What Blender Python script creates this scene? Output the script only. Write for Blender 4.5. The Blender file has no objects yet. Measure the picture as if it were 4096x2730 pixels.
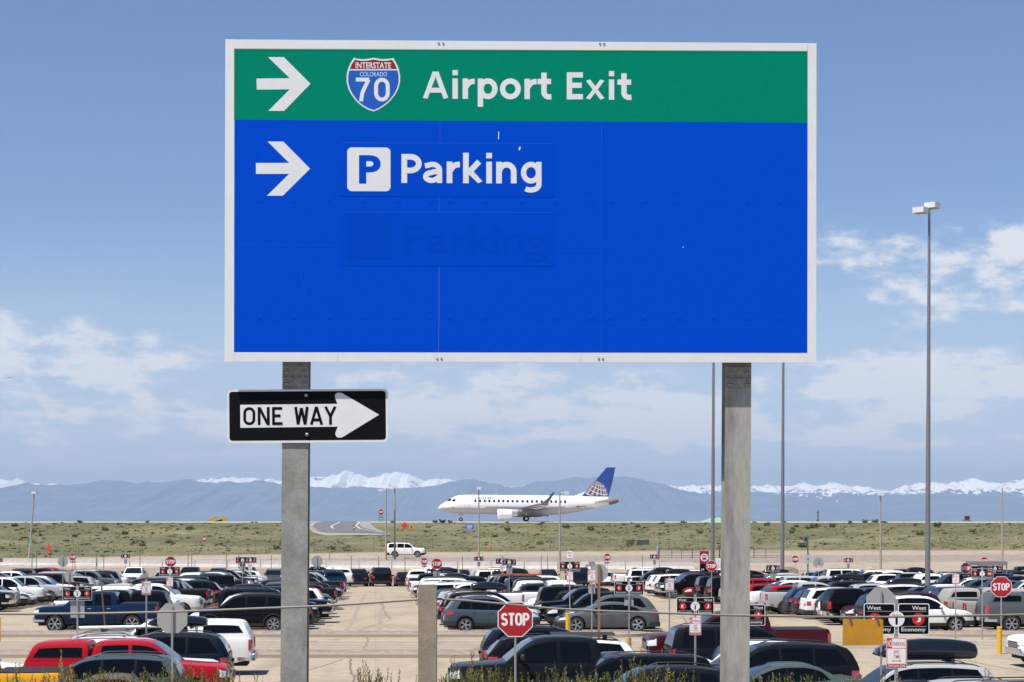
import bpy, bmesh, math, random
from math import radians as R, sin, cos, pi, sqrt, atan2
from mathutils import Vector, Matrix
random.seed(7)
S = bpy.context.scene
C = S.collection

# ------------------------------------------------------------------ camera
FPX, CX, HY, CAMZ = 8000.0, 2048.0, 2081.0, 5.4        # focal length in photo pixels, principal column, horizon row, eye height
cam = bpy.data.cameras.new('camera')
cam.sensor_width = 36.0
cam.lens = 36.0 * FPX / 4096
cam.shift_y = (HY - 1365.0) / 4096
cam.clip_start = 0.1
cam.clip_end = 300000
camo = bpy.data.objects.new('camera', cam); C.objects.link(camo)
camo.location = (0, 0, CAMZ); camo.rotation_euler = (R(90), 0, 0)
S.camera = camo

# ------------------------------------------------------------------ sun, sky, exposure
SUN = Vector((-0.090, -0.085, 0.24)).normalized()
sl = bpy.data.lights.new('sun', 'SUN'); sl.energy = 5.0; sl.angle = R(0.53); sl.color = (1.0, 0.955, 0.88)
so = bpy.data.objects.new('sun', sl); C.objects.link(so); so.location = (0, 0, 60)
so.rotation_euler = (-SUN).to_track_quat('-Z', 'Y').to_euler()
S.view_settings.view_transform = 'Standard'
S.view_settings.look = 'None'
S.view_settings.exposure = 0.35
S.view_settings.gamma = 1.0
S.view_settings.use_curve_mapping = False

W = bpy.data.worlds.new('World'); S.world = W; W.use_nodes = True
nt = W.node_tree; nt.nodes.clear()
def N(t, **kw):
    n = nt.nodes.new(t)
    for k, v in kw.items(): setattr(n, k, v)
    return n
def L(a, b): nt.links.new(a, b)
def M(op, a, b=None, c=None, clamp=False):
    n = N('ShaderNodeMath', operation=op); n.use_clamp = clamp
    for i, v in enumerate((a, b, c)):
        if v is None: continue
        if isinstance(v, (int, float)): n.inputs[i].default_value = v
        else: L(v, n.inputs[i])
    return n.outputs[0]
def MIX(f, a, b):
    n = N('ShaderNodeMix', data_type='RGBA')
    for i, v in ((0, f), (6, a), (7, b)):
        if isinstance(v, (int, float)): n.inputs[i].default_value = v
        elif isinstance(v, tuple): n.inputs[i].default_value = (*v, 1)
        else: L(v, n.inputs[i])
    return n.outputs[2]
SKYS = 0.082
out = N('ShaderNodeOutputWorld'); bg = N('ShaderNodeBackground'); bg.inputs[1].default_value = SKYS
sky = N('ShaderNodeTexSky', sky_type='NISHITA')
sky.sun_disc = False; sky.sun_elevation = math.asin(SUN.z); sky.sun_rotation = atan2(SUN.x, SUN.y)
sky.altitude = 1650; sky.air_density = 1.0; sky.dust_density = 0.6; sky.ozone_density = 1.2
tc = N('ShaderNodeTexCoord'); sep = N('ShaderNodeSeparateXYZ'); L(tc.outputs['Generated'], sep.inputs[0])
az = M('ARCTAN2', sep.outputs[0], sep.outputs[1])
el = M('ARCSINE', sep.outputs[2])
# two turbulence fields over (azimuth, elevation): billows stretched along the horizon
cmb = N('ShaderNodeCombineXYZ'); L(M('MULTIPLY', az, 46.0), cmb.inputs[0]); L(M('MULTIPLY', el, 100.0), cmb.inputs[1])
n1 = N('ShaderNodeTexNoise'); n1.inputs['Scale'].default_value = 1.0; n1.inputs['Detail'].default_value = 9.0; n1.inputs['Roughness'].default_value = 0.63
L(cmb.outputs[0], n1.inputs['Vector'])
cmb2 = N('ShaderNodeCombineXYZ'); L(M('MULTIPLY', az, 10.0), cmb2.inputs[0]); L(M('MULTIPLY', el, 58.0), cmb2.inputs[1]); cmb2.inputs[2].default_value = 3.7
n2 = N('ShaderNodeTexNoise'); n2.inputs['Scale'].default_value = 1.0; n2.inputs['Detail'].default_value = 4.0
L(cmb2.outputs[0], n2.inputs['Vector'])
wx = M('MULTIPLY', M('SUBTRACT', n1.outputs['Fac'], 0.5), 0.016)
azw = M('ADD', az, wx); elw = M('ADD', el, M('MULTIPLY', M('SUBTRACT', n2.outputs['Fac'], 0.5), 0.010))
def px2dir(px, py):
    return (px - CX) / FPX, (HY - py) / FPX
#          px    py    rx   ry  strength      (cumulus banks, each a soft elliptical body broken up by turbulence)
CLOUDS = [(40, 1325, 130, 50, 1.05), (-60, 1380, 190, 45, .8), (270, 1365, 90, 45, .6), (390, 1335, 70, 34, .75), (230, 1420, 160, 38, .6),
          (540, 1450, 190, 90, .62), (420, 1520, 150, 50, .5), (700, 1430, 90, 60, .45), (20, 1465, 60, 32, .6), (110, 1535, 150, 38, .55), (370, 1665, 200, 40, .55),
          (640, 1650, 120, 40, .5), (850, 1660, 130, 60, .75), (830, 1730, 120, 40, .75), (200, 1760, 150, 32, .45), (480, 1760, 190, 30, .42),
          (1830, 1610, 240, 75, .95), (1650, 1670, 190, 60, .8), (2080, 1650, 200, 70, .65), (1430, 1490, 150, 40, .5), (2060, 1490, 230, 30, .7),
          (2560, 1650, 130, 55, .9), (2420, 1700, 150, 50, .65), (2700, 1680, 160, 60, .7), (2840, 1610, 130, 65, .95), (2680, 1740, 250, 40, .6), (2560, 1500, 130, 40, .45),
          (3420, 1010, 160, 55, .72), (3330, 1000, 70, 40, .5), (3560, 1060, 120, 55, .6), (3960, 1010, 130, 60, 1.15), (3850, 1090, 170, 60, .95), (4080, 1090, 120, 80, .9),
          (3620, 1230, 130, 50, 1.0), (3510, 1160, 70, 40, .7), (3800, 1230, 130, 45, .75), (3660, 1330, 60, 22, .75), (4000, 1240, 120, 36, .65), (3790, 1300, 100, 26, .6),
          (3500, 1480, 170, 50, 1.05), (3380, 1560, 260, 70, .8), (3680, 1480, 60, 28, .9), (3620, 1580, 180, 55, .85), (3830, 1470, 100, 30, .85), (4060, 1520, 90, 50, 1.1), (3950, 1570, 200, 50, .7),
          (3500, 1680, 260, 36, .7), (3250, 1760, 260, 40, .6), (3800, 1760, 250, 40, .4), (1300, 1740, 260, 40, .4), (2050, 1790, 230, 34, .4), (2900, 1760, 250, 40, .5),
          (5000, 1300, 300, 70, .9), (-900, 1450, 320, 80, .9), (5600, 1000, 400, 110, .9), (-1500, 1100, 420, 110, .8), (2400, -900, 500, 120, .7)]
acc = None
CLOUDS = [(a, b, c, d, e*(.78 if b < 1440 else 1.0)) for a, b, c, d, e in CLOUDS]
for (px, py, rx, ry, s) in CLOUDS:
    a0, e0 = px2dir(px, py)
    dx = M('MULTIPLY', M('SUBTRACT', azw, a0), FPX / rx / 1.35)
    dy = M('MULTIPLY', M('SUBTRACT', elw, e0), FPX / ry / 1.35)
    d2 = M('ADD', M('MULTIPLY', dx, dx), M('MULTIPLY', dy, dy))
    g = M('MULTIPLY', M('POWER', 2.71828, M('MULTIPLY', d2, -1.0)), s)
    acc = g if acc is None else M('MAXIMUM', acc, g) if False else M('ADD', acc, g)
dens = M('ADD', M('MULTIPLY', acc, .80), M('MULTIPLY', M('SUBTRACT', n1.outputs['Fac'], 0.54), 3.6))
dens = M('MULTIPLY', dens, M('MINIMUM', M('MULTIPLY', acc, 3.0), 1.0))
# a broken low deck between the banks
cmb3 = N('ShaderNodeCombineXYZ'); L(M('MULTIPLY', azw, 19.0), cmb3.inputs[0]); L(M('MULTIPLY', el, 88.0), cmb3.inputs[1]); cmb3.inputs[2].default_value = 11.3
n3 = N('ShaderNodeTexNoise'); n3.inputs['Scale'].default_value = 1.0; n3.inputs['Detail'].default_value = 7.0; n3.inputs['Roughness'].default_value = 0.58
L(cmb3.outputs[0], n3.inputs['Vector'])
b0 = N('ShaderNodeMapRange', interpolation_type='SMOOTHSTEP'); L(el, b0.inputs[0]); b0.inputs[1].default_value = .018; b0.inputs[2].default_value = .034
b1 = N('ShaderNodeMapRange', interpolation_type='SMOOTHSTEP'); L(el, b1.inputs[0]); b1.inputs[1].default_value = .100; b1.inputs[2].default_value = .070
deck = N('ShaderNodeMapRange', interpolation_type='SMOOTHSTEP'); L(n3.outputs['Fac'], deck.inputs[0]); deck.inputs[1].default_value = .44; deck.inputs[2].default_value = .66; deck.inputs[4].default_value = .80
deckf = M('MULTIPLY', deck.outputs[0], M('MULTIPLY', b0.outputs[0], b1.outputs[0]))
dens = M('ADD', dens, deckf)
mr = N('ShaderNodeMapRange', interpolation_type='SMOOTHSTEP'); L(dens, mr.inputs[0])
mr.inputs[1].default_value = -0.04; mr.inputs[2].default_value = 1.05; mr.inputs[3].default_value = 0.0; mr.inputs[4].default_value = 0.92
# thin veil low over the horizon
veil = N('ShaderNodeMapRange', interpolation_type='SMOOTHSTEP'); L(el, veil.inputs[0])
veil.inputs[1].default_value = 0.165; veil.inputs[2].default_value = 0.0; veil.inputs[3].default_value = 0.0; veil.inputs[4].default_value = 0.74
veilf = M('MULTIPLY', veil.outputs[0], M('ADD', 0.62, M('MULTIPLY', n2.outputs['Fac'], 0.76)), clamp=True)
skyc = N('ShaderNodeMix', data_type='RGBA', blend_type='MULTIPLY'); skyc.inputs[0].default_value = 1.0
L(sky.outputs[0], skyc.inputs[6]); skyc.inputs[7].default_value = (0.83, 0.93, 1.09, 1)
cb = MIX(mr.outputs[0], (6.3, 7.0, 8.4), (8.7, 8.7, 8.8))
c1 = MIX(veilf, skyc.outputs[2], (6.5, 7.3, 8.4))
c2 = MIX(mr.outputs[0], c1, cb)
L(c2, bg.inputs[0]); L(bg.outputs[0], out.inputs[0])

# ------------------------------------------------------------------ materials
MATS = {}
def mat(name, col, rough=.6, metal=0., var=0., vscale=3., bump=0., bscale=40., coat=0., spec=.5, col2=None, ramp=(.42, .6), emit=None, objcol=False, coords='Object', stretch=None, rough2=None):
    """Principled material; col2 blends in through noise, var adds fine brightness variation, bump a noise relief."""
    if name in MATS: return MATS[name]
    m = bpy.data.materials.new(name); m.use_nodes = True; t = m.node_tree; b = t.nodes['Principled BSDF']
    b.inputs['Roughness'].default_value = rough; b.inputs['Metallic'].default_value = metal
    b.inputs['Coat Weight'].default_value = coat; b.inputs['Coat Roughness'].default_value = .04; b.inputs['Specular IOR Level'].default_value = spec
    c = None
    if objcol:
        oi = t.nodes.new('ShaderNodeObjectInfo'); c = oi.outputs['Color']
    need = var or col2 or bump
    if need:
        tcn = t.nodes.new('ShaderNodeTexCoord'); v = tcn.outputs[coords]
        if stretch:
            mp = t.nodes.new('ShaderNodeMapping'); mp.inputs['Scale'].default_value = stretch; t.links.new(v, mp.inputs[0]); v = mp.outputs[0]
    def noise(sc, det=5, rg=.6):
        n = t.nodes.new('ShaderNodeTexNoise'); n.inputs['Scale'].default_value = sc; n.inputs['Detail'].default_value = det; n.inputs['Roughness'].default_value = rg
        t.links.new(v, n.inputs['Vector']); return n.outputs['Fac']
    def mix(f, a, bb, bt='MIX'):
        n = t.nodes.new('ShaderNodeMix'); n.data_type = 'RGBA'; n.blend_type = bt
        for i, q in ((0, f), (6, a), (7, bb)):
            if isinstance(q, (int, float)): n.inputs[i].default_value = q
            elif isinstance(q, tuple): n.inputs[i].default_value = (*q, 1)
            else: t.links.new(q, n.inputs[i])
        return n.outputs[2]
    base = c if c is not None else tuple(col)
    if col2:
        rp = t.nodes.new('ShaderNodeMapRange'); rp.inputs[1].default_value, rp.inputs[2].default_value = ramp
        t.links.new(noise(vscale), rp.inputs[0]); base = mix(rp.outputs[0], base, tuple(col2))
    if var:
        rp = t.nodes.new('ShaderNodeMapRange'); rp.inputs[1].default_value, rp.inputs[2].default_value = .25, .75
        rp.inputs[3].default_value, rp.inputs[4].default_value = 1 - var, 1 + var
        t.links.new(noise(vscale * 6.3, 6, .7), rp.inputs[0])
        cm = t.nodes.new('ShaderNodeCombineColor')
        for i in range(3): t.links.new(rp.outputs[0], cm.inputs[i])
        base = mix(1.0, base, cm.outputs[0], 'MULTIPLY')
    if isinstance(base, tuple): b.inputs['Base Color'].default_value = (*base, 1)
    else: t.links.new(base, b.inputs['Base Color'])
    if bump:
        bp = t.nodes.new('ShaderNodeBump'); bp.inputs['Strength'].default_value = bump; bp.inputs['Distance'].default_value = .02
        t.links.new(noise(bscale, 4), bp.inputs['Height']); t.links.new(bp.outputs[0], b.inputs['Normal'])
    if emit:
        b.inputs['Emission Color'].default_value = (*emit[:3], 1); b.inputs['Emission Strength'].default_value = emit[3]
    MATS[name] = m; return m

# ------------------------------------------------------------------ mesh helpers
class MB:
    def __init__(s): s.v = []; s.f = []; s.m = []
    def add(s, vs, fs, mi=0):
        o = len(s.v); s.v += [tuple(p) for p in vs]; s.f += [tuple(i + o for i in f) for f in fs]; s.m += [mi] * len(fs); return s
    def box(s, x0, x1, y0, y1, z0, z1, mi=0, mtx=None):
        vs = [Vector(p) for p in ((x0,y0,z0),(x1,y0,z0),(x1,y1,z0),(x0,y1,z0),(x0,y0,z1),(x1,y0,z1),(x1,y1,z1),(x0,y1,z1))]
        if mtx: vs = [mtx @ p for p in vs]
        return s.add(vs, [(0,3,2,1),(4,5,6,7),(0,1,5,4),(1,2,6,5),(2,3,7,6),(3,0,4,7)], mi)
    def grid(s, rows, mi=0, flip=False):
        n = len(rows[0]); vs = [p for r in rows for p in r]; fs = []
        for i in range(len(rows) - 1):
            for j in range(n - 1):
                q = (i*n+j, i*n+j+1, (i+1)*n+j+1, (i+1)*n+j); fs.append(q[::-1] if flip else q)
        return s.add(vs, fs, mi)
    def tube(s, pts, rad, n=8, mi=0, cap=True):
        pts = [Vector(p) for p in pts]; rads = rad if isinstance(rad, (list, tuple)) else [rad] * len(pts)
        rows = []; up = Vector((0, 0, 1))
        for i, p in enumerate(pts):
            d = (pts[min(i+1, len(pts)-1)] - pts[max(i-1, 0)]).normalized()
            a = d.cross(up if abs(d.z) < .95 else Vector((1, 0, 0))).normalized(); b = d.cross(a)
            rows.append([p + (a * cos(2*pi*k/n) + b * sin(2*pi*k/n)) * rads[i] for k in range(n)] )
        rows = [r + [r[0]] for r in rows]
        s.grid(rows, mi)
        if cap:
            for r, fl in ((rows[0], 0), (rows[-1], 1)):
                f = list(range(n)); s.add(r[:n], [f if fl else f[::-1]], mi)
        return s
    def disc(s, c, r, ax, n=20, mi=0, ry=None):
        """flat n-gon facing ax ('x','y','z' or '-y')"""
        vs = []
        for k in range(n):
            a = 2*pi*k/n; u, w = r*cos(a), (ry or r)*sin(a)
            vs.append({'x': (c[0], c[1]+u, c[2]+w), 'y': (c[0]-u, c[1], c[2]+w), '-y': (c[0]+u, c[1], c[2]+w), 'z': (c[0]+u, c[1]+w, c[2])}[ax])
        return s.add(vs, [tuple(range(n))], mi)
    def prism(s, poly, y0, y1, mi=0, mside=None):
        """polygon in the x-z plane, counter-clockwise seen from -y, from y0 (front) to y1"""
        n = len(poly); vs = [(x, y0, z) for x, z in poly] + [(x, y1, z) for x, z in poly]
        s.add(vs, [tuple(range(n)), tuple(range(2*n-1, n-1, -1))], mi)
        fs = [(i, n+i, n+(i+1) % n, (i+1) % n) for i in range(n)]
        return s.add(vs, fs, mi if mside is None else mside)
    def mesh(s, name, mats, smooth=None, weld=True):
        me = bpy.data.meshes.new(name); me.from_pydata(s.v, [], s.f)
        for m in (mats if isinstance(mats, (list, tuple)) else [mats]): me.materials.append(m)
        me.polygons.foreach_set('material_index', s.m)
        bm = bmesh.new(); bm.from_mesh(me)
        if weld: bmesh.ops.remove_doubles(bm, verts=bm.verts, dist=1e-5)
        bmesh.ops.recalc_face_normals(bm, faces=bm.faces) if smooth is not None and smooth < 0 else None
        bm.to_mesh(me); bm.free()
        if smooth is not None:
            me.polygons.foreach_set('use_smooth', [True] * len(me.polygons)); me.set_sharp_from_angle(angle=R(abs(smooth)))
        return me
def place(name, me, parent=None, loc=(0, 0, 0), rot=(0, 0, 0), scale=None, color=None):
    o = bpy.data.objects.new(name, me); C.objects.link(o)
    o.location = loc; o.rotation_euler = rot
    if scale: o.scale = (scale,) * 3 if isinstance(scale, (int, float)) else scale
    if parent: o.parent = parent
    if color: o.color = (*color, 1)
    return o
def tag(o, label, cat, group=None):
    o['label'] = label; o['category'] = cat
    if group: o['group'] = group
    return o
def struct(o, label=None, kind='structure'):
    o['kind'] = kind
    if label: o['label'] = label
    return o
def root(name, label, cat, loc=(0, 0, 0), rotz=0., group=None, scale=None):
    return tag(place(name, None, None, loc, (0, 0, rotz), scale), label, cat, group)
_txt = {}
def text_geo(s, bold=.02):
    """outline of a piece of lettering: 2-D vertices scaled to its own box, faces"""
    if (s, bold) in _txt: return _txt[(s, bold)]
    cu = bpy.data.curves.new('letters', 'FONT'); cu.body = s; cu.offset = bold; cu.resolution_u = 5
    o = bpy.data.objects.new('letters', cu); C.objects.link(o)
    me = bpy.data.meshes.new_from_object(o.evaluated_get(bpy.context.evaluated_depsgraph_get()))
    vs = [(v.co.x, v.co.y) for v in me.vertices]; fs = [tuple(p.vertices) for p in me.polygons]
    bpy.data.objects.remove(o); bpy.data.curves.remove(cu); bpy.data.meshes.remove(me)
    x0, x1 = min(v[0] for v in vs), max(v[0] for v in vs); y0, y1 = min(v[1] for v in vs), max(v[1] for v in vs)
    r = ([((x-x0)/(x1-x0), (y-y0)/(y1-y0)) for x, y in vs], fs); _txt[(s, bold)] = r; return r
def put_text(mb, s, x0, x1, z0, z1, y, mi=0, bold=.02):
    """lettering filling the box x0..x1, z0..z1 on the plane y, read from -y"""
    vs, fs = text_geo(s, bold)
    mb.add([(x0 + u*(x1-x0), y, z0 + w*(z1-z0)) for u, w in vs], fs, mi)
# highway lettering drawn with strokes of even width (unit box 0..w, 0..1)
def _arc(cx, cy, rx, ry, a0, a1, n=14): return [(cx + rx*cos(R(a0+(a1-a0)*i/n)), cy + ry*sin(R(a0+(a1-a0)*i/n))) for i in range(n+1)]
GL = {'O': (.62, [[*_arc(.31,.68,.23,.24,0,180), *_arc(.31,.32,.23,.24,180,360), (.54,.68)]]),
      'N': (.62, [[(.08,0),(.08,1)], [(.10,.97),(.52,.03)], [(.54,0),(.54,1)]]),
      'E': (.54, [[(.08,0),(.08,1)], [(.08,.92),(.52,.92)], [(.08,.51),(.43,.51)], [(.08,.08),(.53,.08)]]),
      'W': (.80, [[(.07,1),(.20,.02)], [(.20,.02),(.40,.94)], [(.40,.94),(.60,.02)], [(.60,.02),(.73,1)]]),
      'A': (.72, [[(.06,0),(.36,1)], [(.36,1),(.66,0)], [(.17,.27),(.55,.27)]]),
      'Y': (.68, [[(.06,1),(.34,.46)], [(.62,1),(.34,.46)], [(.34,.5),(.34,0)]]),
      'S': (.58, [[*_arc(.29,.715,.21,.205,20,270,18), *_arc(.29,.285,.21,.225,90,-160,18)]]),
      'T': (.56, [[(.28,0),(.28,1)], [(.01,.92),(.55,.92)]]),
      'P': (.58, [[(.08,0),(.08,1)], [(.08,.92),(.28,.92), *_arc(.30,.70,.20,.22,90,-90), (.08,.48)]]),
      '7': (.60, [[(.04,.92),(.56,.92)], [(.54,.92),(.40,.62),(.29,.34),(.24,0)]]),
      '0': (.64, [[*_arc(.32,.64,.23,.28,0,180), *_arc(.32,.36,.23,.28,180,360), (.55,.64)]]),
      ' ': (.34, [])}
def put_gothic(mb, s, x0, x1, z0, z1, y, sw=.16, mi=0, gap=.12):
    tot = sum(GL[c][0] for c in s) + gap*(len(s)-1); k = (x1-x0)/tot; h = z1-z0; u = 0.
    for ci, c in enumerate(s):
        w, strokes = GL[c]
        for si, st in enumerate(strokes):
            P = [Vector(((u+p[0])*k + x0, p[1]*h + z0)) for p in st]; hw = sw*h/2; rows = []
            for i, p in enumerate(P):
                closed = (P[0]-P[-1]).length < 1e-6
                a = P[i-1] if i else (P[-2] if closed else P[0]); b = P[i+1] if i < len(P)-1 else (P[1] if closed else P[-1])
                d = (b-a).normalized(); nrm = Vector((-d.y, d.x))
                yy = y - .0004*si
                rows.append([(p.x+nrm.x*hw, yy, p.y+nrm.y*hw), (p.x-nrm.x*hw, yy, p.y-nrm.y*hw)])
            mb.grid(rows, mi)
        u += w + gap
def rrect(x0, x1, z0, z1, r, n=6):
    p = []
    for cx, cz, a in ((x1-r, z0+r, -90), (x1-r, z1-r, 0), (x0+r, z1-r, 90), (x0+r, z0+r, 180)): p += _arc(cx, cz, r, r, a, a+90, n)
    return p
def interp(tab, x):
    if x <= tab[0][0]: return tab[0][1]
    for (a, b), (c, d) in zip(tab, tab[1:]):
        if x <= c: return b + (d-b)*(x-a)/(c-a) if c > a else d
    return tab[-1][1]
def pchip(tab):
    xs = [t[0] for t in tab]; ys = [t[1] for t in tab]; n = len(xs)
    h = [xs[i+1]-xs[i] for i in range(n-1)]; d = [(ys[i+1]-ys[i])/h[i] for i in range(n-1)]; m = [0.]*n
    m[0], m[-1] = d[0], d[-1]
    for i in range(1, n-1):
        if d[i-1]*d[i] > 0:
            w1, w2 = 2*h[i]+h[i-1], h[i]+2*h[i-1]; m[i] = (w1+w2)/(w1/d[i-1]+w2/d[i])
    def f(x):
        if x <= xs[0]: return ys[0]
        if x >= xs[-1]: return ys[-1]
        i = max(j for j in range(n-1) if xs[j] <= x); t = (x-xs[i])/h[i]
        return ((1+2*t)*(1-t)**2*ys[i] + t*(1-t)**2*h[i]*m[i] + t*t*(3-2*t)*ys[i+1] + t*t*(t-1)*h[i]*m[i+1])
    return f
def X(px, d): return (px - CX) * d / FPX
def Z(py, d): return CAMZ - (py - HY) * d / FPX

# ------------------------------------------------------------------ terrain: strips running across the view, each its own surface
def lot_z(d): return 0.0 if d < 96 else -0.0125*(d-96)
# control lines: distance at photo column 0 / 1500 / 2640 / 4096 and height
LINES = {'lot_end': ([(0, 209), (4096, 209)], None),
         'bank_top': ([(0, 228), (1500, 227), (2640, 219), (4096, 218)], [(0, 0.0), (1500, -.24), (2640, -.12), (4096, -.12)]),
         'wall_back': ([(0, 237.6), (1500, 233.6), (2640, 226), (4096, 226)], [(0, .08), (1500, -.2), (2640, -.1), (4096, -.1)]),
         'strip': ([(0, 239), (1500, 240), (2640, 246), (4096, 258)], [(0, .2), (1500, .15), (2640, .1), (4096, .05)]),
         'road_near': ([(0, 241), (1500, 247.5), (2640, 262), (4096, 272)], [(0, .46), (700, .55), (1500, .7), (4096, .72)]),
         'road_far': ([(0, 249), (1500, 279), (2640, 292), (4096, 299)], [(0, .52), (700, .62), (1500, .78), (4096, .80)]),
         'berm_base': ([(0, 251), (1500, 282), (2640, 296), (4096, 303)], [(0, .55), (700, .68), (1500, .86), (4096, .90)]),
         'berm_top': ([(0, 333), (4096, 336)], [(0, 4.98), (4096, 4.97)]),
         'shoulder': ([(0, 344), (4096, 344)], [(0, 5.09), (4096, 5.09)])}
def line(nm, px):
    px = min(max(px, 0), 4096)
    d = interp(LINES[nm][0], px); zt = LINES[nm][1]
    return d, (lot_z(d) if zt is None else interp(zt, px))
PXS = list(range(-2600, 6800, 120))
def strip(name, a, b, m, nd=2, dz=0., wob=0., px=None, smooth=True):
    rows = []
    for p in (px or PXS):
        (d0, z0), (d1, z1) = line(a, p), line(b, p); r = []
        for i in range(nd+1):
            t = i/nd; d = d0+(d1-d0)*t; z = z0+(z1-z0)*t
            if 0 < i < nd and wob: d += random.uniform(-1, 1)*wob*2; z += random.uniform(-1, 1)*wob
            r.append((X(p, d), d, z+dz))
        rows.append(r)
    me = MB().grid(rows, 0, flip=False).mesh(name, m, smooth=60 if smooth else None)
    return struct(place(name, me))
def sheet(name, prof, m, px0=-2600, px1=6800, n=40, spread=None):
    """surface from a list of (distance, height), as wide as the field of view plus a margin"""
    rows = []
    for i in range(n+1):
        p = px0+(px1-px0)*i/n; rows.append([((p-CX)*max(d, 30)/FPX, d, z) for d, z in prof])
    return struct(place(name, MB().grid(rows).mesh(name, m, smooth=50)))

concrete = mat('tan_concrete', (.415, .338, .245), .85, var=.10, vscale=1.3, col2=(.335, .275, .203), ramp=(.40, .68), bump=.12, bscale=30)
# slab joints and tyre stains on the concrete
def add_joints(m, sx, sy, strength=.82):
    t = m.node_tree; b = t.nodes['Principled BSDF']; lk = b.inputs['Base Color'].links[0].from_socket
    tcn = t.nodes.new('ShaderNodeTexCoord'); mp = t.nodes.new('ShaderNodeMapping'); mp.inputs['Rotation'].default_value = (0, 0, R(-3.9))
    t.links.new(tcn.outputs['Object'], mp.inputs[0])
    br = t.nodes.new('ShaderNodeTexBrick'); br.offset = 0; br.inputs['Scale'].default_value = 1.0
    br.inputs['Brick Width'].default_value = sx; br.inputs['Row Height'].default_value = sy; br.inputs['Mortar Size'].default_value = .022
    br.inputs['Mortar Smooth'].default_value = .4; br.inputs['Bias'].default_value = 0
    br.inputs['Color1'].default_value = (1, 1, 1, 1); br.inputs['Color2'].default_value = (.95, .945, .94, 1); br.inputs['Mortar'].default_value = (strength, strength*.97, strength*.94, 1)
    t.links.new(mp.outputs[0], br.inputs[0])
    ns = t.nodes.new('ShaderNodeTexNoise'); ns.inputs['Scale'].default_value = .22; ns.inputs['Detail'].default_value = 7
    mp2 = t.nodes.new('ShaderNodeMapping'); mp2.inputs['Scale'].default_value = (2.2, .5, 1); t.links.new(tcn.outputs['Object'], mp2.inputs[0]); t.links.new(mp2.outputs[0], ns.inputs[0])
    rp = t.nodes.new('ShaderNodeMapRange'); rp.inputs[1].default_value = .5; rp.inputs[2].default_value = .75; rp.inputs[3].default_value = 1; rp.inputs[4].default_value = .72
    t.links.new(ns.outputs[0], rp.inputs[0])
    cur = lk
    for q in (br.outputs['Color'], None):
        mx = t.nodes.new('ShaderNodeMix'); mx.data_type = 'RGBA'; mx.blend_type = 'MULTIPLY'; mx.inputs[0].default_value = 1
        t.links.new(cur, mx.inputs[6])
        if q is not None: t.links.new(q, mx.inputs[7])
        else:
            cc = t.nodes.new('ShaderNodeCombineColor')
            for i in range(3): t.links.new(rp.outputs[0], cc.inputs[i])
            t.links.new(cc.outputs[0], mx.inputs[7])
        cur = mx.outputs[2]
    t.links.new(cur, b.inputs['Base Color'])
add_joints(concrete, 6.1, 5.6)
road_m = mat('road_concrete', (.395, .325, .24), .85, var=.08, vscale=1.1, col2=(.33, .278, .213), ramp=(.42, .66), bump=.1, bscale=30)
add_joints(road_m, 4.6, 100)
kerb_m = mat('kerb_concrete', (.36, .29, .225), .9, var=.08, vscale=2., bump=.15)
gravel_m = mat('red_gravel', (.215, .17, .145), .95, var=.35, vscale=2.2, col2=(.33, .28, .245), ramp=(.40, .62), bump=1.0, bscale=14)
dirt_m = mat('tan_dirt', (.33, .255, .185), .95, var=.18, vscale=.6, col2=(.24, .185, .14), ramp=(.42, .6), bump=.6, bscale=3)
grass_m = mat('dry_grass', (.108, .108, .046), .95, var=.30, vscale=.11, col2=(.19, .166, .085), ramp=(.42, .66), bump=.8, bscale=2.2, stretch=(.5, .8, 1))
soil_m = mat('slope_soil', (.17, .15, .075), .95, var=.3, vscale=1.2, col2=(.26, .21, .13), bump=.6, bscale=8)
white_line = mat('white_road_paint', (.74, .71, .66), .7, var=.08, vscale=3)
asphalt = mat('grey_asphalt', (.25, .24, .225), .85, var=.12, vscale=.5, col2=(.30, .285, .26))
taxi_m = mat('taxiway_concrete', (.50, .42, .36), .8, var=.05, vscale=.2)

# the near slope below the camera, the near parking lot, road, main lot
sheet('grass_slope', [(-60, 3.9), (4, 3.9), (12, 3.85), (17, 3.05), (24, 1.75), (30, .9), (36, .35), (41, .02)], soil_m)
sheet('near_parking_lot', [(41, 0), (60, 0), (78.4, 0)], concrete)
sheet('lot_road', [(78.4, -.004), (92.1, -.004)], road_m)
sheet('parking_lot', [(92.1, 0), (96, 0), (140, lot_z(140)), (209, lot_z(209))], concrete)
strip('gravel_bank', 'lot_end', 'bank_top', dirt_m, 4, wob=.05)
strip('lower_road', 'bank_top', 'strip', road_m, 2)
strip('gravel_verge', 'strip', 'road_near', gravel_m, 3, wob=.06)
strip('upper_road', 'road_near', 'road_far', road_m, 2)
strip('road_verge', 'road_far', 'berm_base', dirt_m, 1)
strip('grass_berm', 'berm_base', 'berm_top', grass_m, 14, wob=.10, px=list(range(-2600, 6800, 40)))
strip('taxiway_shoulder', 'berm_top', 'shoulder', mat('pale_gravel', (.46, .40, .36), .9, var=.1), 2)
sheet('taxiway', [(344, 5.09), (351, 5.13), (366, 5.09)], taxi_m)
sheet('plain', [(366, 5.08), (420, 4.4), (900, -8), (5000, -12), (40000, -14), (120000, -20)], grass_m, n=24)

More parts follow.
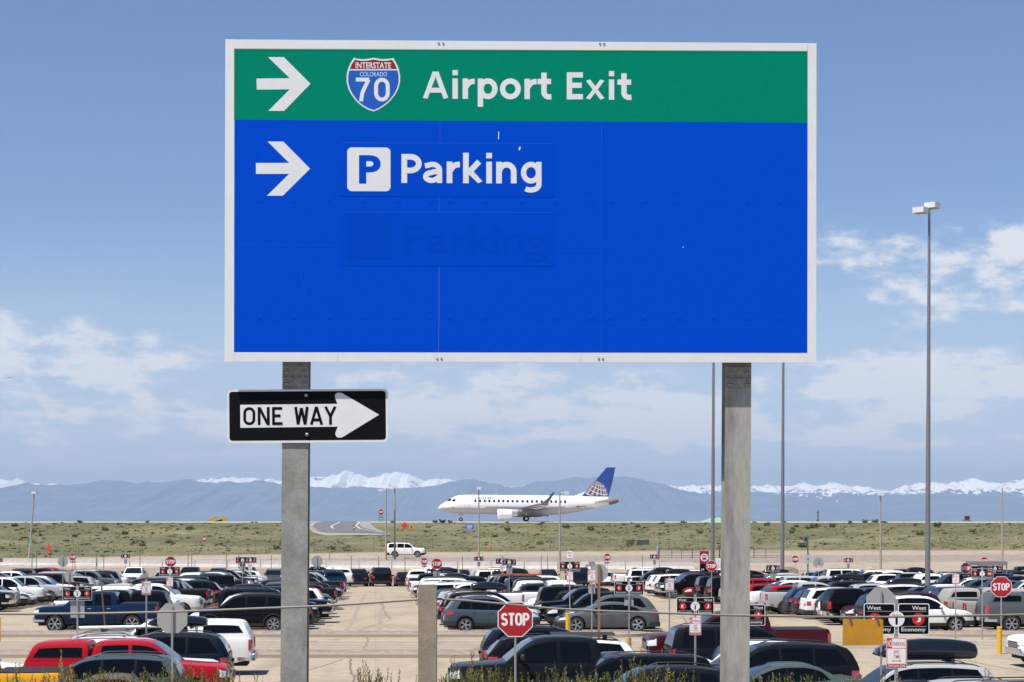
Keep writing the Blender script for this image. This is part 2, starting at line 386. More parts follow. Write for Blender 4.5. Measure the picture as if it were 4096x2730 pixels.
# medians: raised beds of gravel behind a kerb
def median(name, d0, d1, px0, px1):
    x0, x1 = X(px0, d0), X(px1, d0); r = (d1-d0)/2
    out_ = []
    if px0 > 0: out_ += [(x0+r - r*cos(a)*1.0, d0+r + r*sin(a)) for a in [R(90-18*i) for i in range(11)]]
    else: out_ += [(x0, d1), (x0, d0)]
    if px1 < 4096: out_ += [(x1-r + r*cos(a), d0+r + r*sin(a)) for a in [R(-90+18*i) for i in range(11)]]
    else: out_ += [(x1, d0), (x1, d1)]
    def inset(q):
        cx = sum(p[0] for p in out_)/len(out_)
        return [(p[0] + (q if p[0] < cx else -q)*(1 if abs(p[0]-cx) > 1 else 0), p[1] + (q if p[1] < d0+r else -q)) for p in out_]
    n = len(out_); k = MB(); ins = inset(.2)
    k.grid([[(x, y, -.05) for x, y in out_ + out_[:1]], [(x, y, .14) for x, y in out_ + out_[:1]], [(x, y, .155) for x, y in inset(.02) + inset(.02)[:1]], [(x, y, .155) for x, y in ins + ins[:1]], [(x, y, .10) for x, y in ins + ins[:1]]])
    struct(place('kerb', k.mesh('kerb', kerb_m, smooth=30)))
    # gravel top, subdivided and roughened
    g = MB(); X0, X1 = min(p[0] for p in ins), max(p[0] for p in ins); nx = int((X1-X0)/.25); rows = []
    Y0, Y1 = d0+.2, d1-.2
    for i in range(nx+1):
        x = X0+(X1-X0)*i/nx; rr = (Y1-Y0)/2; h = rr
        if px0 > 0 and x-X0 < rr: h = sqrt(max(rr*rr-(rr-(x-X0))**2, .0004))
        if px1 < 4096 and X1-x < rr: h = sqrt(max(rr*rr-(rr-(X1-x))**2, .0004))
        ym = (Y0+Y1)/2; rows.append([(x, ym-h+2*h*j/10, .135 + (random.uniform(0, .045) if 0 < j < 10 else 0)) for j in range(11)])
    struct(place('gravel_bed', g.grid(rows).mesh('gravel_bed', gravel_m)))
median('median', 92.1, 95.0, -900, 2600)
median('median', 92.1, 95.0, 3715, 5200)
median('median', 78.3, 81.2, -900, 2540)
def stripe(name, pts, w, m=white_line, z=.006):
    mb = MB(); P = [Vector((p[0], p[1], 0)) for p in pts]; rows = []
    for i, p in enumerate(P):
        d = (P[min(i+1, len(P)-1)]-P[max(i-1, 0)]).normalized(); nn = Vector((-d.y, d.x, 0))*w/2
        zz = z + (pts[i][2] if len(pts[i]) > 2 else 0); rows.append([(p.x+nn.x, p.y+nn.y, zz), (p.x-nn.x, p.y-nn.y, zz)])
    return struct(place(name, mb.grid(rows).mesh(name, m)))
stripe('road_marking', [(-40, 89.6), (60, 89.6)], .14)
stripe('road_marking', [(-26, 61.5), (60, 61.5)], .0001) if False else None
stripe('road_marking', [(12.5, 66.2), (40, 66.2)], .14)
stripe('road_marking', [(17.2, 58.5), (20.2, 58.5)], .14, mat('yellow_road_paint', (.62, .38, .05), .7))
stripe('road_marking', [(18.0, 60.6), (23, 60.6)], .12)
stripe('road_marking', [(18.0, 60.6), (21.5, 57.2)], .12)
stripe('road_marking', [(-2.6, 114), (-9, 114.4, -.22)], .12, z=-.21)

# access road climbing the berm, drawn on the berm's own plane
def on_berm(px, py, lift=.05):
    (d0, z0), (d1, z1) = line('berm_base', px), line('berm_top', px)
    k = (z1-z0)/(d1-d0); v = (HY-py)/FPX                     # CAMZ + v d = z0 + k (d-d0)
    d = (z0-k*d0-CAMZ)/(v-k); return (X(px, d), d, CAMZ+v*d+lift)
poly = [(1225, 2092), (1510, 2092), (1482, 2104), (1500, 2116), (1545, 2133), (1560, 2143), (1300, 2146), (1240, 2132), (1225, 2112)]
top = [(1225, 2091.5), (1240, 2091.5), (1300, 2091.5), (1500, 2091.5)]
rows = []
for i in range(25):
    px = 1225+335*i/24
    lo = interp([(1225, 2112), (1255, 2136), (1300, 2146), (1480, 2145), (1560, 2143)], px); hi = interp([(1225, 2091), (1505, 2091), (1483, 2104)] if px < 1483 else [(1483, 2102), (1500, 2116), (1530, 2129), (1560, 2141)], px)
    if px < 1483: hi = 2091
    rows.append([on_berm(px, lo+(hi-lo)*j/8, .12) for j in range(9)])
struct(place('road_shoulder', MB().grid(rows).mesh('road_shoulder', asphalt, smooth=60)))
rows = []
for i in range(25):
    px = 1250+300*i/24
    lo = interp([(1250, 2106), (1270, 2128), (1305, 2134), (1430, 2136), (1500, 2138), (1550, 2140)], px); hi = interp([(1250, 2100), (1275, 2093), (1290, 2091), (1436, 2091)], px) if px < 1437 else interp([(1437, 2100), (1450, 2114), (1500, 2126), (1550, 2138)], px)
    rows.append([on_berm(px, lo+(hi-lo)*j/8, .16) for j in range(9)])
struct(place('access_road', MB().grid(rows).mesh('access_road', mat('dark_asphalt', (.14, .14, .147), .85, var=.12, vscale=.5), smooth=60)))
for pts, w in (([(1244, 2120), (1290, 2126), (1400, 2131), (1520, 2134)], .35), ([(1275, 2093), (1255, 2100), (1244, 2110)], .35), ([(1360, 2094), (1325, 2110), (1330, 2119), (1345, 2121)], .5), ([(1330, 2112), (1420, 2112)], .35),
               ([(1440, 2092.5), (1424, 2108), (1440, 2120), (1480, 2128), (1530, 2136)], .5)):
    stripe('road_marking', [on_berm(a, b, .2) for a, b in pts], w*.6, mat('worn_road_paint', (.50, .49, .47), .8, var=.2, vscale=1), z=0)

# grass tufts and low scrub on the berm: uncountable
tm = MB()
for i in range(15000):
    px = random.uniform(-300, 4400); (d0, z0), (d1, z1) = line('berm_base', px), line('berm_top', px)
    t = random.random(); d = d0+(d1-d0)*t; z = z0+(z1-z0)*t-.05
    if 1215 < px < 1575 and Z(2150, d) < z: continue
    h = random.uniform(.04, .12)*(2.6 if random.random() < .05 else 1); w = h*random.uniform(1.2, 2.6); x = X(px, d); a = random.uniform(0, pi)
    mi = random.choice((0, 0, 1, 1, 2))
    for q in (a, a+1.3):
        tm.add([(x-w*cos(q), d-w*sin(q), z), (x+w*cos(q), d+w*sin(q), z), (x+w*.5*cos(q)+.05, d+w*.5*sin(q), z+h), (x-w*.7*cos(q), d-w*.7*sin(q), z+h*.8)], [(0, 1, 2, 3)], mi)
tufts = place('grass', tm.mesh('grass', [mat('olive_tuft', (.14, .135, .06), .9), mat('straw_tuft', (.20, .175, .092), .9), mat('green_tuft', (.105, .118, .045), .9)]))
struct(tufts, 'dry grass tufts over the slope below the taxiway', 'stuff')

# mountains: blue foothills ~45 km off and snowy summits ~80 km off
def interp_px(tab): return lambda p: interp(tab, p)
foot = [(-900, 1950), (-300, 1975), (0, 1963), (60, 1940), (110, 1928), (150, 1940), (280, 1938), (350, 1932), (400, 1919), (440, 1918), (500, 1923), (540, 1932), (590, 1926), (640, 1929), (700, 1921), (755, 1912), (800, 1925), (870, 1931), (905, 1923), (960, 1929), (1000, 1926), (1045, 1919), (1130, 1937),
        (1250, 1946), (1340, 1952), (1420, 1944), (1560, 1953), (1640, 1950), (1740, 1942), (1790, 1926), (1830, 1919), (1895, 1917), (1950, 1927), (2010, 1940), (2050, 1951), (2090, 1948), (2140, 1923), (2190, 1924), (2260, 1915), (2300, 1906), (2350, 1910), (2390, 1906), (2440, 1908), (2500, 1904), (2560, 1915), (2640, 1932), (2720, 1957), (2830, 1978), (2900, 1977), (2990, 1967), (3080, 1968), (3160, 1990), (3260, 1996), (3350, 2010), (3420, 1985), (3520, 1980), (3680, 1976), (3790, 1970), (3900, 1980), (3980, 1965), (4096, 1990), (4700, 1960), (5200, 1990)]
snow = [(-900, 1900), (-200, 1930), (0, 1921), (80, 1918), (130, 1932), (200, 1940), (700, 1935), (800, 1921), (890, 1906), (950, 1907), (1030, 1912), (1100, 1916), (1180, 1918), (1260, 1904), (1320, 1900), (1380, 1885), (1440, 1895), (1480, 1907), (1530, 1897), (1600, 1885), (1640, 1898), (1700, 1914), (1780, 1914), (1830, 1926), (2050, 1947), (2100, 1948), (2300, 1960), (2600, 1950), (2700, 1943), (2830, 1942), (2900, 1941), (3020, 1946), (3130, 1940), (3210, 1935), (3270, 1941), (3330, 1930), (3400, 1942), (3450, 1945), (3500, 1957), (3560, 1962), (3620, 1938), (3700, 1927), (3790, 1937), (3860, 1915), (3890, 1910), (3950, 1928), (4010, 1930), (4060, 1920), (4096, 1922), (4700, 1915), (5200, 1930)]
def range_mesh(name, tab, D, depth, m, amp, ns, step=5, crag=3.):
    rnd = random.Random(ns); rows = []; nd = 12
    from mathutils import noise as NZ
    pxs = [(-900 + step*i) for i in range(int(6100/step))]
    for p in pxs:
        base = interp(tab, p); r = []
        for j in range(nd+1):
            t = j/nd; d = D - depth*(1-t)
            x = (p-CX)*D/FPX
            ridge = (HY-base)/FPX*D
            prof = t**0.8
            nz = NZ.fractal(Vector((p*.012, t*2.2, ns)), .8, 2.1, 7) * amp * (HY-base)/FPX*D * (1.0 if t < 1 else .24) * (.35+t*.65)
            spur = abs(NZ.noise(Vector((p*.028, t*.8, ns+9))))*amp*.9*(HY-base)/FPX*D*sin(pi*min(t, 1))
            z = ridge*prof*.985 + (nz*.55 - spur)*(sin(pi*t)**.6 if t < 1 else 0) + (nz*.25 if t == 1 else 0) + (crag*(NZ.fractal(Vector((p*.035, 3.3, ns)), .7, 2.2, 5))*D/FPX*(.4+t*.6) if t > .5 else 0)
            if t < 1: z = min(z, ridge*(.45+.545*t)*(1 if crag < 5 else 1.02))
            r.append((x, d, max(z, 0)+CAMZ-18*(1-t)))
        x = (p-CX)*D/FPX
        r += [(x, D+depth*.5, max(r[-1][2]*.55, 0)), (x, D+depth, -20)]
        rows.append(r)
    return struct(place(name, MB().grid(rows).mesh(name, m, smooth=70)))
foot_m = mat('haze_tinted_forest_hills', (.10, .15, .21), .95, var=.10, vscale=.0012, col2=(.13, .18, .235), ramp=(.45, .6))  # bluish forest tone: part of the distance haze is put into this base colour
def snow_mat():
    m = bpy.data.materials.new('snow_and_rock'); m.use_nodes = True; t = m.node_tree; b = t.nodes['Principled BSDF']; b.inputs['Roughness'].default_value = .8
    tcn = t.nodes.new('ShaderNodeTexCoord'); mp = t.nodes.new('ShaderNodeMapping'); mp.inputs['Scale'].default_value = (.0034, .0010, .0075); t.links.new(tcn.outputs['Object'], mp.inputs[0])
    n = t.nodes.new('ShaderNodeTexNoise'); n.inputs['Scale'].default_value = 1.; n.inputs['Detail'].default_value = 8; n.inputs['Roughness'].default_value = .68; n.inputs['Distortion'].default_value = .8; t.links.new(mp.outputs[0], n.inputs[0])
    sp = t.nodes.new('ShaderNodeSeparateXYZ'); t.links.new(tcn.outputs['Object'], sp.inputs[0])
    hz = t.nodes.new('ShaderNodeMapRange'); t.links.new(sp.outputs[2], hz.inputs[0]); hz.inputs[1].default_value = 560; hz.inputs[2].default_value = 950; hz.inputs[3].default_value = -.06; hz.inputs[4].default_value = .17
    ad = t.nodes.new('ShaderNodeMath'); ad.operation = 'ADD'; t.links.new(n.outputs[0], ad.inputs[0]); t.links.new(hz.outputs[0], ad.inputs[1])
    rp = t.nodes.new('ShaderNodeMapRange'); rp.inputs[1].default_value = .545; rp.inputs[2].default_value = .585; t.links.new(ad.outputs[0], rp.inputs[0])
    mx = t.nodes.new('ShaderNodeMix'); mx.data_type = 'RGBA'; t.links.new(rp.outputs[0], mx.inputs[0]); mx.inputs[6].default_value = (.10, .12, .15, 1); mx.inputs[7].default_value = (.94, .93, .91, 1)
    t.links.new(mx.outputs[2], b.inputs['Base Color']); return m
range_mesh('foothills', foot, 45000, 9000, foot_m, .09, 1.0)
range_mesh('snow_mountains', snow, 58000, 9000, snow_mat(), .42, 5.0, crag=9.)
# the air between here and the mountains
hb = MB().box(-42000, 42000, -200, 70000, -40, 1700)
hm = bpy.data.materials.new('air'); hm.use_nodes = True; t = hm.node_tree; t.nodes.clear()
ho = t.nodes.new('ShaderNodeOutputMaterial'); pv = t.nodes.new('ShaderNodeVolumePrincipled'); t.links.new(pv.outputs[0], ho.inputs['Volume'])
pv.inputs['Color'].default_value = (.57, .73, 1.0, 1); pv.inputs['Density'].default_value = 2.3e-5; pv.inputs['Anisotropy'].default_value = 0.0
haze = place('haze', hb.mesh('haze', hm)); struct(haze, 'thin blue air between the lot and the mountains', 'stuff')

# dark sealed cracks wandering over the concrete
crack_m = mat('crack_sealant', (.17, .14, .11), .9)
for k_, (x0, y0, x1, y1) in enumerate(((-7.6, 96.5, -6.9, 112), (-6.9, 112, -9.8, 150), (-5.2, 66, -6.3, 78), (-6.1, 81.3, -6.6, 92), (-8.6, 60, -6.6, 77.5), (-10.5, 96, -9.7, 101), (-11.2, 128, -9.6, 141), (8.6, 97, 10.2, 120), (13, 80.5, 13.6, 92), (12.2, 64, 14.8, 78), (18.5, 70, 17.2, 78), (-3.6, 81.3, -3.5, 92), (9.5, 100, 15, 101.2), (-10, 118, -4, 118.7))):
    rn = random.Random(k_); pts = []
    for i in range(15):
        t = i/14; x, y = x0+(x1-x0)*t+rn.gauss(0, .07), y0+(y1-y0)*t; pts.append((x, y, lot_z(y)))
    struct(stripe('pavement_crack', pts, .035+.02*(k_ % 3), crack_m, z=.007))
stain_m = mat('oil_stain', (.27, .225, .175), .7, var=.2, vscale=2)
for k_ in range(60):
    rn = random.Random(100+k_); y = rn.uniform(97, 150); x = rn.choice((-9.4-.068*(y-96), -4-.068*(y-96), 8.5-.068*(y-96), 14-.068*(y-96)))+rn.gauss(0, .7); r_ = rn.uniform(.12, .4)
    if k_ > 44: y = rn.uniform(83, 91); x = rn.uniform(-24, 22)
    b = MB(); b.add([(x+r_*rn.uniform(.6, 1.2)*cos(2*pi*i/14), y+r_*rn.uniform(.8, 2.)*sin(2*pi*i/14), lot_z(y)+.006) for i in range(14)], [tuple(range(14))]); struct(place('oil_stain', b.mesh('oil_stain', stain_m)))
tyre_mk = mat('tyre_mark', (.31, .255, .195), .85, var=.15, vscale=1.)
for k_, (x0, y0, x1, y1) in enumerate(((-30, 86.2, 26, 86.4), (-30, 84.5, 26, 84.6), (-30, 88, 26, 88.1), (-8.0, 97, -12.5, 170), (-6.4, 97, -11, 170), (9.6, 97, 5, 160), (11.2, 97, 6.6, 160))):
    rn = random.Random(k_+50); struct(stripe('tyre_mark', [(x0+(x1-x0)*i/20+rn.gauss(0, .04), y0+(y1-y0)*i/20+rn.gauss(0, .04), lot_z(y0+(y1-y0)*i/20)) for i in range(21)], .26, tyre_mk, z=.003))

# ------------------------------------------------------------------ vehicles
paint = mat('car_paint', (1, 1, 1), .45, objcol=True, coat=.34, spec=.08)
glass_m = mat('tinted_glass', (.003, .0045, .006), .05, spec=.22)
gloss_black = mat('gloss_black_trim', (.006, .006, .007), .25)
screen_m = mat('windscreen_glass', (.006, .010, .012), .04, spec=.85)
trim_m = mat('black_trim', (.018, .018, .020), .55)
tyre_m = mat('tyre_rubber', (.022, .022, .023), .85, var=.2, vscale=4)
chrome = mat('bright_metal', (.72, .73, .75), .22, metal=1.)
alloy = mat('alloy_wheel', (.55, .56, .58), .3, metal=.9)
darkalloy = mat('dark_wheel', (.05, .05, .055), .4, metal=.5)
lamp_m = mat('headlamp_lens', (.72, .75, .78), .08, spec=1., coat=1.)
tail_m = mat('tail_lamp_lens', (.42, .012, .016), .12, spec=.8, coat=1.)
amber_m = mat('amber_lens', (.75, .25, .03), .2)
plate_m = mat('number_plate', (.65, .67, .66), .5)
under_m = mat('underbody', (.012, .012, .013), .9)
white_m = mat('white_paint', (.80, .80, .80), .4, coat=.3)
SPEC = {
 'sport_utility': dict(L=5.0, W=2.0, H=1.78, r=.385, ax=(.95, 3.95), zs=.30,
    low=[(0,.58),(.03,.80),(.12,.98),(.35,1.06),(.9,1.10),(1.3,1.13),(2.5,1.12),(3.9,1.15),(4.75,1.17),(4.92,1.10),(4.97,.80),(5,.58)],
    roof=[(1.28,1.11),(1.55,1.33),(1.85,1.56),(2.15,1.70),(2.55,1.765),(3.3,1.78),(4.2,1.735),(4.55,1.68),(4.70,1.55),(4.86,1.28),(4.94,1.12)],
    ws=(1.36,2.08), rw=(4.60,4.90), win=[(1.62,2.62,.0,.0),(2.70,3.58,.0,.0),(3.66,4.62,.0,-.30)], clad=True, rails=True, head=(.72,.90), tail=(.80,1.04), tl=.32),
 'large_utility': dict(L=5.3, W=2.05, H=1.92, r=.41, ax=(1.0, 4.05), zs=.36,
    low=[(0,.62),(.02,.95),(.08,1.10),(.3,1.17),(.9,1.20),(1.35,1.23),(2.6,1.22),(4.2,1.23),(5.1,1.23),(5.24,1.18),(5.28,.9),(5.3,.6)],
    roof=[(1.33,1.21),(1.62,1.45),(1.92,1.70),(2.15,1.83),(2.5,1.90),(3.4,1.92),(4.6,1.90),(4.95,1.86),(5.08,1.75),(5.2,1.35),(5.25,1.20)],
    ws=(1.42,2.10), rw=(4.99,5.22), win=[(1.72,2.72,.0,.0),(2.80,3.72,.0,.0),(3.82,4.93,.0,-.12)], clad=False, rails=True, head=(.84,1.02), tail=(.86,1.26), tl=.16),
 'crossover': dict(L=4.6, W=1.87, H=1.69, r=.365, ax=(.92, 3.61), zs=.30,
    low=[(0,.55),(.03,.74),(.12,.88),(.35,.97),(.9,1.03),(1.2,1.06),(2.3,1.06),(3.6,1.10),(4.35,1.13),(4.53,1.04),(4.57,.8),(4.6,.55)],
    roof=[(1.16,1.04),(1.5,1.30),(1.85,1.53),(2.15,1.645),(2.5,1.685),(3.1,1.69),(3.75,1.63),(4.05,1.57),(4.2,1.45),(4.42,1.18),(4.52,1.07)],
    ws=(1.27,2.08), rw=(4.10,4.48), win=[(1.55,2.45,.0,.0),(2.53,3.30,.0,.0),(3.38,4.02,.0,-.30)], clad=True, rails=True, head=(.70,.85), tail=(.86,1.05), tl=.42),
 'wagon': dict(L=4.85, W=1.86, H=1.62, r=.36, ax=(.95, 3.7), zs=.30,
    low=[(0,.52),(.03,.70),(.12,.82),(.35,.90),(.9,.95),(1.3,.99),(2.5,1.0),(3.7,1.02),(4.5,1.06),(4.75,1.0),(4.82,.75),(4.85,.5)],
    roof=[(1.26,.97),(1.6,1.22),(1.95,1.44),(2.3,1.565),(2.7,1.61),(3.4,1.62),(4.1,1.575),(4.4,1.52),(4.55,1.38),(4.7,1.12),(4.77,1.02)],
    ws=(1.36,2.2), rw=(4.45,4.74), win=[(1.65,2.55,.0,.0),(2.63,3.48,.0,.0),(3.56,4.4,.0,-.22)], clad=True, rails=True, head=(.62,.78), tail=(.78,.98), tl=.35),
 'sedan': dict(L=4.85, W=1.85, H=1.45, r=.335, ax=(.92, 3.72), zs=.24,
    low=[(0,.48),(.03,.62),(.12,.72),(.35,.80),(.9,.88),(1.4,.94),(2.5,.95),(3.6,.97),(4.0,1.02),(4.5,1.05),(4.74,1.02),(4.82,.8),(4.85,.5)],
    roof=[(1.36,.92),(1.75,1.14),(2.1,1.32),(2.4,1.41),(2.7,1.445),(3.1,1.445),(3.5,1.385),(3.85,1.22),(4.15,1.05),(4.25,1.0)],
    ws=(1.48,2.3), rw=(3.42,4.1), win=[(1.78,2.65,.0,.0),(2.73,3.45,.0,.0),(3.5,3.86,.0,-.2)], clad=False, rails=False, head=(.58,.72), tail=(.78,.95), tl=.36),
 'fastback': dict(L=4.98, W=1.94, H=1.42, r=.37, ax=(.93, 3.90), zs=.24,
    low=[(0,.45),(.04,.60),(.14,.70),(.4,.78),(.9,.85),(1.25,.92),(2.4,.95),(3.8,.99),(4.4,1.04),(4.85,1.06),(4.94,.95),(4.98,.5)],
    roof=[(1.15,.89),(1.6,1.12),(2.0,1.31),(2.35,1.395),(2.7,1.42),(3.1,1.41),(3.5,1.35),(4.0,1.22),(4.5,1.10),(4.75,1.05)],
    ws=(1.3,2.2), rw=(3.6,4.62), win=[(1.65,2.62,.0,.0),(2.7,3.45,.0,.0),(3.52,4.05,.0,-.25)], clad=False, rails=False, head=(.58,.68), tail=(.86,.96), tl=.5),
 'minivan': dict(L=5.1, W=1.98, H=1.75, r=.35, ax=(.98, 4.0), zs=.25,
    low=[(0,.5),(.03,.70),(.14,.84),(.4,.95),(.8,1.01),(1.05,1.05),(2.5,1.04),(4.0,1.07),(4.9,1.10),(5.04,1.0),(5.08,.75),(5.1,.5)],
    roof=[(1.02,1.03),(1.45,1.30),(1.85,1.54),(2.2,1.67),(2.7,1.745),(3.5,1.75),(4.4,1.71),(4.75,1.65),(4.88,1.52),(4.98,1.2),(5.03,1.06)],
    ws=(1.14,2.1), rw=(4.80,5.0), win=[(1.6,2.55,.0,.0),(2.63,3.65,.0,.0),(3.73,4.76,.0,-.12)], clad=False, rails=True, head=(.68,.86), tail=(.85,1.2), tl=.2),
 'boxy_utility': dict(L=4.6, W=1.88, H=1.86, r=.42, ax=(.80, 3.75), zs=.42,
    low=[(0,.60),(.02,.98),(.08,1.10),(.3,1.14),(.9,1.17),(1.3,1.19),(2.5,1.19),(3.6,1.19),(4.45,1.19),(4.55,1.15),(4.58,.9),(4.6,.6)],
    roof=[(1.30,1.17),(1.48,1.48),(1.62,1.72),(1.75,1.81),(2.1,1.85),(3.0,1.86),(4.1,1.85),(4.4,1.82),(4.48,1.72),(4.54,1.3),(4.56,1.17)],
    ws=(1.35,1.66), rw=(4.43,4.54), win=[(1.52,2.38,.0,.0),(2.48,3.25,.0,.0),(3.36,4.32,.0,-.02)], clad=True, rails=False, head=(.86,1.04), tail=(.84,1.08), tl=.14),
 'pickup': dict(L=5.9, W=2.04, H=1.94, r=.42, ax=(1.0, 4.68), zs=.42,
    low=[(0,.62),(.02,1.02),(.08,1.14),(.3,1.20),(.9,1.24),(1.4,1.28),(2.4,1.27),(3.85,1.28),(4.02,1.30),(4.05,1.36),(5.0,1.36),(5.84,1.37),(5.87,1.30),(5.9,.66)],
    roof=[(1.38,1.25),(1.7,1.52),(2.0,1.76),(2.25,1.88),(2.6,1.935),(3.1,1.94),(3.6,1.92),(3.84,1.86),(3.93,1.60),(3.99,1.29)],
    ws=(1.47,2.18), rw=(3.76,3.95), win=[(1.78,2.78,.0,.0),(2.88,3.70,.0,-.06)], clad=False, rails=False, head=(.88,1.08), tail=(.88,1.26), tl=.12, bed=True),
}
SPEC['topper_pickup'] = dict(SPEC['pickup'], topper=[(4.01,1.36),(4.03,1.82),(4.09,1.90),(4.6,1.925),(5.2,1.91),(5.52,1.875),(5.62,1.80),(5.76,1.52),(5.84,1.37)])
LEV = [0, .10, .30, .50, .68, .84, .93, .98, 1.0]; WF = [.950, .972, .990, 1.0, 1.0, .988, .972, .955, .93]
def car_parts(kind):
    """all parts of one kind of vehicle in its own frame: x forward, y to its own left, z up, wheels on z = 0"""
    sp = SPEC[kind]; Ln, Wd, H, r, zs = sp['L'], sp['W'], sp['H'], sp['r'], sp['zs']; hw = Wd/2
    low = pchip(sp['low']) if 0 else (lambda s: interp(sp['low'], s)); roof = pchip(sp['roof']); box = kind in ('pickup', 'topper_pickup', 'boxy_utility', 'large_utility')
    def wid(s):
        f = 1.; tf, lf = (.13, .5) if box else (.24, .85); tr, lr = (.05, .3) if box else (.15, .6)
        if s < lf: f -= tf*(1-s/lf)**2.4
        if s > Ln-lr: f -= tr*((s-Ln+lr)/lr)**2.4
        return hw*f
    ra = r*1.16
    def zlow(s):
        z = zs
        if s < .6: z = zs + .0 + .06*(1-s/.6)
        if s > Ln-.7: z = zs + .16*((s-Ln+.7)/.7)
        for a in sp['ax']:
            if abs(s-a) < ra: z = max(z, r+sqrt(ra*ra-(s-a)**2))
        return z
    st = {0, .015, .035, .07, .12, .2, .3, .4, .5, Ln, Ln-.015, Ln-.04, Ln-.08, Ln-.14, Ln-.22, Ln-.34}
    st |= {i*.16 for i in range(int(Ln/.16)+1)} | {p[0] for p in sp['low']}
    for a in sp['ax']: st |= {a-ra-.002, a+ra+.002} | {a+ra*cos(pi*i/14) for i in range(15)}
    st = sorted(s for s in st if 0 <= s <= Ln)
    Hs = max(sp['low'][0][1], .5)
    def zlev(s): return zs, low(s)
    def yat(s, z):
        a, b = zlev(s); t = (z-a)/max(b-a, .05); t = min(max(t, 0), 1)
        for i in range(len(LEV)-1):
            if t <= LEV[i+1]: return wid(s)*(WF[i]+(WF[i+1]-WF[i])*(t-LEV[i])/(LEV[i+1]-LEV[i]))
        return wid(s)*WF[-1]
    def sec(s):
        a, b = zlev(s); zl = min(zlow(s), b-.01); p = []
        for f, w in zip(LEV, WF):
            z = max(a+(b-a)*f, zl); p.append((yat(s, z), z))
        w = wid(s); cr = .028 if s < 1.5 else .01
        return p + [(w*.84, b+.006), (w*.62, b+cr*.6), (w*.3, b+cr*.92), (0, b+cr)]
    body = MB(); rows = []
    for s in st:
        p = sec(s); x = Ln/2-s; rows.append([(x, y, z) for y, z in p] + [(x, -y, z) for y, z in p[-2::-1]])
    body.grid(rows, 0)
    n = len(rows[0]); body.add(rows[0], [tuple(range(n-1, -1, -1))], 0); body.add(rows[-1], [tuple(range(n))], 0)
    # cabin
    def cab(tab, wt, stn, wb0=.93):
        f = pchip(tab); out = []
        for s in stn:
            zr = f(s); zb = low(s)-.012; g = min(max((zr-zb)/(H-zb), 0), 1); wb = wid(s)*wb0; wr = wb+(hw*wt-wb)*g
            p = [(wb, zb-.03), ((wb*.5+wr*.5)+.014*g, (zb+zr-.07*g)/2), (wr, zr-.075*g), (wr-.03*g, zr-.028*g), (wr-.10*g, zr), (wr*.55, zr+.014*g), (0, zr+.02*g)]
            out.append((s, p))
        return out
    cs = sorted({t[0] for t in sp['roof']} | {sp['roof'][0][0] + (sp['roof'][-1][0]-sp['roof'][0][0])*i/46 for i in range(47)})
    def addcab(tab, wt, stn, wb0=.93):
        rws = []
        for s, p in cab(tab, wt, stn, wb0):
            x = Ln/2-s; rws.append([(x, y, z) for y, z in p] + [(x, -y, z) for y, z in p[-2::-1]])
        body.grid(rws, 0)
        m = len(rws[0]); body.add(rws[0], [tuple(range(m-1, -1, -1))], 0); body.add(rws[-1], [tuple(range(m))], 0)
    WT = .80 if box else .73
    addcab(sp['roof'], WT, cs)
    def yc(s, z, tab=None, wt=WT, wb0=.93):
        f = pchip(tab) if tab else roof
        zr = f(s); zb = low(s)-.012; g = min(max((zr-zb)/(H-zb), .01), 1); wb = wid(s)*wb0; wr = wb+(hw*wt-wb)*g; zt = zr-.075*g; zm = (zb+zt)/2; wm = (wb+wr)/2+.014*g
        if z < zm: return wb+(wm-wb)*(z-zb+.03)/(zm-zb+.03)
        return wm+(wr-wm)*min((z-zm)/max(zt-zm, .01), 1.15)
    if sp.get('topper'):
        tb = sp['topper']; ts = sorted({t[0] for t in tb} | {tb[0][0]+(tb[-1][0]-tb[0][0])*i/24 for i in range(25)}); addcab(tb, .84, ts, .955)
    # panel gaps
    def seam(s, z0, z1, wdt=.012):
        for sg in (1, -1):
            rr = []
            for i in range(7):
                z = z0+(z1-z0)*i/6; y = (yat(s, z)+.003)*sg; rr.append([(Ln/2-s+wdt/2, y, z), (Ln/2-s-wdt/2, y, z)])
            body.grid(rr, 1)
    wn = sp['win']
    seam(wn[0][0]-.06, zs+.08, low(wn[0][0])-.03); seam(wn[0][1]+.04, zs+.04, low(wn[0][1])-.02); seam(min(wn[1][1]+.06, sp['ax'][1]-ra-.03), zs+.1, low(3)-.03)
    if sp.get('bed'): seam(4.03, zs+.1, 1.28, .03)
    P = []      # (name, mesh builder, materials, smooth, painted?)
    P.append(('body', body, [paint, trim_m], 32))
    u = MB(); u.box(-Ln/2+.18, Ln/2-.18, -hw+.30, hw-.30, zs-.10, min(low(2)-.15, 1.0)); u.box(-Ln/2+.25, Ln/2-.25, -hw+.12, hw-.12, zs-.02, zs+.06)
    for a in sp['ax']: u.box(Ln/2-a-ra*1.05, Ln/2-a+ra*1.05, -hw+.24, hw-.24, zs, r+ra*1.02)
    for a in sp['ax']:
        for sg in (1, -1):
            rr = []
            for i in range(13):
                an = pi*i/12; rr.append([(Ln/2-a+ra*1.01*cos(an), sg*(hw-.03-.02), r+ra*1.01*sin(an)), (Ln/2-a+ra*1.01*cos(an), sg*(hw-.34), r+ra*1.01*sin(an))])
            u.grid(rr)
    P.append(('underbody', u, [under_m], None))
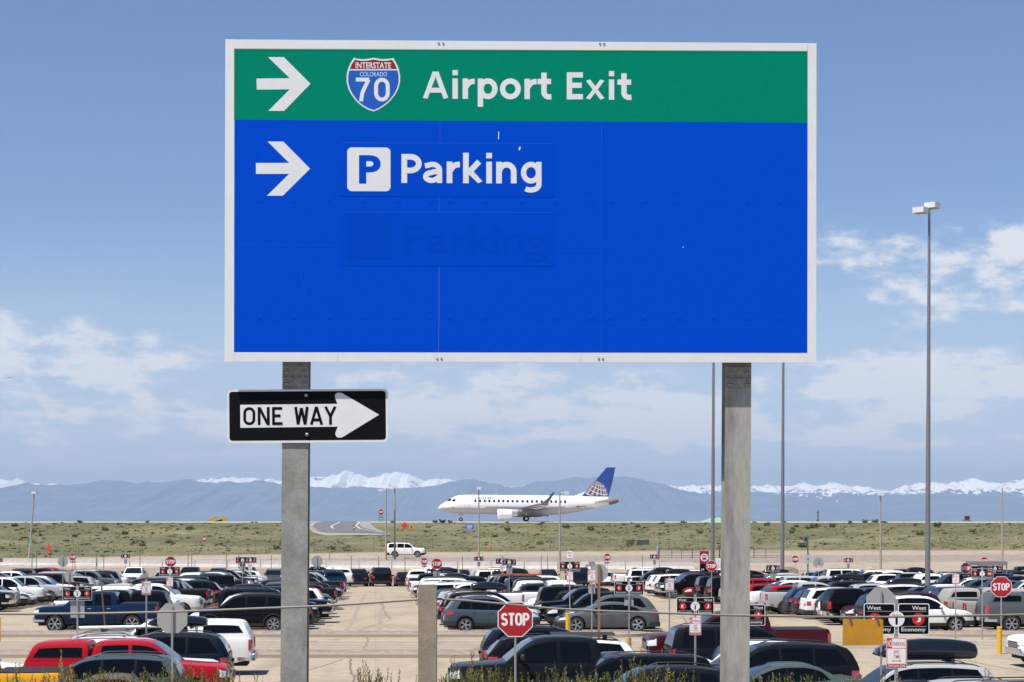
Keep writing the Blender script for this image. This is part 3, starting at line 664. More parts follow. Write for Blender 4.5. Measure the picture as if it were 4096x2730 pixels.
    if sp['clad']:
        c = MB()
        for a in sp['ax']:
            for sg in (1, -1):
                rr = []
                for i in range(17):
                    an = pi*i/16; q = []
                    for rad in (ra-.004, ra+.055):
                        s = a-rad*cos(an); z = r+rad*sin(an) ; s = min(max(s, .02), Ln-.02); q.append((Ln/2-s, sg*(yat(s, z)+.012), z))
                    rr.append(q)
                c.grid(rr)
        for sg in (1, -1):
            rr = []
            for i in range(11):
                s = sp['ax'][0]+ra+(sp['ax'][1]-sp['ax'][0]-2*ra)*i/10
                rr.append([(Ln/2-s, sg*(yat(s, z)+.012), z) for z in (zs-.01, zs+.14)])
            c.grid(rr)
        P.append(('wheel_arch_trim', c, [trim_m], 40))
    # bumpers: lower dark band at both ends (bright on pickups)
    for end in (0, 1):
        b = MB(); rr = []
        z0, z1 = (zs+.02, zs+.24) if not sp.get('bed') else (.52, .74)
        ss = [.5, .36, .24, .14, .07, .02, -.012]
        ring = [(s, 1) for s in ss] + [(-.012, 0)] + [(s, -1) for s in ss[::-1]]
        for s, sg in ring:
            sa = s if not end else Ln-s; so_ = min(max(sa, 0), Ln); y = sg*((yat(so_, max(z0, .5))+.012))
            if sg == 0: y = 0
            ex = .10 if sp.get('bed') and end else .03
            xx = Ln/2-sa + (-ex if end else ex)*(1 if s < .05 else 0); rr.append([(xx, y, z0), (xx, y, z1), (xx*.98, y*.97, z1+.015)])
        b.grid(rr); P.append(('bumper', b, [chrome if sp.get('bed') else trim_m], 50))
    # grille, plate
    g = MB(); w0 = wid(0); zt = sp['low'][1][1]; g0, g1 = zs+.26, zt-.02 if box else zt-.10
    g.box(Ln/2+.004, Ln/2+.022, -w0*.62, w0*.62, g0, g1, 0)
    for i in range(1, 5): z = g0+(g1-g0)*i/5; g.box(Ln/2+.022, Ln/2+.034, -w0*.60, w0*.60, z-.012, z+.012, 1)
    P.append(('grille', g, [trim_m, chrome], None))
    pl = MB(); zp = .70 if sp.get('bed') else .86; xr = -Ln/2-(.145 if sp.get('bed') else .018); zp = .63 if sp.get('bed') else (low(Ln-.05)+zs)/2+.05; pl.box(xr-.01, xr, -.16, .16, zp-.08, zp+.08)
    P.append(('number_plate', pl, [plate_m], None))
    # lamps
    for sg in (1, -1):
        h = MB(); z0, z1 = sp['head']; rr = []; w0 = yat(0, z0)
        zt_ = lambda s: min(z1+(.05 if s > .2 else 0), low(max(s, .05))-.03)
        pts = [(-.016, w0*.64), (-.016, w0*.82), (-.012, w0*.98)] + [(s, None) for s in ((.03, .08, .16, .26, .36, .46) if not box else (.03, .08, .16, .24))]
        for s, y in pts:
            q = []
            for k in range(4):
                z = z0+.03*max(s, 0)*3+(zt_(max(s, 0))-z0-.09*max(s, 0))*k/3; yy = y if y else yat(s, z)+.010; q.append((Ln/2-s, sg*yy, z))
            rr.append(q)
        h.grid(rr); P.append(('headlight', h, [lamp_m], 60))
        t = MB(); z0, z1 = sp['tail']; rr = []; w1 = yat(Ln, z0)
        tl = sp['tl']; pts = [(tl*q, None) for q in (1, .75, .5, .28, .12, .04)] + [(-.014, w1*1.0), (-.014, w1*(.86 if box else .62))]
        for s, y in pts:
            q = []
            for k in range(4):
                z = z0+(min(z1, low(Ln-max(s, .05))-.01)-z0)*k/3; yy = y if y else yat(Ln-s, z)+.010; q.append((-Ln/2+s, sg*yy, z))
            rr.append(q)
        t.grid(rr); P.append(('taillight', t, [tail_m], 60))
    # windows
    def winpatch(s0, s1, k0, k1, tab=None, wt=WT, zoff=.035, top=.105, wb0=.93):
        for sg in (1, -1):
            w = MB(); rr = []; f = pchip(tab) if tab else roof
            for i in range(11):
                a = i/10; sb = s0+(s1-s0)*a; kk = k0+(k1-k0)*a; q = []
                zb = low(sb)+zoff; stp = sb+kk; ztp = f(stp)-top
                for j in range(7):
                    t_ = j/6; s = sb+kk*t_; z = zb+(max(ztp, zb+.004)-zb)*t_
                    q.append((Ln/2-s, sg*(yc(s, z, tab, wt, wb0)+.007), z))
                rr.append(q)
            w.grid(rr); P.append(('side_window', w, [glass_m], 50))
    if not box:
        for sg in (1, -1):
            w = MB(); rr = []; s0, s1, k1 = wn[0][0]-.02, wn[-1][1]+.03, wn[-1][3]
            for i in range(31):
                sb = s0+(s1-s0)*i/30; kk = k1*(i/30); q = []; zb = low(sb)+.012; ztp = roof(sb+kk)-.088
                for j in range(7): t_ = j/6; s = sb+kk*t_; z = zb+(max(ztp, zb+.004)-zb)*t_; q.append((Ln/2-s, sg*(yc(s, z)+.004), z))
                rr.append(q)
            w.grid(rr); P.append(('window_surround', w, [gloss_black], 50))
    for a in wn: winpatch(*a)
    if sp.get('topper'): winpatch(4.20, 5.60, 0., -.16, sp['topper'], .84, .13, .15, .955)
    def screen(nm, s0, s1, rear):
        w = MB(); rr = []
        for i in range(11):
            s = s0+(s1-s0)*i/10; zr = roof(s); zb = low(s)-.012; g_ = (zr-zb)/(H-zb); wb = wid(s)*.93; wr = wb+(hw*WT-wb)*g_; a = wr-.10*g_-.035
            q = []
            for j in range(9):
                v = -1+j/4; dz = .02*g_*(1-abs(v)**1.6*.7); q.append((Ln/2-s + (-.012 if rear else .006), a*v, zr+dz+.006))
            rr.append(q)
        w.grid(rr); P.append((nm, w, [screen_m], 60))
    screen('windshield', sp['ws'][0], sp['ws'][1], 0); screen('rear_window', sp['rw'][0], sp['rw'][1], 1)
    # mirrors and handles
    for sg in (1, -1):
        m = MB(); s = wn[0][0]+.10; z = low(s)+.03; y0 = yat(s, z-.1)
        m.tube([(Ln/2-s, sg*(y0-.08), z+.02), (Ln/2-s+.01, sg*(y0+.06), z+.05)], .025, 6, 1)
        hm_ = .15 if not box else .22
        rr = []
        for i in range(5):
            t_ = i/4; y = y0+.04+.20*t_; rd = (.75, 1, 1, .95, .5)[i]
            rr.append([(Ln/2-s+.07*rd*cos(2*pi*k/8), sg*y, z+.03+hm_/2+hm_/2*rd*sin(2*pi*k/8)) for k in range(9)])
        m.grid(rr); m.add(rr[-1][:8], [tuple(range(8))]); P.append(('mirror', m, [trim_m if box else paint, trim_m], 50))
    hd = MB()
    for sg in (1, -1):
        for w_ in wn[:2]:
            s = w_[1]-.14; z = low(s)-.13; y = sg*(yat(s, z)+.014); hd.box(Ln/2-s-.09, Ln/2-s+.09, min(y, y-.02*sg), max(y, y-.02*sg), z-.014, z+.014)
    P.append(('door_handle', hd, [chrome if box else paint], None))
    if sp['rails']:
        for sg in (1, -1):
            q = MB(); a, b = sp['ws'][1]+.25, sp['rw'][0]-.1; pts = []
            for i in range(9):
                s = a+(b-a)*i/8; zz = roof(s)+(.05 if 0 < i < 8 else -.01); pts.append((Ln/2-s, sg*(hw*WT-.09), zz))
            q.tube(pts, .018, 6); P.append(('roof_rail', q, [trim_m], 50))
    if sp.get('bed') and not sp.get('topper'):
        q = MB(); q.box(-Ln/2+.07, Ln/2-4.12, -hw+.10, hw-.10, 1.375, 1.395); P.append(('bed_cover', q, [trim_m], None))
    # wheel
    wh = MB(); prof = [(r*.70, -.115), (r*.93, -.118), (r*.985, -.09), (r, -.05), (r, .05), (r*.985, .09), (r*.93, .118), (r*.70, .115)]
    nn = 28; wh.grid([[(pr*cos(2*pi*k/nn), y, pr*sin(2*pi*k/nn)) for k in range(nn+1)] for pr, y in prof])
    wh.disc((0, -.02, 0), r*.71, '-y', nn, 0); wh.disc((0, .02, 0), r*.71, 'y', nn, 0)
    def rim(ns, dark=False):
        q = MB(); R0 = r*.715
        for sg in (1, -1):
            y = sg*.105
            q.grid([[(pr*cos(2*pi*k/nn), yy*sg, pr*sin(2*pi*k/nn)) for k in range(nn+1)] for pr, yy in ((R0, .112), (R0*.90, .110), (R0*.88, .03))])
            for k in range(ns):
                a = 2*pi*k/ns; dw = .55 if ns <= 5 else .36
                def pt(rad, da, yy): return (rad*cos(a+da), yy*sg, rad*sin(a+da))
                q.add([pt(R0*.18, -dw, .095), pt(R0*.9, -dw*.36, .107), pt(R0*.9, dw*.36, .107), pt(R0*.18, dw, .095)], [(0, 1, 2, 3)])
            q.disc((0, .098*sg, 0), R0*.2, 'y', 12)
        return q
    ns = {'pickup': 6, 'topper_pickup': 6, 'fastback': 5, 'sedan': 10, 'crossover': 5, 'boxy_utility': 5}.get(kind, 7)
    wheels = [(Ln/2-a, sg*(hw-.135), r) for a in sp['ax'] for sg in (1, -1)]
    return dict(parts=P, wheel=wh, rim=rim(ns), wheels=wheels, spec=sp)
KINDS = {}
def kind_meshes(kind):
    if kind in KINDS: return KINDS[kind]
    d = car_parts(kind); full = [(n, mb.mesh(n, ms, smooth=sm)) for n, mb, ms, sm in d['parts']]
    wheel = d['wheel'].mesh('wheel', tyre_m, smooth=40); rim = d['rim'].mesh('rim', alloy, smooth=30)
    # the same parts merged by kind for vehicles far off
    far = {}
    side = {}
    for n, mb, ms, sm in d['parts']:
        key = {'wheel_arch_trim': 'underbody', 'bumper': 'bumper', 'grille': 'grille', 'door_handle': 'body', 'mirror': 'mirror', 'number_plate': None, 'roof_rail': 'roof_rail', 'windshield': 'windshield', 'side_window': 'side_window', 'rear_window': 'rear_window'}.get(n, n)
        if key is None: continue
        if n in ('side_window', 'window_surround', 'mirror', 'roof_rail', 'taillight', 'headlight', 'bumper'): key = (n, (mb.v[0][1] > 0) if n != 'bumper' else mb.v[0][0] > 0)
        f = far.setdefault(key, (MB(), [], sm)); q, mats, _ = f
        ids = []
        for m in ms:
            if m not in mats: mats.append(m)
            ids.append(mats.index(m))
        o = len(q.v); q.v += mb.v; q.f += [tuple(i+o for i in fc) for fc in mb.f]; q.m += [ids[i] for i in mb.m]
    farm = [(n if isinstance(n, str) else n[0], q.mesh(n if isinstance(n, str) else n[0], mats, smooth=35)) for n, (q, mats, sm) in far.items()]
    KINDS[kind] = (full, farm, wheel, rim, d['wheels'], d['spec']); return KINDS[kind]
NAMEOF = {'sport_utility': 'sport_utility_car', 'large_utility': 'large_sport_utility', 'crossover': 'crossover_car', 'wagon': 'estate_car', 'sedan': 'sedan_car', 'fastback': 'fastback_car', 'minivan': 'minivan',
          'boxy_utility': 'off_road_car', 'pickup': 'pickup_truck', 'topper_pickup': 'pickup_truck_with_shell'}
CATOF = {'pickup': 'pickup truck', 'topper_pickup': 'pickup truck', 'minivan': 'van'}
COL = {'white': (.78, .78, .77), 'silver': (.40, .41, .43), 'grey': (.085, .093, .102), 'charcoal': (.006, .007, .0088), 'black': (.002, .002, .0026), 'navy': (.004, .008, .020), 'blue': (.004, .017, .048), 'red': (.37, .004, .011),
       'maroon': (.048, .004, .009), 'teal': (.04, .10, .12), 'bronze': (.13, .095, .065), 'tan': (.36, .345, .31), 'green grey': (.07, .095, .09), 'slate blue': (.055, .075, .10), 'yellow': (.62, .30, .01), 'purple': (.035, .010, .028)}
LOT_SLOPE = math.atan(.0125)
def car(kind, colour, x, y, face, label, group=None, far=False, scale=1., turn=0., sx=1.):
    """face +1 points along +x (to the photo's right), -1 the other way; 'away' points along the view"""
    full, farm, wheel, rim, wheels, sp = kind_meshes(kind); c = COL[colour]
    rz = {1: R(3.9), -1: R(183.9), 'away': R(93.9), 'near': R(-86.1)}[face] + R(turn)
    o = root(NAMEOF[kind], label, CATOF.get(kind, 'car'), (x, y, lot_z(y)), rz, group, scale if sx == 1 else (scale*sx, scale, scale))
    for n, me in (farm if far else full): place(n, me, o, color=c)
    for p in wheels:
        w = place('wheel', wheel, o, p); place('rim', rim, w)
    return o

# ------------------------------------------------------------------ the big guide sign on its two posts
white_sheet = mat('white_sheeting', (.74, .74, .76), .5, var=.05, vscale=1.6)
green_sheet = mat('green_sheeting', (.0, .225, .14), .65, var=.06, vscale=5, spec=.03)
blue_sheet = mat('blue_sheeting', (.0, .066, .585), .65, var=.07, vscale=5, spec=.03)
blue_patch = mat('blue_overlay_sheeting', (.0, .0635, .568), .65, var=.05, vscale=9, spec=.03)
blue_pale = mat('faded_blue_edge', (.008, .105, .60), .6)
shield_blue = mat('shield_blue', (.005, .095, .50), .42)
shield_red = mat('shield_red', (.27, .004, .012), .42)
lime_edge = mat('weathered_film_edge', (.30, .36, .08), .6)
alu = mat('grey_aluminium', (.36, .36, .365), .5, metal=.3, var=.08, vscale=3)
galv = mat('galvanised_steel', (.33, .325, .31), .62, metal=.15, var=.24, vscale=7., col2=(.25, .245, .235), ramp=(.40, .60), bump=.06, bscale=60)
galv2 = mat('stained_galvanised_steel', (.37, .355, .325), .65, metal=.1, var=.24, vscale=6.0, col2=(.22, .215, .205), ramp=(.46, .62), bump=.06, bscale=60, stretch=(1, 1, .22))
bolt_m = mat('bolt_steel', (.30, .29, .27), .45, metal=.6)
gd, SX0, SW, YAW = 11.5, .0552, 3.4034, math.asin(.09/3.4034)
def sg(px, py):
    d = gd + (px-2082)/2366*.09; return ((X(px, d)-SX0)/cos(YAW), Z(py, d))
GS = root('guide_sign', 'large green and blue guide sign reading Airport Exit and Parking on two steel posts', 'road sign', (SX0, gd, 0), YAW)
T = .012
def gpoly(pts, o=(860, 120), s=1.961): return [sg(o[0]+a/s, o[1]+b/s) for a, b in pts]
def gprism(name, poly, y0, m, th=.0006, parent=None):
    mb = MB().prism(poly[::-1], y0, y0+th); return place(name, mb.mesh(name, m), parent or GS)
# sheets
mb = MB(); mb.prism([sg(936, 480), sg(3229, 491.5), sg(3229, 205), sg(936, 195.5)], 0, T)
mb2 = MB()
gpn = place('green_panel', mb.mesh('green_panel', [green_sheet]), GS)
mb = MB(); mb.prism([sg(936, 1409.5), sg(3229, 1413), sg(3229, 491.8), sg(936, 480.3)], 0, T, 0)
def hline(p0, p1, w=1.2, y=-.0012, mi=1, b=None):
    (x0, z0), (x1, z1) = sg(*p0), sg(*p1); w = w/695.
    if abs(x1-x0) > abs(z1-z0): q = [(x0, y, z0-w/2), (x1, y, z1-w/2), (x1, y, z1+w/2), (x0, y, z0+w/2)]
    else: q = [(x0-w/2, y, z0), (x0+w/2, y, z0), (x1+w/2, y, z1), (x1-w/2, y, z1)]
    (b or mb).add(q, [(0, 1, 2, 3)] if True else [], mi)
for a, b_, w in (((1760, 484), (1760, 572), 1.5), ((1757, 788), (1757, 849), 1.5), ((1757, 1067), (1755, 1409), 3.4), ((2406, 500), (2404, 800), 1.6), ((2404, 800), (2404, 1410), .8), ((936, 981), (1360, 982), 1.), ((2218, 1003), (2403, 1005), 1.), ((936, 1306), (2400, 1311), .5), ((2404, 1311), (3229, 1313), .6), ((1366, 572), (2214, 575), 1.3), ((1366, 849), (2216, 851), 1.1), ((1200, 1080), (1222, 1190), .8)): hline(a, b_, w)
for px in (1039, 1177, 1316, 1452, 1588, 1724, 1800, 1938, 2086, 2222, 2368, 2441, 2577, 2713, 2852, 2988, 3120):
    for py in (806, 1271):
        x, z = sg(px, py+(px-2081)*.002); rr = [[(x+q*.015*cos(2*pi*k/14), y, z+q*.015*sin(2*pi*k/14)) for k in range(15)] for q, y in ((1, -.0002), (.9, -.0007), (.6, -.0009), (.01, -.0010))]; mb.grid(rr, 0)
for (a, b_, w) in (((1995, 527), (1994, 558), 3.2), ((2080, 588), (2077, 602), 6), ((2732, 988), (2733, 992), 3)): hline(a, b_, w, -.0014, 2)
bpn = place('blue_panel', mb.mesh('blue_panel', [blue_sheet, blue_pale, white_sheet]), GS)
for y0, y1, m in ((573, 788.5, blue_patch), (849, 1065.5, blue_patch)):
    gprism('overlay_panel', [sg(1361, y0), sg(2216, y0+2.5), sg(2216, y1+1), sg(1361, y1-2)], -.0009, m, .0008)
g_ = MB(); (xa, za), (xb, zb) = sg(1620, 1045), sg(2185, 900); put_text(g_, 'Parking', xa, xb, za, zb, -.0015, 0, .008)
g_.prism([sg(*p) for p in ((1395, 1035), (1565, 1036), (1565, 868), (1395, 867))], -.0014, -.0011)
place('ghost_lettering', g_.mesh('ghost_lettering', mat('ghost_blue', (.0, .0600, .540), .65, spec=.03, var=.06, vscale=14)), GS)
# frame of white strips
for nm, q in (('border_strip', [(898, 1449), (936, 1449), (938, 158), (901.5, 158)]), ('border_strip', [(3229.5, 1452.5), (3264.5, 1452.5), (3266, 174), (3231, 174)]), ('border_strip', [(938, 195), (3230, 204.5), (3230, 173.6), (938, 158.5)]), ('border_strip', [(936.5, 1447.5), (3229, 1451.5), (3229, 1413.3), (936.5, 1410)])):
    mb = MB(); mb.prism([sg(*p) for p in q], -.0012, .012)
    if q[0][1] < 300:
        for px in (1755, 1773, 2400, 2416):
            x, z = sg(px, 170+px*.003); mb.disc((x, -.004, z), .007, '-y', 8, 1)
    elif q[0][0] == 936.5:
        for px in (1749, 1766, 2395, 2411):
            x, z = sg(px, 1437); mb.disc((x, -.004, z), .007, '-y', 8, 1)
        for px in (1348, 2320): mb.box(*[c for c in (sg(px, 0)[0]-.0008, sg(px, 0)[0]+.0008)], -.0032, -.002, sg(px, 1449)[1], sg(px, 1411)[1], 2)
    place(nm, mb.mesh(nm, [white_sheet, bolt_m, mat('bright_white_film', (.82, .82, .82), .5)]), GS)
hl = MB(); hline((936, 196.6), (3229, 206.1), 2., -.0022, 0, hl); hline((937, 196), (937, 480), 1.6, -.0022, 0, hl)
place('weathered_edge', hl.mesh('weathered_edge', lime_edge), GS)
bk = MB(); (xa, za), (xb, zb) = sg(938, 1440), sg(3228, 185); bk.box(xa, xb, T+.001, T+.02, za, zb)
for z in (6.45, 7.1, 7.75): bk.box(xa, xb, T+.02, .085, z-.03, z+.03)
place('backing', bk.mesh('backing', alu), GS)
# arrows, letters, shield
for pts in ([(326,383),(587,381),(416,215),(540,215),(750,424),(542,637),(418,637),(587,468),(328,470)], [(321,1045),(582,1045),(413,877),(536,877),(746,1090),(532,1302),(408,1302),(582,1131),(321,1131)]):
    gprism('arrow', gpoly(pts)[::1], -.0010, white_sheet)
def gtext(name, s, x0, x1, y0, y1, m, y=-.0030, bold=.024, gothic=False, sw=.16, parent=None, gap=.12):
    (xa, za), (xb, zb) = sg(x0, y1), sg(x1, y0); b = MB()
    slope = (sg(x1, y0)[1]-sg(x0, y0+ (x1-x0)*.0041)[1])
    if gothic: put_gothic(b, s, xa, xb, za, zb, y, sw, 0, gap)
    else: put_text(b, s, xa, xb, za, zb, y, 0, bold)
    return place(name, b.mesh(name, m), parent or GS)
# humanist sign letters drawn as bold strokes; each in a box of its own (cap height 1, stroke .205)
HB = .196
HL = {'A': [[(.11,0),(.47,1)], [(.87,0),(.51,1)], [(.22,.31),(.76,.31)], [(.40,.90),(.58,.90)]], 'i': [[(.10,0),(.10,.745)], [(.10,.86),(.10,1.05)]],
      'r': [[(.10,0),(.10,.745)], [(.10,.40),*_arc(.40,.36,.27,.28,150,96,8),(.45,.64)]],
      'p': [[(.10,-.29),(.10,.745)], [*_arc(.375,.372,.255,.285,180,-180,30)]], 'o': [[*_arc(.39,.372,.285,.285,0,360,34)]],
      't': [[(.24,.97),(.24,.26),*_arc(.42,.26,.18,.175,180,270,8),(.51,.09)], [(0,.645),(.50,.645)]], 'E': [[(.11,0),(.11,1)], [(.11,.90),(.60,.90)], [(.11,.52),(.56,.52)], [(.11,.10),(.60,.10)]],
      'x': [[(.11,.745),(.64,0)], [(.64,.745),(.11,0)]], 'P': [[(.11,0),(.11,1)], [(.11,.90),(.30,.90),*_arc(.31,.665,.27,.235,90,-90,14),(.11,.43)]],
      'a': [[(.08,.59),*_arc(.33,.44,.25,.205,120,0,12),(.58,.0)], [(.58,.40),(.34,.385),*_arc(.32,.225,.22,.135,90,270,12),(.40,.10),(.56,.20)]],
      'k': [[(.10,0),(.10,1.05)], [(.56,.745),(.20,.37)], [(.22,.42),(.60,0)]], 'n': [[(.10,0),(.10,.745)], [(.10,.40),*_arc(.36,.40,.245,.245,165,0,14),(.605,0)]],
      'g': [[*_arc(.37,.372,.255,.285,0,360,30)], [(.64,.745),(.64,.02),*_arc(.36,-.04,.28,.185,0,-130,12)]]}
def put_human(b, ch, px0, px1, pybase, caph, y):
    """one letter from photo column px0 to px1, standing on row pybase, cap height in rows"""
    w = {'A': .98, 'i': .20, 'r': .45, 'p': .73, 'o': .78, 't': .51, 'E': .60, 'x': .75, 'P': .69, 'a': .685, 'k': .70, 'n': .71, 'g': .745}[ch]
    kx, kz = (px1-px0)/w, caph
    for si, st in enumerate(HL[ch]):
        P = [Vector((px0+p[0]*kx, -(pybase-p[1]*kz))) for p in st]; hw_ = HB*caph/2*(.92 if ch in 'Aaxg' else 1); rows = []; closed = (P[0]-P[-1]).length < 1e-4
        for i, p in enumerate(P):
            a_ = P[i-1] if i else (P[-2] if closed else P[0]); c_ = P[i+1] if i < len(P)-1 else (P[1] if closed else P[-1])
            d = (c_-a_).normalized(); n_ = Vector((-d.y, d.x)); r = []
            for sgn in (1, -1): q = p+n_*hw_*sgn; lx, lz = sg(q.x, -q.y); r.append((lx, y-.0002*si, lz))
            rows.append(r)
        if ch in 'Axk':      # keep diagonal strokes inside the letter's height
            for r in rows:
                for j, (lx, yy, lz) in enumerate(r):
                    zb, zt = sg(px0, pybase)[1], sg(px0, pybase-caph*{'A': 1, 'x': .745, 'k': 1.05}[ch])[1]; r[j] = (lx, yy, min(max(lz, zb), zt))
        b.grid(rows)
for word, x0, base, caph in (('Airport', (68,320, 352,404, 448,563, 590,778, 797,998, 1030,1145, 1153,1283), 396.0, 109.5), ('Exit', (1425,1580, 1600,1792, 1825,1875, 1905,2037), 399.2, 109.0), ('Parking', (-133,69, 72,260, 297,422, 452,642, 668,727, 763,958, 990,1195), 733., 116.)):
    b = MB()
    for i, ch in enumerate(word): put_human(b, ch, 1660+x0[2*i]/2.353, 1660+x0[2*i+1]/2.353, base+.0045*(x0[2*i]-x0[0])/2.353, caph, -.0010 if word != 'Parking' else -.0017)
    place('lettering', b.mesh('lettering', white_sheet), GS)
sq = rrect(*[v for v in (sg(1389, 0)[0], sg(1562, 0)[0], sg(1475, 766)[1], sg(1475, 591)[1])], 18/695)
psq = place('parking_symbol', MB().prism(sq, -.0017, -.0010).mesh('parking_symbol', white_sheet), GS)
gtext('letter', 'P', 1436, 1523, 622, 735.5, blue_sheet, y=-.0022, bold=.034, parent=psq)
o5, s5 = (1340, 220), 6.533
out5 = [(497,78),(560,102),(650,116),(750,118),(860,108),(950,92),(1012,80),(1075,94),(1170,110),(1270,118),(1380,112),(1460,100),(1522,85),(1600,215),(1668,370),(1703,560),(1700,720),(1650,900),(1562,1060),(1440,1210),(1300,1330),(1150,1425),(1005,1487),(850,1428),(700,1338),(560,1218),(440,1060),(352,900),(306,720),(302,560),(340,370),(405,215)]
shp = place('route_shield', MB().prism(gpoly(out5, o5, s5)[::-1], -.0012, -.0004).mesh('route_shield', white_sheet), GS)
inn = [(1003+(x-1003)*.942, 760+(y-760)*.942+(6 if y < 130 else 0)) for x, y in out5]
def clip(poly, y, keep_above):
    r = []
    for i in range(len(poly)):
        a, b = poly[i-1], poly[i]; ia, ib = (a[1] < y) == keep_above, (b[1] < y) == keep_above
        if ia != ib: t = (y-a[1])/(b[1]-a[1]); r.append((a[0]+t*(b[0]-a[0]), y))
        if ib: r.append(b)
    return r
gprism('shield_field', gpoly(clip(inn, 372, True), o5, s5), -.0017, shield_red, .0004, shp)
gprism('shield_field', gpoly(clip(inn, 410, False), o5, s5), -.0017, shield_blue, .0004, shp)
gtext('lettering', 'INTERSTATE', 1422.7, 1564.3, 250.8, 274.6, white_sheet, y=-.0022, bold=.018, parent=shp)
gtext('lettering', 'COLORADO', 1439.5, 1548, 289, 306.5, mat('pale_blue_film', (.42, .62, .85), .5), y=-.0022, bold=.012, parent=shp)
gtext('lettering', '70', 1340+520/s5, 1340+1440/s5, 220+605/s5, 220+1218/s5, white_sheet, y=-.0022, gothic=True, sw=.165, parent=shp, gap=.14)
# steel I-beam posts
def ibeam(px_top, px_bot, m, lean):
    D = gd+.086; w = .151; b = MB(); z1, z0 = 6.55, 3.4
    x0 = X(px_bot, D)
    b.box(-w/2, w/2, 0, .010, z0, z1); b.box(-.005, .005, .010, .146, z0, z1); b.box(-w/2, w/2, .146, .156, z0, z1)
    return place('post', b.mesh('post', m), GS, (x0-SX0, .086, 0), (0, lean, 0)), D
for pxb, m, nb in ((1186, galv, 0), (2958, galv2, 1)):
    D = gd+.086; ang = math.atan(8/1250.)
    xm = X(pxb, D); zref = Z(1500, D)
    p, _ = ibeam(0, pxb, m, ang); p.location.x = xm-SX0-sin(ang)*zref
    pl = MB(); w = .152; zt, zb = Z(1468, D), Z(1548, D)
    pl.box(-w/2+.002, w/2-.002, -.010, -.0005, zb, zt)
    for bx, bz, rr in ((-.047, .75, .017), (.047, .75, .017), (-.062, .45, .014), (-.021, .45, .014), (.021, .45, .014), (.060, .45, .014), (-.050, .17, .017), (.050, .17, .017)):
        z = zb+(zt-zb)*bz; r3 = [[(bx+rr*q*cos(2*pi*k/10), y, z+rr*q*sin(2*pi*k/10)) for k in range(11)] for q, y in ((1, -.010), (.95, -.016), (.4, -.019), (.01, -.019))]; pl.grid(r3, 1)
        pl.box(bx-rr*.9, bx+rr*.9, -.0205, -.0185, z-.0018, z+.0018, 2)
    place('fuse_plate', pl.mesh('fuse_plate', [galv, bolt_m, trim_m], smooth=40), p)

# ------------------------------------------------------------------ ONE WAY plate on the post
black_sheet = mat('black_sheeting', (.003, .004, .006), .6, spec=.12)
OW = root('one_way_sign', 'black and white ONE WAY arrow plate bolted to the post under the guide sign', 'road sign', (X(1231, gd+.042), gd+.042, Z(1663, gd+.042)))
OW.rotation_euler = (0, R(-.45), R(1.2))
def ow(px, py): k = FPX/(gd+.042); return ((860+px/2.941-1231)/k, -(1350+py/2.941-1663)/k)
(xa, za), (xb, zb) = ow(148, 1240), ow(2034, 612)
place('plate', MB().prism(rrect(xa, xb, za, zb, .024), -.0015, .0015).mesh('plate', white_sheet), OW)
(xa, za), (xb, zb) = ow(171, 1212), ow(2008, 636)
place('black_field', MB().prism(rrect(xa, xb, za, zb, .018), -.0021, -.0016).mesh('black_field', black_sheet), OW)
apts = [(300,790),(1442,786),(1414,715),(1412,685),(1425,665),(1450,655),(1480,656),(1510,668),(1930,917),(1508,1172),(1478,1184),(1450,1184),(1427,1172),(1414,1150),(1416,1120),(1444,1054),(300,1060)]
place('arrow', MB().prism([ow(*p) for p in apts][::-1], -.0027, -.0022).mesh('arrow', white_sheet), OW)
for w_, a, b_ in (('ONE', 333, 797), ('WAY', 936, 1427)):
    b = MB(); (xa, za), (xb, zb) = ow(a, 1030), ow(b_, 818); put_gothic(b, w_, xa, xb, za, zb, -.0034, .155, 0, .10); place('lettering', b.mesh('lettering', black_sheet), OW)
for c in ((1075, 683), (1082, 1147)):
    bo = MB(); x, z = ow(*c); bo.grid([[(x+.010*q*cos(2*pi*k/10), y, z+.010*q*sin(2*pi*k/10)) for k in range(11)] for q, y in ((1.1, -.003), (1, -.009), (.6, -.012), (.01, -.012))])
    place('bolt', bo.mesh('bolt', bolt_m, smooth=40), OW)

# ------------------------------------------------------------------ wire-rope fence in front
D = 10.5
fp = mat('weathered_post', (.30, .25, .19), .9, var=.18, vscale=7, col2=(.24, .20, .155), ramp=(.42, .62), bump=.12, bscale=130)
CF = root('cable_fence', 'wire rope strung on a square weathered post in front of the parking lot', 'fence', (X(1711, D), D, 3.85))
w = 73*D/FPX; b = MB(); zt = Z(2338, D)-3.85
b.add([(-w/2-.002, -w/2, -.3), (w/2-.002, -w/2, -.3), (w/2-.002, w/2, -.3), (-w/2-.002, w/2, -.3), (-w/2, -w/2, zt), (w/2, -w/2, zt), (w/2, w/2, zt-.004), (-w/2, w/2, zt-.004)], [(0,3,2,1),(4,5,6,7),(0,1,5,4),(1,2,6,5),(2,3,7,6),(3,0,4,7)])
random.seed(3)
for _ in range(26):
    x, z = random.uniform(-w*.45, w*.45), zt-random.choice((random.uniform(.2, .36), random.uniform(.28, .33))); r_ = random.uniform(.0008, .0022); b.disc((x, -w/2-.0006, z), r_, '-y', 6, 1)
place('post', b.mesh('post', [fp, mat('rust_spot', (.10, .05, .025), .9)]), CF)
rope = mat('wire_rope', (.19, .175, .155), .6, metal=.3, var=.25, vscale=60)
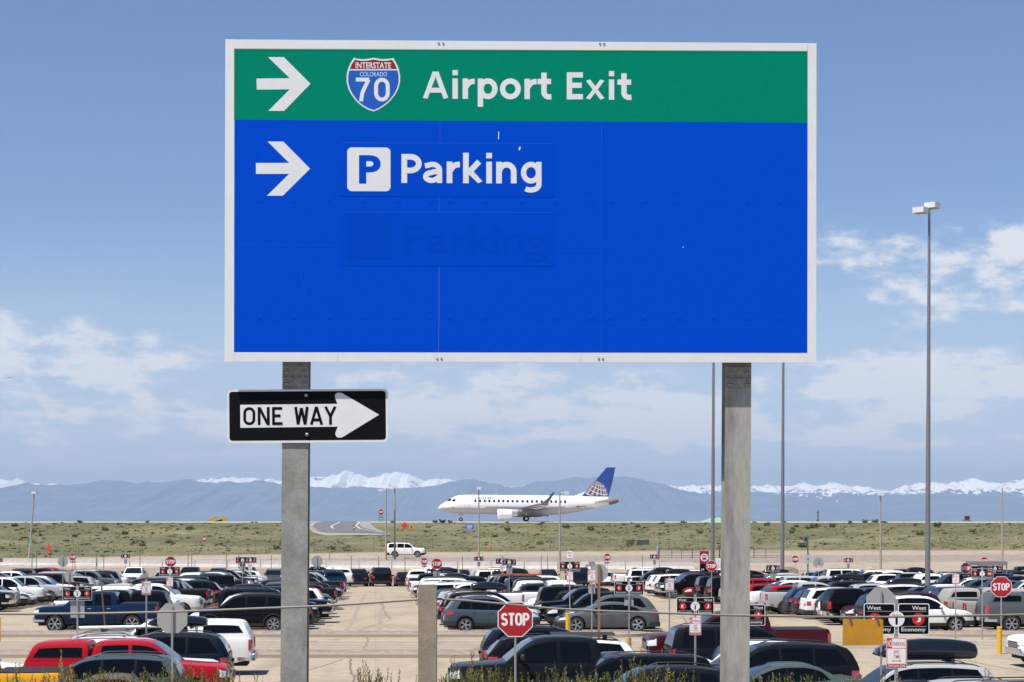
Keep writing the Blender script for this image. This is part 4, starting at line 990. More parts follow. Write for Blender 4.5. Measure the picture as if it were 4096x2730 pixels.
def strand(path):
    """six twisted wires following the sag"""
    P = [Vector((X(px, D+dy), D+dy, Z(py, D+dy)))-Vector(CF.location) for px, py, dy in path]; fine = []
    for a, c in zip(P, P[1:]):
        for i in range(24): fine.append(a.lerp(c, i/24))
    fine.append(P[-1]); b = MB(); s_ = 0
    for q in range(6):
        pts = []; s_ = 0
        for i, p in enumerate(fine):
            if i: s_ += (p-fine[i-1]).length
            a = 2*pi*q/6+s_*2*pi/.075; pts.append(p+Vector((0, cos(a), sin(a)))*.0035)
        b.tube(pts, .0026, 5)
    return b
def smooth_path(tab, dy=.0, n=18):
    f = pchip(tab); x0, x1 = tab[0][0], tab[-1][0]; return [(x0+(x1-x0)*i/n, f(x0+(x1-x0)*i/n), dy) for i in range(n+1)]
place('cable', strand(smooth_path([(-900, 2440), (-400, 2455), (0, 2457), (300, 2455.5), (700, 2447.5), (1000, 2436), (1300, 2424), (1711, 2396)])).mesh('cable', rope, smooth=60), CF)
place('cable', strand(smooth_path([(1711, 2394), (1850, 2402), (2030, 2418), (2200, 2434), (2330, 2442), (2600, 2451), (2900, 2462), (3200, 2467), (3450, 2469.5), (3800, 2465), (4100, 2459), (4700, 2436)])).mesh('cable', rope, smooth=60), CF)
# yellow plates hanging on the rope
yel = mat('faded_yellow_plate', (.50, .235, .012), .6, var=.10, vscale=6, col2=(.44, .20, .015), ramp=(.5, .65))
rust = mat('rusty_strap', (.13, .085, .055), .85, var=.3, vscale=30)
for px0, px1, py0, py1, lab in ((3369, 3531, 2477, 2583, 'blank yellow plate hung by rusty straps under the wire rope'), (-150, 5, 2468, 2570, 'yellow plate hung on the wire rope, cut off by the picture edge')):
    c = ((px0+px1)/2, (py0+py1)/2); k = D/FPX
    o = root('hanging_plate', lab, 'plate', (X(c[0], D), D, Z(c[1], D)), 0, 'yellow plates on the wire rope')
    W2, H2 = (px1-px0)*k/2, (py1-py0)*k/2
    b = MB(); b.prism([(-W2, -H2), (W2, -H2+.004), (W2, H2-.002), (-W2+.002, H2+.002)], -.012, -.009); place('plate', b.mesh('plate', yel), o)
    for q in (-.66, .64):
        b = MB(); b.add([(W2*q-.006, -.0145, H2+.012), (W2*q+.008, -.0145, H2+.012), (W2*q+.018+.006*(q > 0), -.0145, H2-.030), (W2*q+.006+.006*(q > 0), -.0145, H2-.034)], [(3, 2, 1, 0)])
        b.tube([(W2*q, -.014, H2+.004), (W2*q, -.007, H2+.018), (W2*q, .004, H2+.018), (W2*q, .008, H2+.006)], .0045, 6); place('strap', b.mesh('strap', rust), o)

# ------------------------------------------------------------------ small road signs
red_sheet = mat('red_sheeting', (.36, .006, .016), .4, var=.05, vscale=5)
red2 = mat('bright_red_disc', (.50, .010, .018), .4)
pole_m = mat('sign_post_steel', (.30, .30, .295), .6, metal=.2, var=.12, vscale=8)
back_m = mat('sign_back_aluminium', (.33, .325, .32), .55, var=.04, vscale=6)
wood = mat('brown_wood', (.20, .135, .075), .9, var=.2, vscale=6)
yellow_m = mat('yellow_enamel', (.72, .40, .005), .5, var=.06, vscale=4)
def ground(d):
    return interp([(-60, 3.9), (12, 3.85), (17, 3.05), (24, 1.75), (30, .9), (36, .35), (41, .02), (96, 0), (209, lot_z(209))], d) if d < 209 else 0
def octa(w): r = w/2/cos(pi/8); return [(r*cos(pi/8+i*pi/4), r*sin(pi/8+i*pi/4)) for i in range(8)]
_sm = {}
def sm(key, fn):
    if key not in _sm: _sm[key] = fn()
    return _sm[key]
def lower(nm, b, m, parent, loc=(0, 0, 0)): return place(nm, b.mesh(nm, m), parent, loc)
def stop_face():
    b = MB(); b.prism(octa(.762), -.003, 0); b.prism(octa(.725), -.0042, -.003, 1)
    put_gothic(b, 'STOP', -.30, .30, -.135, .135, -.0055, .19, 0, .10); return b.mesh('stop_plate', [white_sheet, red_sheet])
def stop_back():
    b = MB(); b.prism(octa(.762), 0, .003); b.box(-.028, .028, -.03, -.001, -.30, .30, 1); return b.mesh('stop_plate', [back_m, pole_m])
def section_faces(l, num, r):
    b = MB()
    for sgn, t in ((-1, l), (1, r)):
        x0, x1 = (-.482, -.022) if sgn < 0 else (.022, .482); xc = (x0+x1)/2 + sgn*.07
        b.prism(rrect(x0, x1, -.232, .232, .03), -.003, 0, 0); b.prism(rrect(x0+.012, x1-.012, -.220, .220, .024), -.0042, -.003, 1)
        if sgn < 0: put_text(b, 'West', x0+.045, x0+.255, .135, .195, -.0048, 2, .012); put_text(b, 'Economy', x0+.055, x0+.40, -.20, -.125, -.0048, 2, .012)
        else: put_text(b, 'West', x1-.255, x1-.045, .135, .195, -.0048, 2, .012); put_text(b, 'Economy', x1-.41, x1-.055, -.20, -.125, -.0048, 2, .012)
        b.box(x0+.045, x1-.045, -.0046, -.0042, .112, .116, 2); b.box(x0+.045, x1-.045, -.0046, -.0042, -.112, -.108, 2)
        b.disc((xc, -.0048, 0), .092, '-y', 24, 3, .092) if len(t) == 1 else b.prism(rrect(xc-.13, xc+.13, -.088, .088, .08), -.0050, -.0042, 3)
        hwid = .030*len(t)+.004; put_text(b, t, xc-hwid, xc+hwid, -.045, .045, -.0056, 0, .03)
    b.disc((0, -.0062, 0), .118, '-y', 28, 0); b.disc((0, -.0030, 0), .118, '-y', 28, 0)
    put_text(b, num, -.030 if num != '1' else -.016, .034 if num != '1' else .018, -.085, .03, -.0068, 1, .02); put_text(b, 'Section', -.068, .068, .045, .075, -.0068, 1, .01)
    return b.mesh('section_plate', [white_sheet, black_sheet, mat('pale_letter_film', (.62, .64, .64), .5), red2])
def noparking():
    b = MB(); b.prism(rrect(-.152, .152, -.228, .228, .02), -.003, 0, 0); b.prism(rrect(-.146, .146, -.222, .222, .018), -.0036, -.003, 1); b.prism(rrect(-.136, .136, -.160, .212, .012), -.0042, -.0036, 0)
    b.box(-.136, -.068, -.0048, -.0042, .075, .212, 1); b.box(-.136, .136, -.0048, -.0042, .066, .074, 1)
    put_text(b, 'NO', -.131, -.073, .09, .195, -.0054, 0, .012); put_text(b, 'PARKING', -.058, .126, .105, .165, -.0050, 1, .012)
    put_text(b, 'ANY', -.042, .046, -.01, .045, -.0050, 1, .012); put_text(b, 'TIME', -.048, .052, -.08, -.025, -.0050, 1, .012)
    b.box(-.05, .05, -.005, -.0042, -.121, -.112, 1); b.add([(-.07, -.005, -.1165), (-.045, -.005, -.133), (-.045, -.005, -.100)], [(0, 1, 2)], 1); b.add([(.07, -.005, -.1165), (.045, -.005, -.100), (.045, -.005, -.133)], [(0, 1, 2)], 1)
    put_text(b, 'TOW AWAY ZONE', -.125, .13, -.21, -.172, -.0050, 0, .01)
    return b.mesh('no_parking_plate', [white_sheet, mat('no_parking_red', (.45, .02, .02), .45)])
def plain_plate(w, h, m): b = MB(); b.prism(rrect(-w/2, w/2, -h/2, h/2, .02), -.003, 0); return b.mesh('plate_back', m)
def exit_plate():
    b = MB(); b.prism(rrect(-.24, .24, -.06, .06, .01), -.003, 0, 0); put_text(b, 'EXIT', -.19, .02, -.032, .032, -.0042, 1, .02); b.box(.06, .15, -.0042, -.003, -.008, .008, 1); b.add([(.19, -.0042, 0), (.14, -.0042, .03), (.14, -.0042, -.03)], [(0, 1, 2)], 1)
    return b.mesh('exit_plate', [black_sheet, white_sheet])
def exit_white():
    b = MB(); b.prism(rrect(-.13, .13, -.165, .165, .015), -.003, 0, 0); put_text(b, 'EXIT', -.095, .095, .03, .105, -.0042, 1, .01); b.box(-.08, .04, -.0042, -.003, -.07, -.045, 1); b.add([(.085, -.0042, -.0575), (.03, -.0042, -.02), (.03, -.0042, -.095)], [(0, 1, 2)], 1)
    return b.mesh('exit_plate', [white_sheet, black_sheet])
def signpost(name, label, cat, px, d, plates, group=None, wooden=False, top=None, base=None, lean=0.):
    """plates: (kind, photo row of its centre, scale)"""
    g = ground(d) if base is None else base
    o = root(name, label, cat, (X(px, d), d, g), math.atan((px-CX)/FPX)*-1.0*.4, group)
    if lean: o.rotation_euler[1] = R(lean)
    zs_ = [Z(py, d)-g for _, py, _ in plates]
    zt = (max(zs_)+.30*plates[zs_.index(max(zs_))][2]) if top is None else Z(top, d)-g
    pb = MB(); hw_ = .055 if wooden else .025; yo = .004
    pb.box(-hw_, hw_, yo, yo+2*hw_, -.3, zt)
    if not wooden and d < 60:
        for i in range(int(zt/.05)): pb.disc((0, yo-.0006, .05*i), .008, '-y', 6, 1)
    place('post', pb.mesh('post', [wood if wooden else pole_m, trim_m]), o)
    for (kd, py, s), z in zip(plates, zs_):
        me = sm(kd, {'stop': stop_face, 'stopback': stop_back, 'np': noparking, 'exit': exit_plate, 'exitw': exit_white, 'back': lambda: plain_plate(.46, .64, back_m), 'backsq': lambda: plain_plate(.62, .62, back_m)}.get(kd) or (lambda: section_faces(*kd)))
        nm = {'np': 'no_parking_plate', 'exit': 'exit_plate', 'exitw': 'exit_plate', 'back': 'plate_back', 'backsq': 'plate_back', 'stop': 'stop_plate', 'stopback': 'stop_plate'}.get(kd, 'section_plate')
        place(nm, me, o, (0, (.125 if wooden else .062) if 'back' in str(kd) else 0, z), (0, 0, 0), s)
    return o
SG, ST, NP, BK = 'parking section signs', 'stop signs', 'no parking signs', 'backs of road signs'
signpost('section_sign', 'biggest black section sign, K and J with Section 1, half hidden by the yellow plate', 'road sign', 3586, 29.7, [(('K', '1', 'J'), 2477, 1.0), ('np', 2613, 1.0)], SG)
signpost('section_sign', 'black K and J Section 1 sign above a no parking plate, beside the stained post', 'road sign', 2781, 51.6, [(('K', '1', 'J'), 2426, 1.0), ('np', 2506, 1.0)], SG)
signpost('section_sign', 'black section sign mostly hidden behind the stained steel post', 'road sign', 2973, 44.2, [(('K', '1', 'J'), 2461, 1.0)], SG)
signpost('section_sign', 'black K and J Section 1 sign above the grey fastback', 'road sign', 2516, 66.7, [(('K', '1', 'J'), 2353, 1.0), ('backsq', 2405, .5)], SG)
signpost('section_sign', 'black L and K Section 1 sign in front of the blue pickup', 'road sign', 309, 66.7, [(('L', '1', 'K'), 2375, 1.0), ('back', 2434, 1.0)], SG)
signpost('section_sign', 'black K and J Section 2 sign below the white EXIT arrow plate', 'road sign', 2279, 94, [('exitw', 2219, 1.0), (('K', '2', 'J'), 2266, 1.0), ('np', 2308, 1.0)], SG)
signpost('section_sign', 'black L and K Section 2 sign standing in front of a red stop sign', 'road sign', 679, 94, [(('L', '2', 'K'), 2287, 1.0), ('np', 2330, 1.0)], SG)
signpost('section_sign', 'black J and HJ Section 2 sign between two stop signs', 'road sign', 3929, 90, [(('J', '2', 'HJ'), 2296, 1.0)], SG)
signpost('section_sign', 'small black J and HJ Section 2 sign beside the tall grey mast', 'road sign', 3092, 140, [(('J', '2', 'HJ'), 2274, 1.0), ('back', 2306, .9)], SG)
signpost('section_sign', 'small black K and J Section 2 sign overlapping another one behind it', 'road sign', 2037, 140, [(('K', '2', 'J'), 2250, 1.0), ('back', 2280, .9)], SG)
signpost('section_sign', 'small black K section sign peeping out behind a like sign', 'road sign', 2008, 152, [(('K', '2', 'J'), 2246, 1.0), ('np', 2277, 1.0)], SG)
signpost('section_sign', 'small black L and K Section 2 sign over the dark car roofs, front of two', 'road sign', 970, 140, [(('L', '2', 'K'), 2242, 1.0), ('back', 2271, .9)], SG)
signpost('section_sign', 'small black K section sign behind the L and K sign', 'road sign', 1001, 152, [(('L', '2', 'K'), 2241, 1.0), ('np', 2270, 1.0)], SG)
for px, py, t, lab in ((1915, 2236, ('K', '3', 'J'), 'tiny black section sign by the sand heap in front of the road'), (2618, 2228, ('J', '3', 'HJ'), 'tiny black section sign at the end of the pipe gate'), (502, 2225, ('L', '3', 'K'), 'tiny black section sign against the pale concrete barrier'), (3393, 2242, ('HJ', '3', 'H'), 'tiny black section sign beyond the grey stop sign back'), (3981, 2275, ('H', '3', 'H'), 'black section sign partly covered by the J and HJ sign'), (-8, 2241, ('L', '3', 'K'), 'black section sign cut off by the picture edge')):
    dd = 205 if py < 2260 else 150
    signpost('section_sign', lab, 'road sign', px, dd, [(t, py, 1.0), ('back', py+22, .7)] if dd > 200 else [(t, py, 1.0)], SG)
signpost('stop_sign', 'biggest red STOP sign, in front of the dark grey crossover', 'road sign', 2061, 50.2, [('stop', 2478, 1.16)], ST)
signpost('stop_sign', 'red STOP sign on a post by the yellow bollard near the picture edge', 'road sign', 4005, 80.6, [('stop', 2348, 1.085)], ST)
signpost('stop_sign', 'red STOP sign above the L and K section sign', 'road sign', 682, 142, [('stop', 2248, 1.)], ST)
signpost('stop_sign', 'larger of the two STOP signs above the white pickup', 'road sign', 1747, 142, [('stop', 2256, 1.), ('back', 2305, 1.1)], ST)
signpost('stop_sign', 'smaller of the two STOP signs above the white pickup', 'road sign', 1697, 208, [('stop', 2247, 1.), ('exit', 2266, 1.1)], ST)
signpost('stop_sign', 'small STOP sign with an EXIT plate behind the grey octagon', 'road sign', 2429, 208, [('stop', 2230, 1.), ('exit', 2252, 1.1)], ST)
signpost('stop_sign', 'STOP sign beside the red bus stop pylon', 'road sign', 2846, 142, [('stop', 2265, 1.)], ST)
signpost('stop_sign', 'small STOP sign above a white pickup beyond the tall masts', 'road sign', 3181, 208, [('stop', 2238, 1.)], ST)
signpost('stop_sign', 'STOP sign with a black EXIT plate in front of the grey shelter', 'road sign', 3864, 142, [('stop', 2274, 1.), ('exit', 2304, 1.25)], ST)
signpost('stop_sign', 'STOP sign half hidden behind the top of the grey shelter', 'road sign', 3937, 208, [('stop', 2244, 1.)], ST)
signpost('stop_sign', 'small STOP sign against the pale barrier beside a grey octagon', 'road sign', 290, 208, [('stop', 2229, 1.), ('exit', 2249, 1.1)], ST)
signpost('octagon_sign', 'big grey back of a stop sign in front of the blue pickup tail', 'road sign', 688, 51, [('stopback', 2474, 1.0)], BK)
signpost('octagon_sign', 'big grey back of a stop sign behind the biggest section sign', 'road sign', 3525, 52, [('stopback', 2410, 1.0)], BK)
signpost('octagon_sign', 'grey back of a stop sign on a brown wooden post', 'road sign', 2396, 86, [('stopback', 2293, 1.0)], BK, wooden=True, top=2260)
signpost('octagon_sign', 'grey back of a stop sign against the pale barrier', 'road sign', 251, 150, [('stopback', 2247, 1.0)], BK)
signpost('octagon_sign', 'pale back of a stop sign beside the ONE WAY post', 'road sign', 1268, 150, [('stopback', 2246, 1.1), ('exit', 2273, 1.2)], BK)
signpost('octagon_sign', 'grey back of a stop sign beside the solar powered post', 'road sign', 3274, 145, [('stopback', 2252, 1.0), ('np', 2275, 1.0)], BK)
signpost('no_parking_sign', 'no parking sign above the bed of the blue pickup', 'road sign', 585, 66, [('np', 2353, 1.0)], NP)
signpost('no_parking_sign', 'no parking sign in the aisle below the black pickup front', 'road sign', 2678, 68, [('np', 2341, 1.0), ('back', 2371, .45)], NP)
signpost('no_parking_sign', 'faded no parking plates beside the grey octagon on the wooden post', 'road sign', 2367, 82, [('np', 2306, 1.1), ('back', 2357, .6)], NP)
signpost('no_parking_sign', 'narrow no parking sign by the tall mast, in front of parked cars', 'road sign', 3823, 88, [('np', 2318, 1.0)], NP)
signpost('plate_sign', 'grey sign back on a post among the dark cars near the picture edge', 'road sign', 276, 120, [('back', 2306, 1.0)], BK)
signpost('bare_post', 'bare grey post crossing the blue pickup door', 'post', 418, 70, [], None, top=2290, lean=-1.2) if False else None
bp = root('leaning_post', 'bare dark post leaning across the side of the blue pickup', 'post', (X(428, 84), 84, 0)); bp.rotation_euler = (0, R(-5), 0)
place('post', MB().tube([(0, 0, -.2), (0, 0, 2.65)], .035, 8).mesh('post', mat('dark_post', (.10, .09, .08), .8)), bp)
# bollards
def bollard(px, d, h, lab):
    o = tag(place('bollard', sm('bollard', lambda: bollard_mesh()), None, (X(px, d), d, ground(d)), (0, 0, 0), (1, 1, h)), lab, 'bollard', 'yellow bollards'); return o
def bollard_mesh():
    b = MB(); pr = [(.105, -.2), (.105, .80), (.109, .80), (.109, .812), (.105, .812), (.105, .95), (.112, .952), (.112, .985), (.09, 1.0), (.001, 1.01)]
    b.grid([[(r_*cos(2*pi*k/20), r_*sin(2*pi*k/20), z) for k in range(21)] for r_, z in pr]); return b.mesh('bollard', yellow_m, smooth=40)
bollard(3998, 80.6, 1.09, 'tall yellow bollard at the foot of the STOP sign post')
bollard(2271, 94.5, 1.0, 'yellow bollard in front of the grey fastback')
bollard(2514, 74, 1.05, 'yellow bollard behind the white crossover tail')
bollard(2427, 152, .95, 'small yellow bollard beside the octagon on the wooden post')
bollard(248, 156, 1.15, 'yellow bollard at the edge of the L and K section sign')

# ------------------------------------------------------------------ lamp masts and street lamps
mast_m = mat('mast_paint', (.20, .195, .205), .5, metal=.3, var=.08, vscale=.8)
lamp_box = mat('lamp_housing', (.62, .62, .62), .5)
lens_m = mat('lamp_lens', (.30, .26, .18), .4)
def mast(px, d, top, w0, w1, lab, heads=True, group='tall parking lot masts'):
    g = ground(d); o = root('light_mast', lab, 'light mast', (X(px, d), d, g), 0, group); H_ = Z(top, d)-g; lean = .0045*H_
    k = d/FPX; b = MB(); b.tube([(lean*t, 0, H_*t) for t in (-.01, .25, .5, .5001, .75, 1)], [w0*k/2*1.0, w0*k/2*.88, w0*k/2*.76, w0*k/2*.70, (w0*.35+w1*.35)*k/2*1.2, w1*k/2], 14); place('pole', b.mesh('pole', mast_m, smooth=50), o)
    for s, (cx, cy, cz) in enumerate(((-.62, -.1, -.10), (.28, .35, .30))):
        hb = MB(); mt = Matrix.Translation((lean+cx*1.0, cy, H_+cz)) @ Matrix.Rotation(R(-38), 4, 'Z'); q = .42
        hb.box(-q, q, -q, q, -.18, .20, 0, mt); hb.box(-q*.9, q*.9, -q*.9, q*.9, -.21, -.18, 1, mt); place('lamp_head', hb.mesh('lamp_head', [lamp_box, lens_m]), o)
    ar = MB(); ar.tube([(lean-.6, -.1, H_-.08), (lean+.3, .35, H_+.15)], .06, 6); place('arm', ar.mesh('arm', mast_m), o)
mast(3710, 139, 838, 22, 9.5, 'tallest grey mast with twin box lamps, standing clear of the guide sign')
mast(2850, 196, 1230, 17, 8, 'grey mast rising behind the guide sign, beside the bus stop pylon')
mast(3129, 190, 1180, 16.5, 8, 'grey mast rising behind the guide sign, past the stained post')
pale_pole = mat('pale_pole', (.34, .335, .32), .6, metal=.2)
conc_base = mat('tan_pole_base', (.38, .30, .21), .9)
def street_lamp(px, d, g, top, kind, lab, lean=0.):
    o = root('street_lamp', lab, 'street lamp', (X(px, d), d, g), 0, 'slim street lamps along the road'); H_ = Z(top, d)-g; x1 = X(px+lean, d)-X(px, d)
    b = MB(); b.tube([(0, 0, -.2), (x1*.5, 0, H_*.5), (x1, 0, H_)], [.13, .11, .085], 10); place('pole', b.mesh('pole', pale_pole, smooth=50), o)
    b = MB(); b.tube([(0, 0, -.2), (x1*.25, 0, H_*.22)], .14, 10); place('pole_base', b.mesh('pole_base', conc_base, smooth=50), o)
    h = MB()
    if kind == 'box': h.box(x1-.28, x1+.28, -.3, .3, H_-.15, H_+.18)
    elif kind == 'arm': h.tube([(x1, 0, H_-.1), (x1+.6, 0, H_-.12)], .05, 6); h.box(x1+.5, x1+1.0, -.3, .3, H_-.3, H_+.05)
    elif kind == 'larm': h.tube([(x1, 0, H_-.1), (x1-.4, 0, H_-.1)], .05, 6); h.box(x1-.95, x1-.35, -.3, .3, H_-.25, H_+.02)
    elif kind == 'cobra': h.tube([(x1, 0, H_-.3), (x1+.1, 0, H_+.25), (x1+.35, 0, H_+.4)], .05, 6); h.box(x1+.1, x1+.65, -.15, .15, H_+.36, H_+.50)
    place('lamp_head', h.mesh('lamp_head', lamp_box), o)
street_lamp(116, 248, .8, 1972, 'box', 'slim lamp pole leaning slightly above the dirt slope beside the orange diamond', 21)
street_lamp(1544, 245, .45, 1958, 'larm', 'slim lamp pole at the tail of the white utility car on the road')
street_lamp(1579, 246, .45, 1950, 'box', 'slim lamp pole in front of the white utility car on the road')
street_lamp(1915, 258, .78, 1955, 'box', 'slim lamp pole in front of the jet fuselage')
street_lamp(2239, 222, -.3, 1968, 'arm', 'slim lamp pole in front of the jet wing, with a lamp on a side arm')
street_lamp(3522, 224, -.3, 1978, 'box', 'slim lamp pole with a tan box lamp under the snowy peaks')
street_lamp(4009, 250, .0, 1952, 'cobra', 'slim lamp pole with a curved head near the picture edge')

# ------------------------------------------------------------------ concrete barrier sections
barrier_m = mat('pale_barrier_concrete', (.56, .53, .50), .85, var=.08, vscale=1.2, col2=(.49, .46, .43), bump=.1)
def barrier_mesh():
    b = MB(); prof = [(-.30, -.3), (-.30, .08), (-.26, .10), (-.13, .36), (-.09, .86), (.09, .86), (.13, .36), (.26, .10), (.30, .08), (.30, -.3)]; Lb = 1.88
    b.grid([[(x, y, z) for x in (-Lb, Lb)] for y, z in prof]); 
    for x in (-Lb, Lb): b.add([(x, y, z) for y, z in prof], [tuple(range(10))])
    b.box(-1.0, -.6, -.305, -.3, -.02, .06, 1); b.box(.6, 1.0, -.305, -.3, -.02, .06, 1)
    return b.mesh('barrier', [barrier_m, trim_m])
bm_ = barrier_mesh(); px = -260
while px < 2700:
    d = interp([(0, 234), (1500, 231), (2640, 223)], px); d2 = d; k = FPX/d
    z = interp([(0, .06), (1500, -.22), (2640, -.11)], px)
    nx = px+3.80*k; dn = interp([(0, 234), (1500, 231), (2640, 223)], nx)
    if not 0: tag(place('concrete_barrier', bm_, None, ((X(px, d)+X(nx, dn))/2, (d+dn)/2, z), (0, 0, atan2(dn-d, X(nx, dn)-X(px, d)))), 'pale concrete barrier section between the dark car roofs and the road', 'barrier', 'pale concrete barriers')
    px = nx
# chain link fence before the barriers
FE = root('wire_fence', 'thin wire fence on grey posts in front of the pale barriers', 'fence', (X(1300, 222), 222, -.3))
wires = MB()
fpx = [-60, 128, 146, 300, 385, 415, 560, 752, 767, 905, 955, 1085, 1405, 1515, 1620, 1850, 2010, 2165, 2190, 2420, 2570]
tops = []
for p in fpx:
    d = interp([(0, 224), (2640, 216)], p); z = interp([(0, -.1), (1500, -.45), (2640, -.3)], p); h = 1.9
    b = MB(); b.tube([(X(p, d)-FE.location.x, d-222, z+.3-.2), (X(p, d)-FE.location.x, d-222, z+.3+h)], .045, 6); place('post', b.mesh('post', mat('fence_post', (.17, .17, .16), .7)), FE); tops.append((X(p, d)-FE.location.x, d-222, z+.3+h))
for f in (1, .66, .33):
    wires.tube([(x, y, z-(1-f)*1.9) for x, y, z in tops], .008, 4)
place('wire', wires.mesh('wire', mat('fence_wire', (.25, .25, .24), .6)), FE)
# fence along the foot of the berm
FB = root('wire_fence', 'faint wire fence along the foot of the grassy slope', 'fence', (0, 268, .9)); tops = []
for p in list(range(-40, 4200, 118)):
    (d, z) = line('berm_base', p); d += 3; z += .12
    b = MB(); b.tube([(X(p, d), d-268, z-.9-.2), (X(p, d), d-268, z-.9+1.9)], .035, 5); place('post', b.mesh('post', mat('fence_post', (.17, .17, .16), .7)), FB); tops.append((X(p, d), d-268, z-.9+1.9))
w_ = MB()
for dz in (0, -.9): w_.tube([(x, y, z+dz) for x, y, z in tops], .012, 4)
place('wire', w_.mesh('wire', mat('fence_wire', (.25, .25, .24), .6)), FB)
# steel pipe gate
gate_m = mat('dark_gate_pipe', (.045, .05, .045), .6)
for x0, x1, lab in ((2637, 2877, 'dark pipe gate beside the tall mast, clear of the stained post'), (2879, 3128, 'dark pipe gate running behind the stained post')):
    d = 250; g = Z(2234, d); o = root('pipe_gate', lab, 'gate', (X(x0, d), d, g), 0, 'dark pipe gates'); Wg = X(x1, d)-X(x0, d); hs = [Z(y, d)-g for y in (2196, 2205.5, 2211, 2217, 2223, 2230)]
    for q in (0, .21, .37, .55, .74, 1): b = MB(); b.tube([(Wg*q, 0, -.1), (Wg*q, 0, hs[0]+.04)], .05 if q in (0, 1, .55) else .035, 6); place('upright', b.mesh('upright', gate_m), o)
    for h in hs: b = MB(); b.tube([(0, 0, h), (Wg, 0, h)], .028, 6); place('rail', b.mesh('rail', gate_m), o)
o = tag(place('gate_post', MB().tube([(0, 0, -.2), (0, 0, 1.6)], .16, 10).mesh('gate_post', pale_pole, smooth=40), None, (X(2631, 250), 250, Z(2234, 250))), 'thick pale post at the end of the pipe gate', 'post')
# ------------------------------------------------------------------ bus stop pylon, shelter, cabinet, solar post
d = 172; g = ground(d); k = FPX/d
PY = root('bus_stop_pylon', 'red and black bus stop pylon marked J3 with a white bus symbol', 'pylon sign', (X(2817, d), d, g)); w = 35.5/k; zt = Z(2206, d)-g; zm = Z(2256, d)-g
b = MB(); b.box(-w/2, w/2, -.06, .06, 0, zm); place('black_panel', b.mesh('black_panel', [black_sheet]), PY)
b = MB(); b.box(-w/2, w/2, -.062, .062, zm, zt); place('red_panel', b.mesh('red_panel', [red_sheet]), PY)
b = MB(); zc = Z(2231, d)-g; b.disc((0, -.066, zc), 15.5/k, '-y', 28, 0); b.disc((0, -.064, zc), 15.5/k, '-y', 28, 0)
b.prism(rrect(-.165, .165, zc-.16, zc+.19, .05), -.072, -.068, 1); b.prism(rrect(-.125, .125, zc+.0, zc+.12, .02), -.076, -.073, 0); b.box(-.14, -.07, -.072, -.068, zc-.22, zc-.16, 1); b.box(.07, .14, -.072, -.068, zc-.22, zc-.16, 1); b.disc((-.1, -.0765, zc-.08), .03, '-y', 10, 0); b.disc((.1, -.0765, zc-.08), .03, '-y', 10, 0)
place('bus_symbol', b.mesh('bus_symbol', [white_sheet, black_sheet]), PY)
b = MB(); put_text(b, 'J3', -.30, -.03, Z(2284, d)-g, Z(2275.5, d)-g, -.064, 0, .02); put_text(b, 'Shuttle', -.30, .10, Z(2294.5, d)-g, Z(2287.5, d)-g, -.064, 0, .01); put_text(b, 'Stop', -.30, -.06, Z(2303, d)-g, Z(2296.5, d)-g, -.064, 0, .01); place('lettering', b.mesh('lettering', white_sheet), PY)
d = 168; g = ground(d); SH = root('bus_shelter', 'grey open shelter with a slatted panel roof behind the stop signs', 'shelter', (X(3950, d), d, g)); k = FPX/d
b = MB(); b.box(-75/k, 75/k, -.4, 1.2, Z(2262, d)-g, Z(2247, d)-g+.02); place('roof', b.mesh('roof', mat('shelter_grey', (.22, .22, .21), .6, var=.1)), SH)
for q in (-73, -25, 25, 73):
    for yy in (-.3, 1.1): b = MB(); b.box(q/k-.04, q/k+.04, yy-.04, yy+.04, 0, Z(2262, d)-g); place('post', b.mesh('post', mat('shelter_grey', (.22, .22, .21), .6)), SH)
b = MB(); b.box(-75/k, 75/k, 1.2, 1.22, .5, Z(2262, d)-g-.1); place('back_panel', b.mesh('back_panel', glass_m), SH)
b = MB(); b.box(-22/k, 24/k, 1.1, 1.14, Z(2285, d)-g, Z(2262, d)-g-.05); place('shelter_board', b.mesh('shelter_board', mat('shelter_grey', (.22, .22, .21), .6)), SH)
d = 172; g = ground(d); o = root('white_notice_board', 'white notice board on two grey legs behind the red STOP sign', 'notice board', (X(2880, d), d, g)); k = FPX/d
b = MB(); b.box(-16/k, 17/k, -.04, .04, Z(2258, d)-g, Z(2234, d)-g); place('board', b.mesh('board', white_m), o)
b = MB(); b.box(-8/k, -3/k, -.042, -.0405, Z(2252, d)-g, Z(2240, d)-g); b.box(2/k, 12/k, -.042, -.0405, Z(2247, d)-g, Z(2244, d)-g); place('notice', b.mesh('notice', mat('pale_grey_print', (.5, .5, .55), .6)), o)
for q in (-12, 8): b = MB(); b.box(q/k-.04, q/k+.04, -.03, .03, 0, Z(2258, d)-g); place('leg', b.mesh('leg', pole_m), o)
d = 150; g = ground(d); o = root('yellow_cabinet', 'yellow utility box at the foot of the solar powered post', 'utility box', (X(3224, d), d, g)); k = FPX/d
b = MB(); b.box(-8.5/k, 8.5/k, -.16, .16, 0, Z(2304, d)-g); place('box', b.mesh('box', yellow_m), o)
b = MB(); b.box(-9/k, 9/k, -.18, .18, Z(2304, d)-g, Z(2304, d)-g+.04); b.box(-.05, .05, -.165, -.16, .5, .62); place('lid', b.mesh('lid', mat('dull_yellow', (.55, .33, .02), .6)), o)
d = 150; g = ground(d); o = root('solar_post', 'dark post with a tilted solar panel and a blue upright sign', 'post', (X(3232, d), d, g)); k = FPX/d
b = MB(); b.tube([(0, 0, 0), (-.02, 0, Z(2148, d)-g)], .055, 8); place('pole', b.mesh('pole', mat('dark_blue_post', (.10, .12, .15), .6)), o)
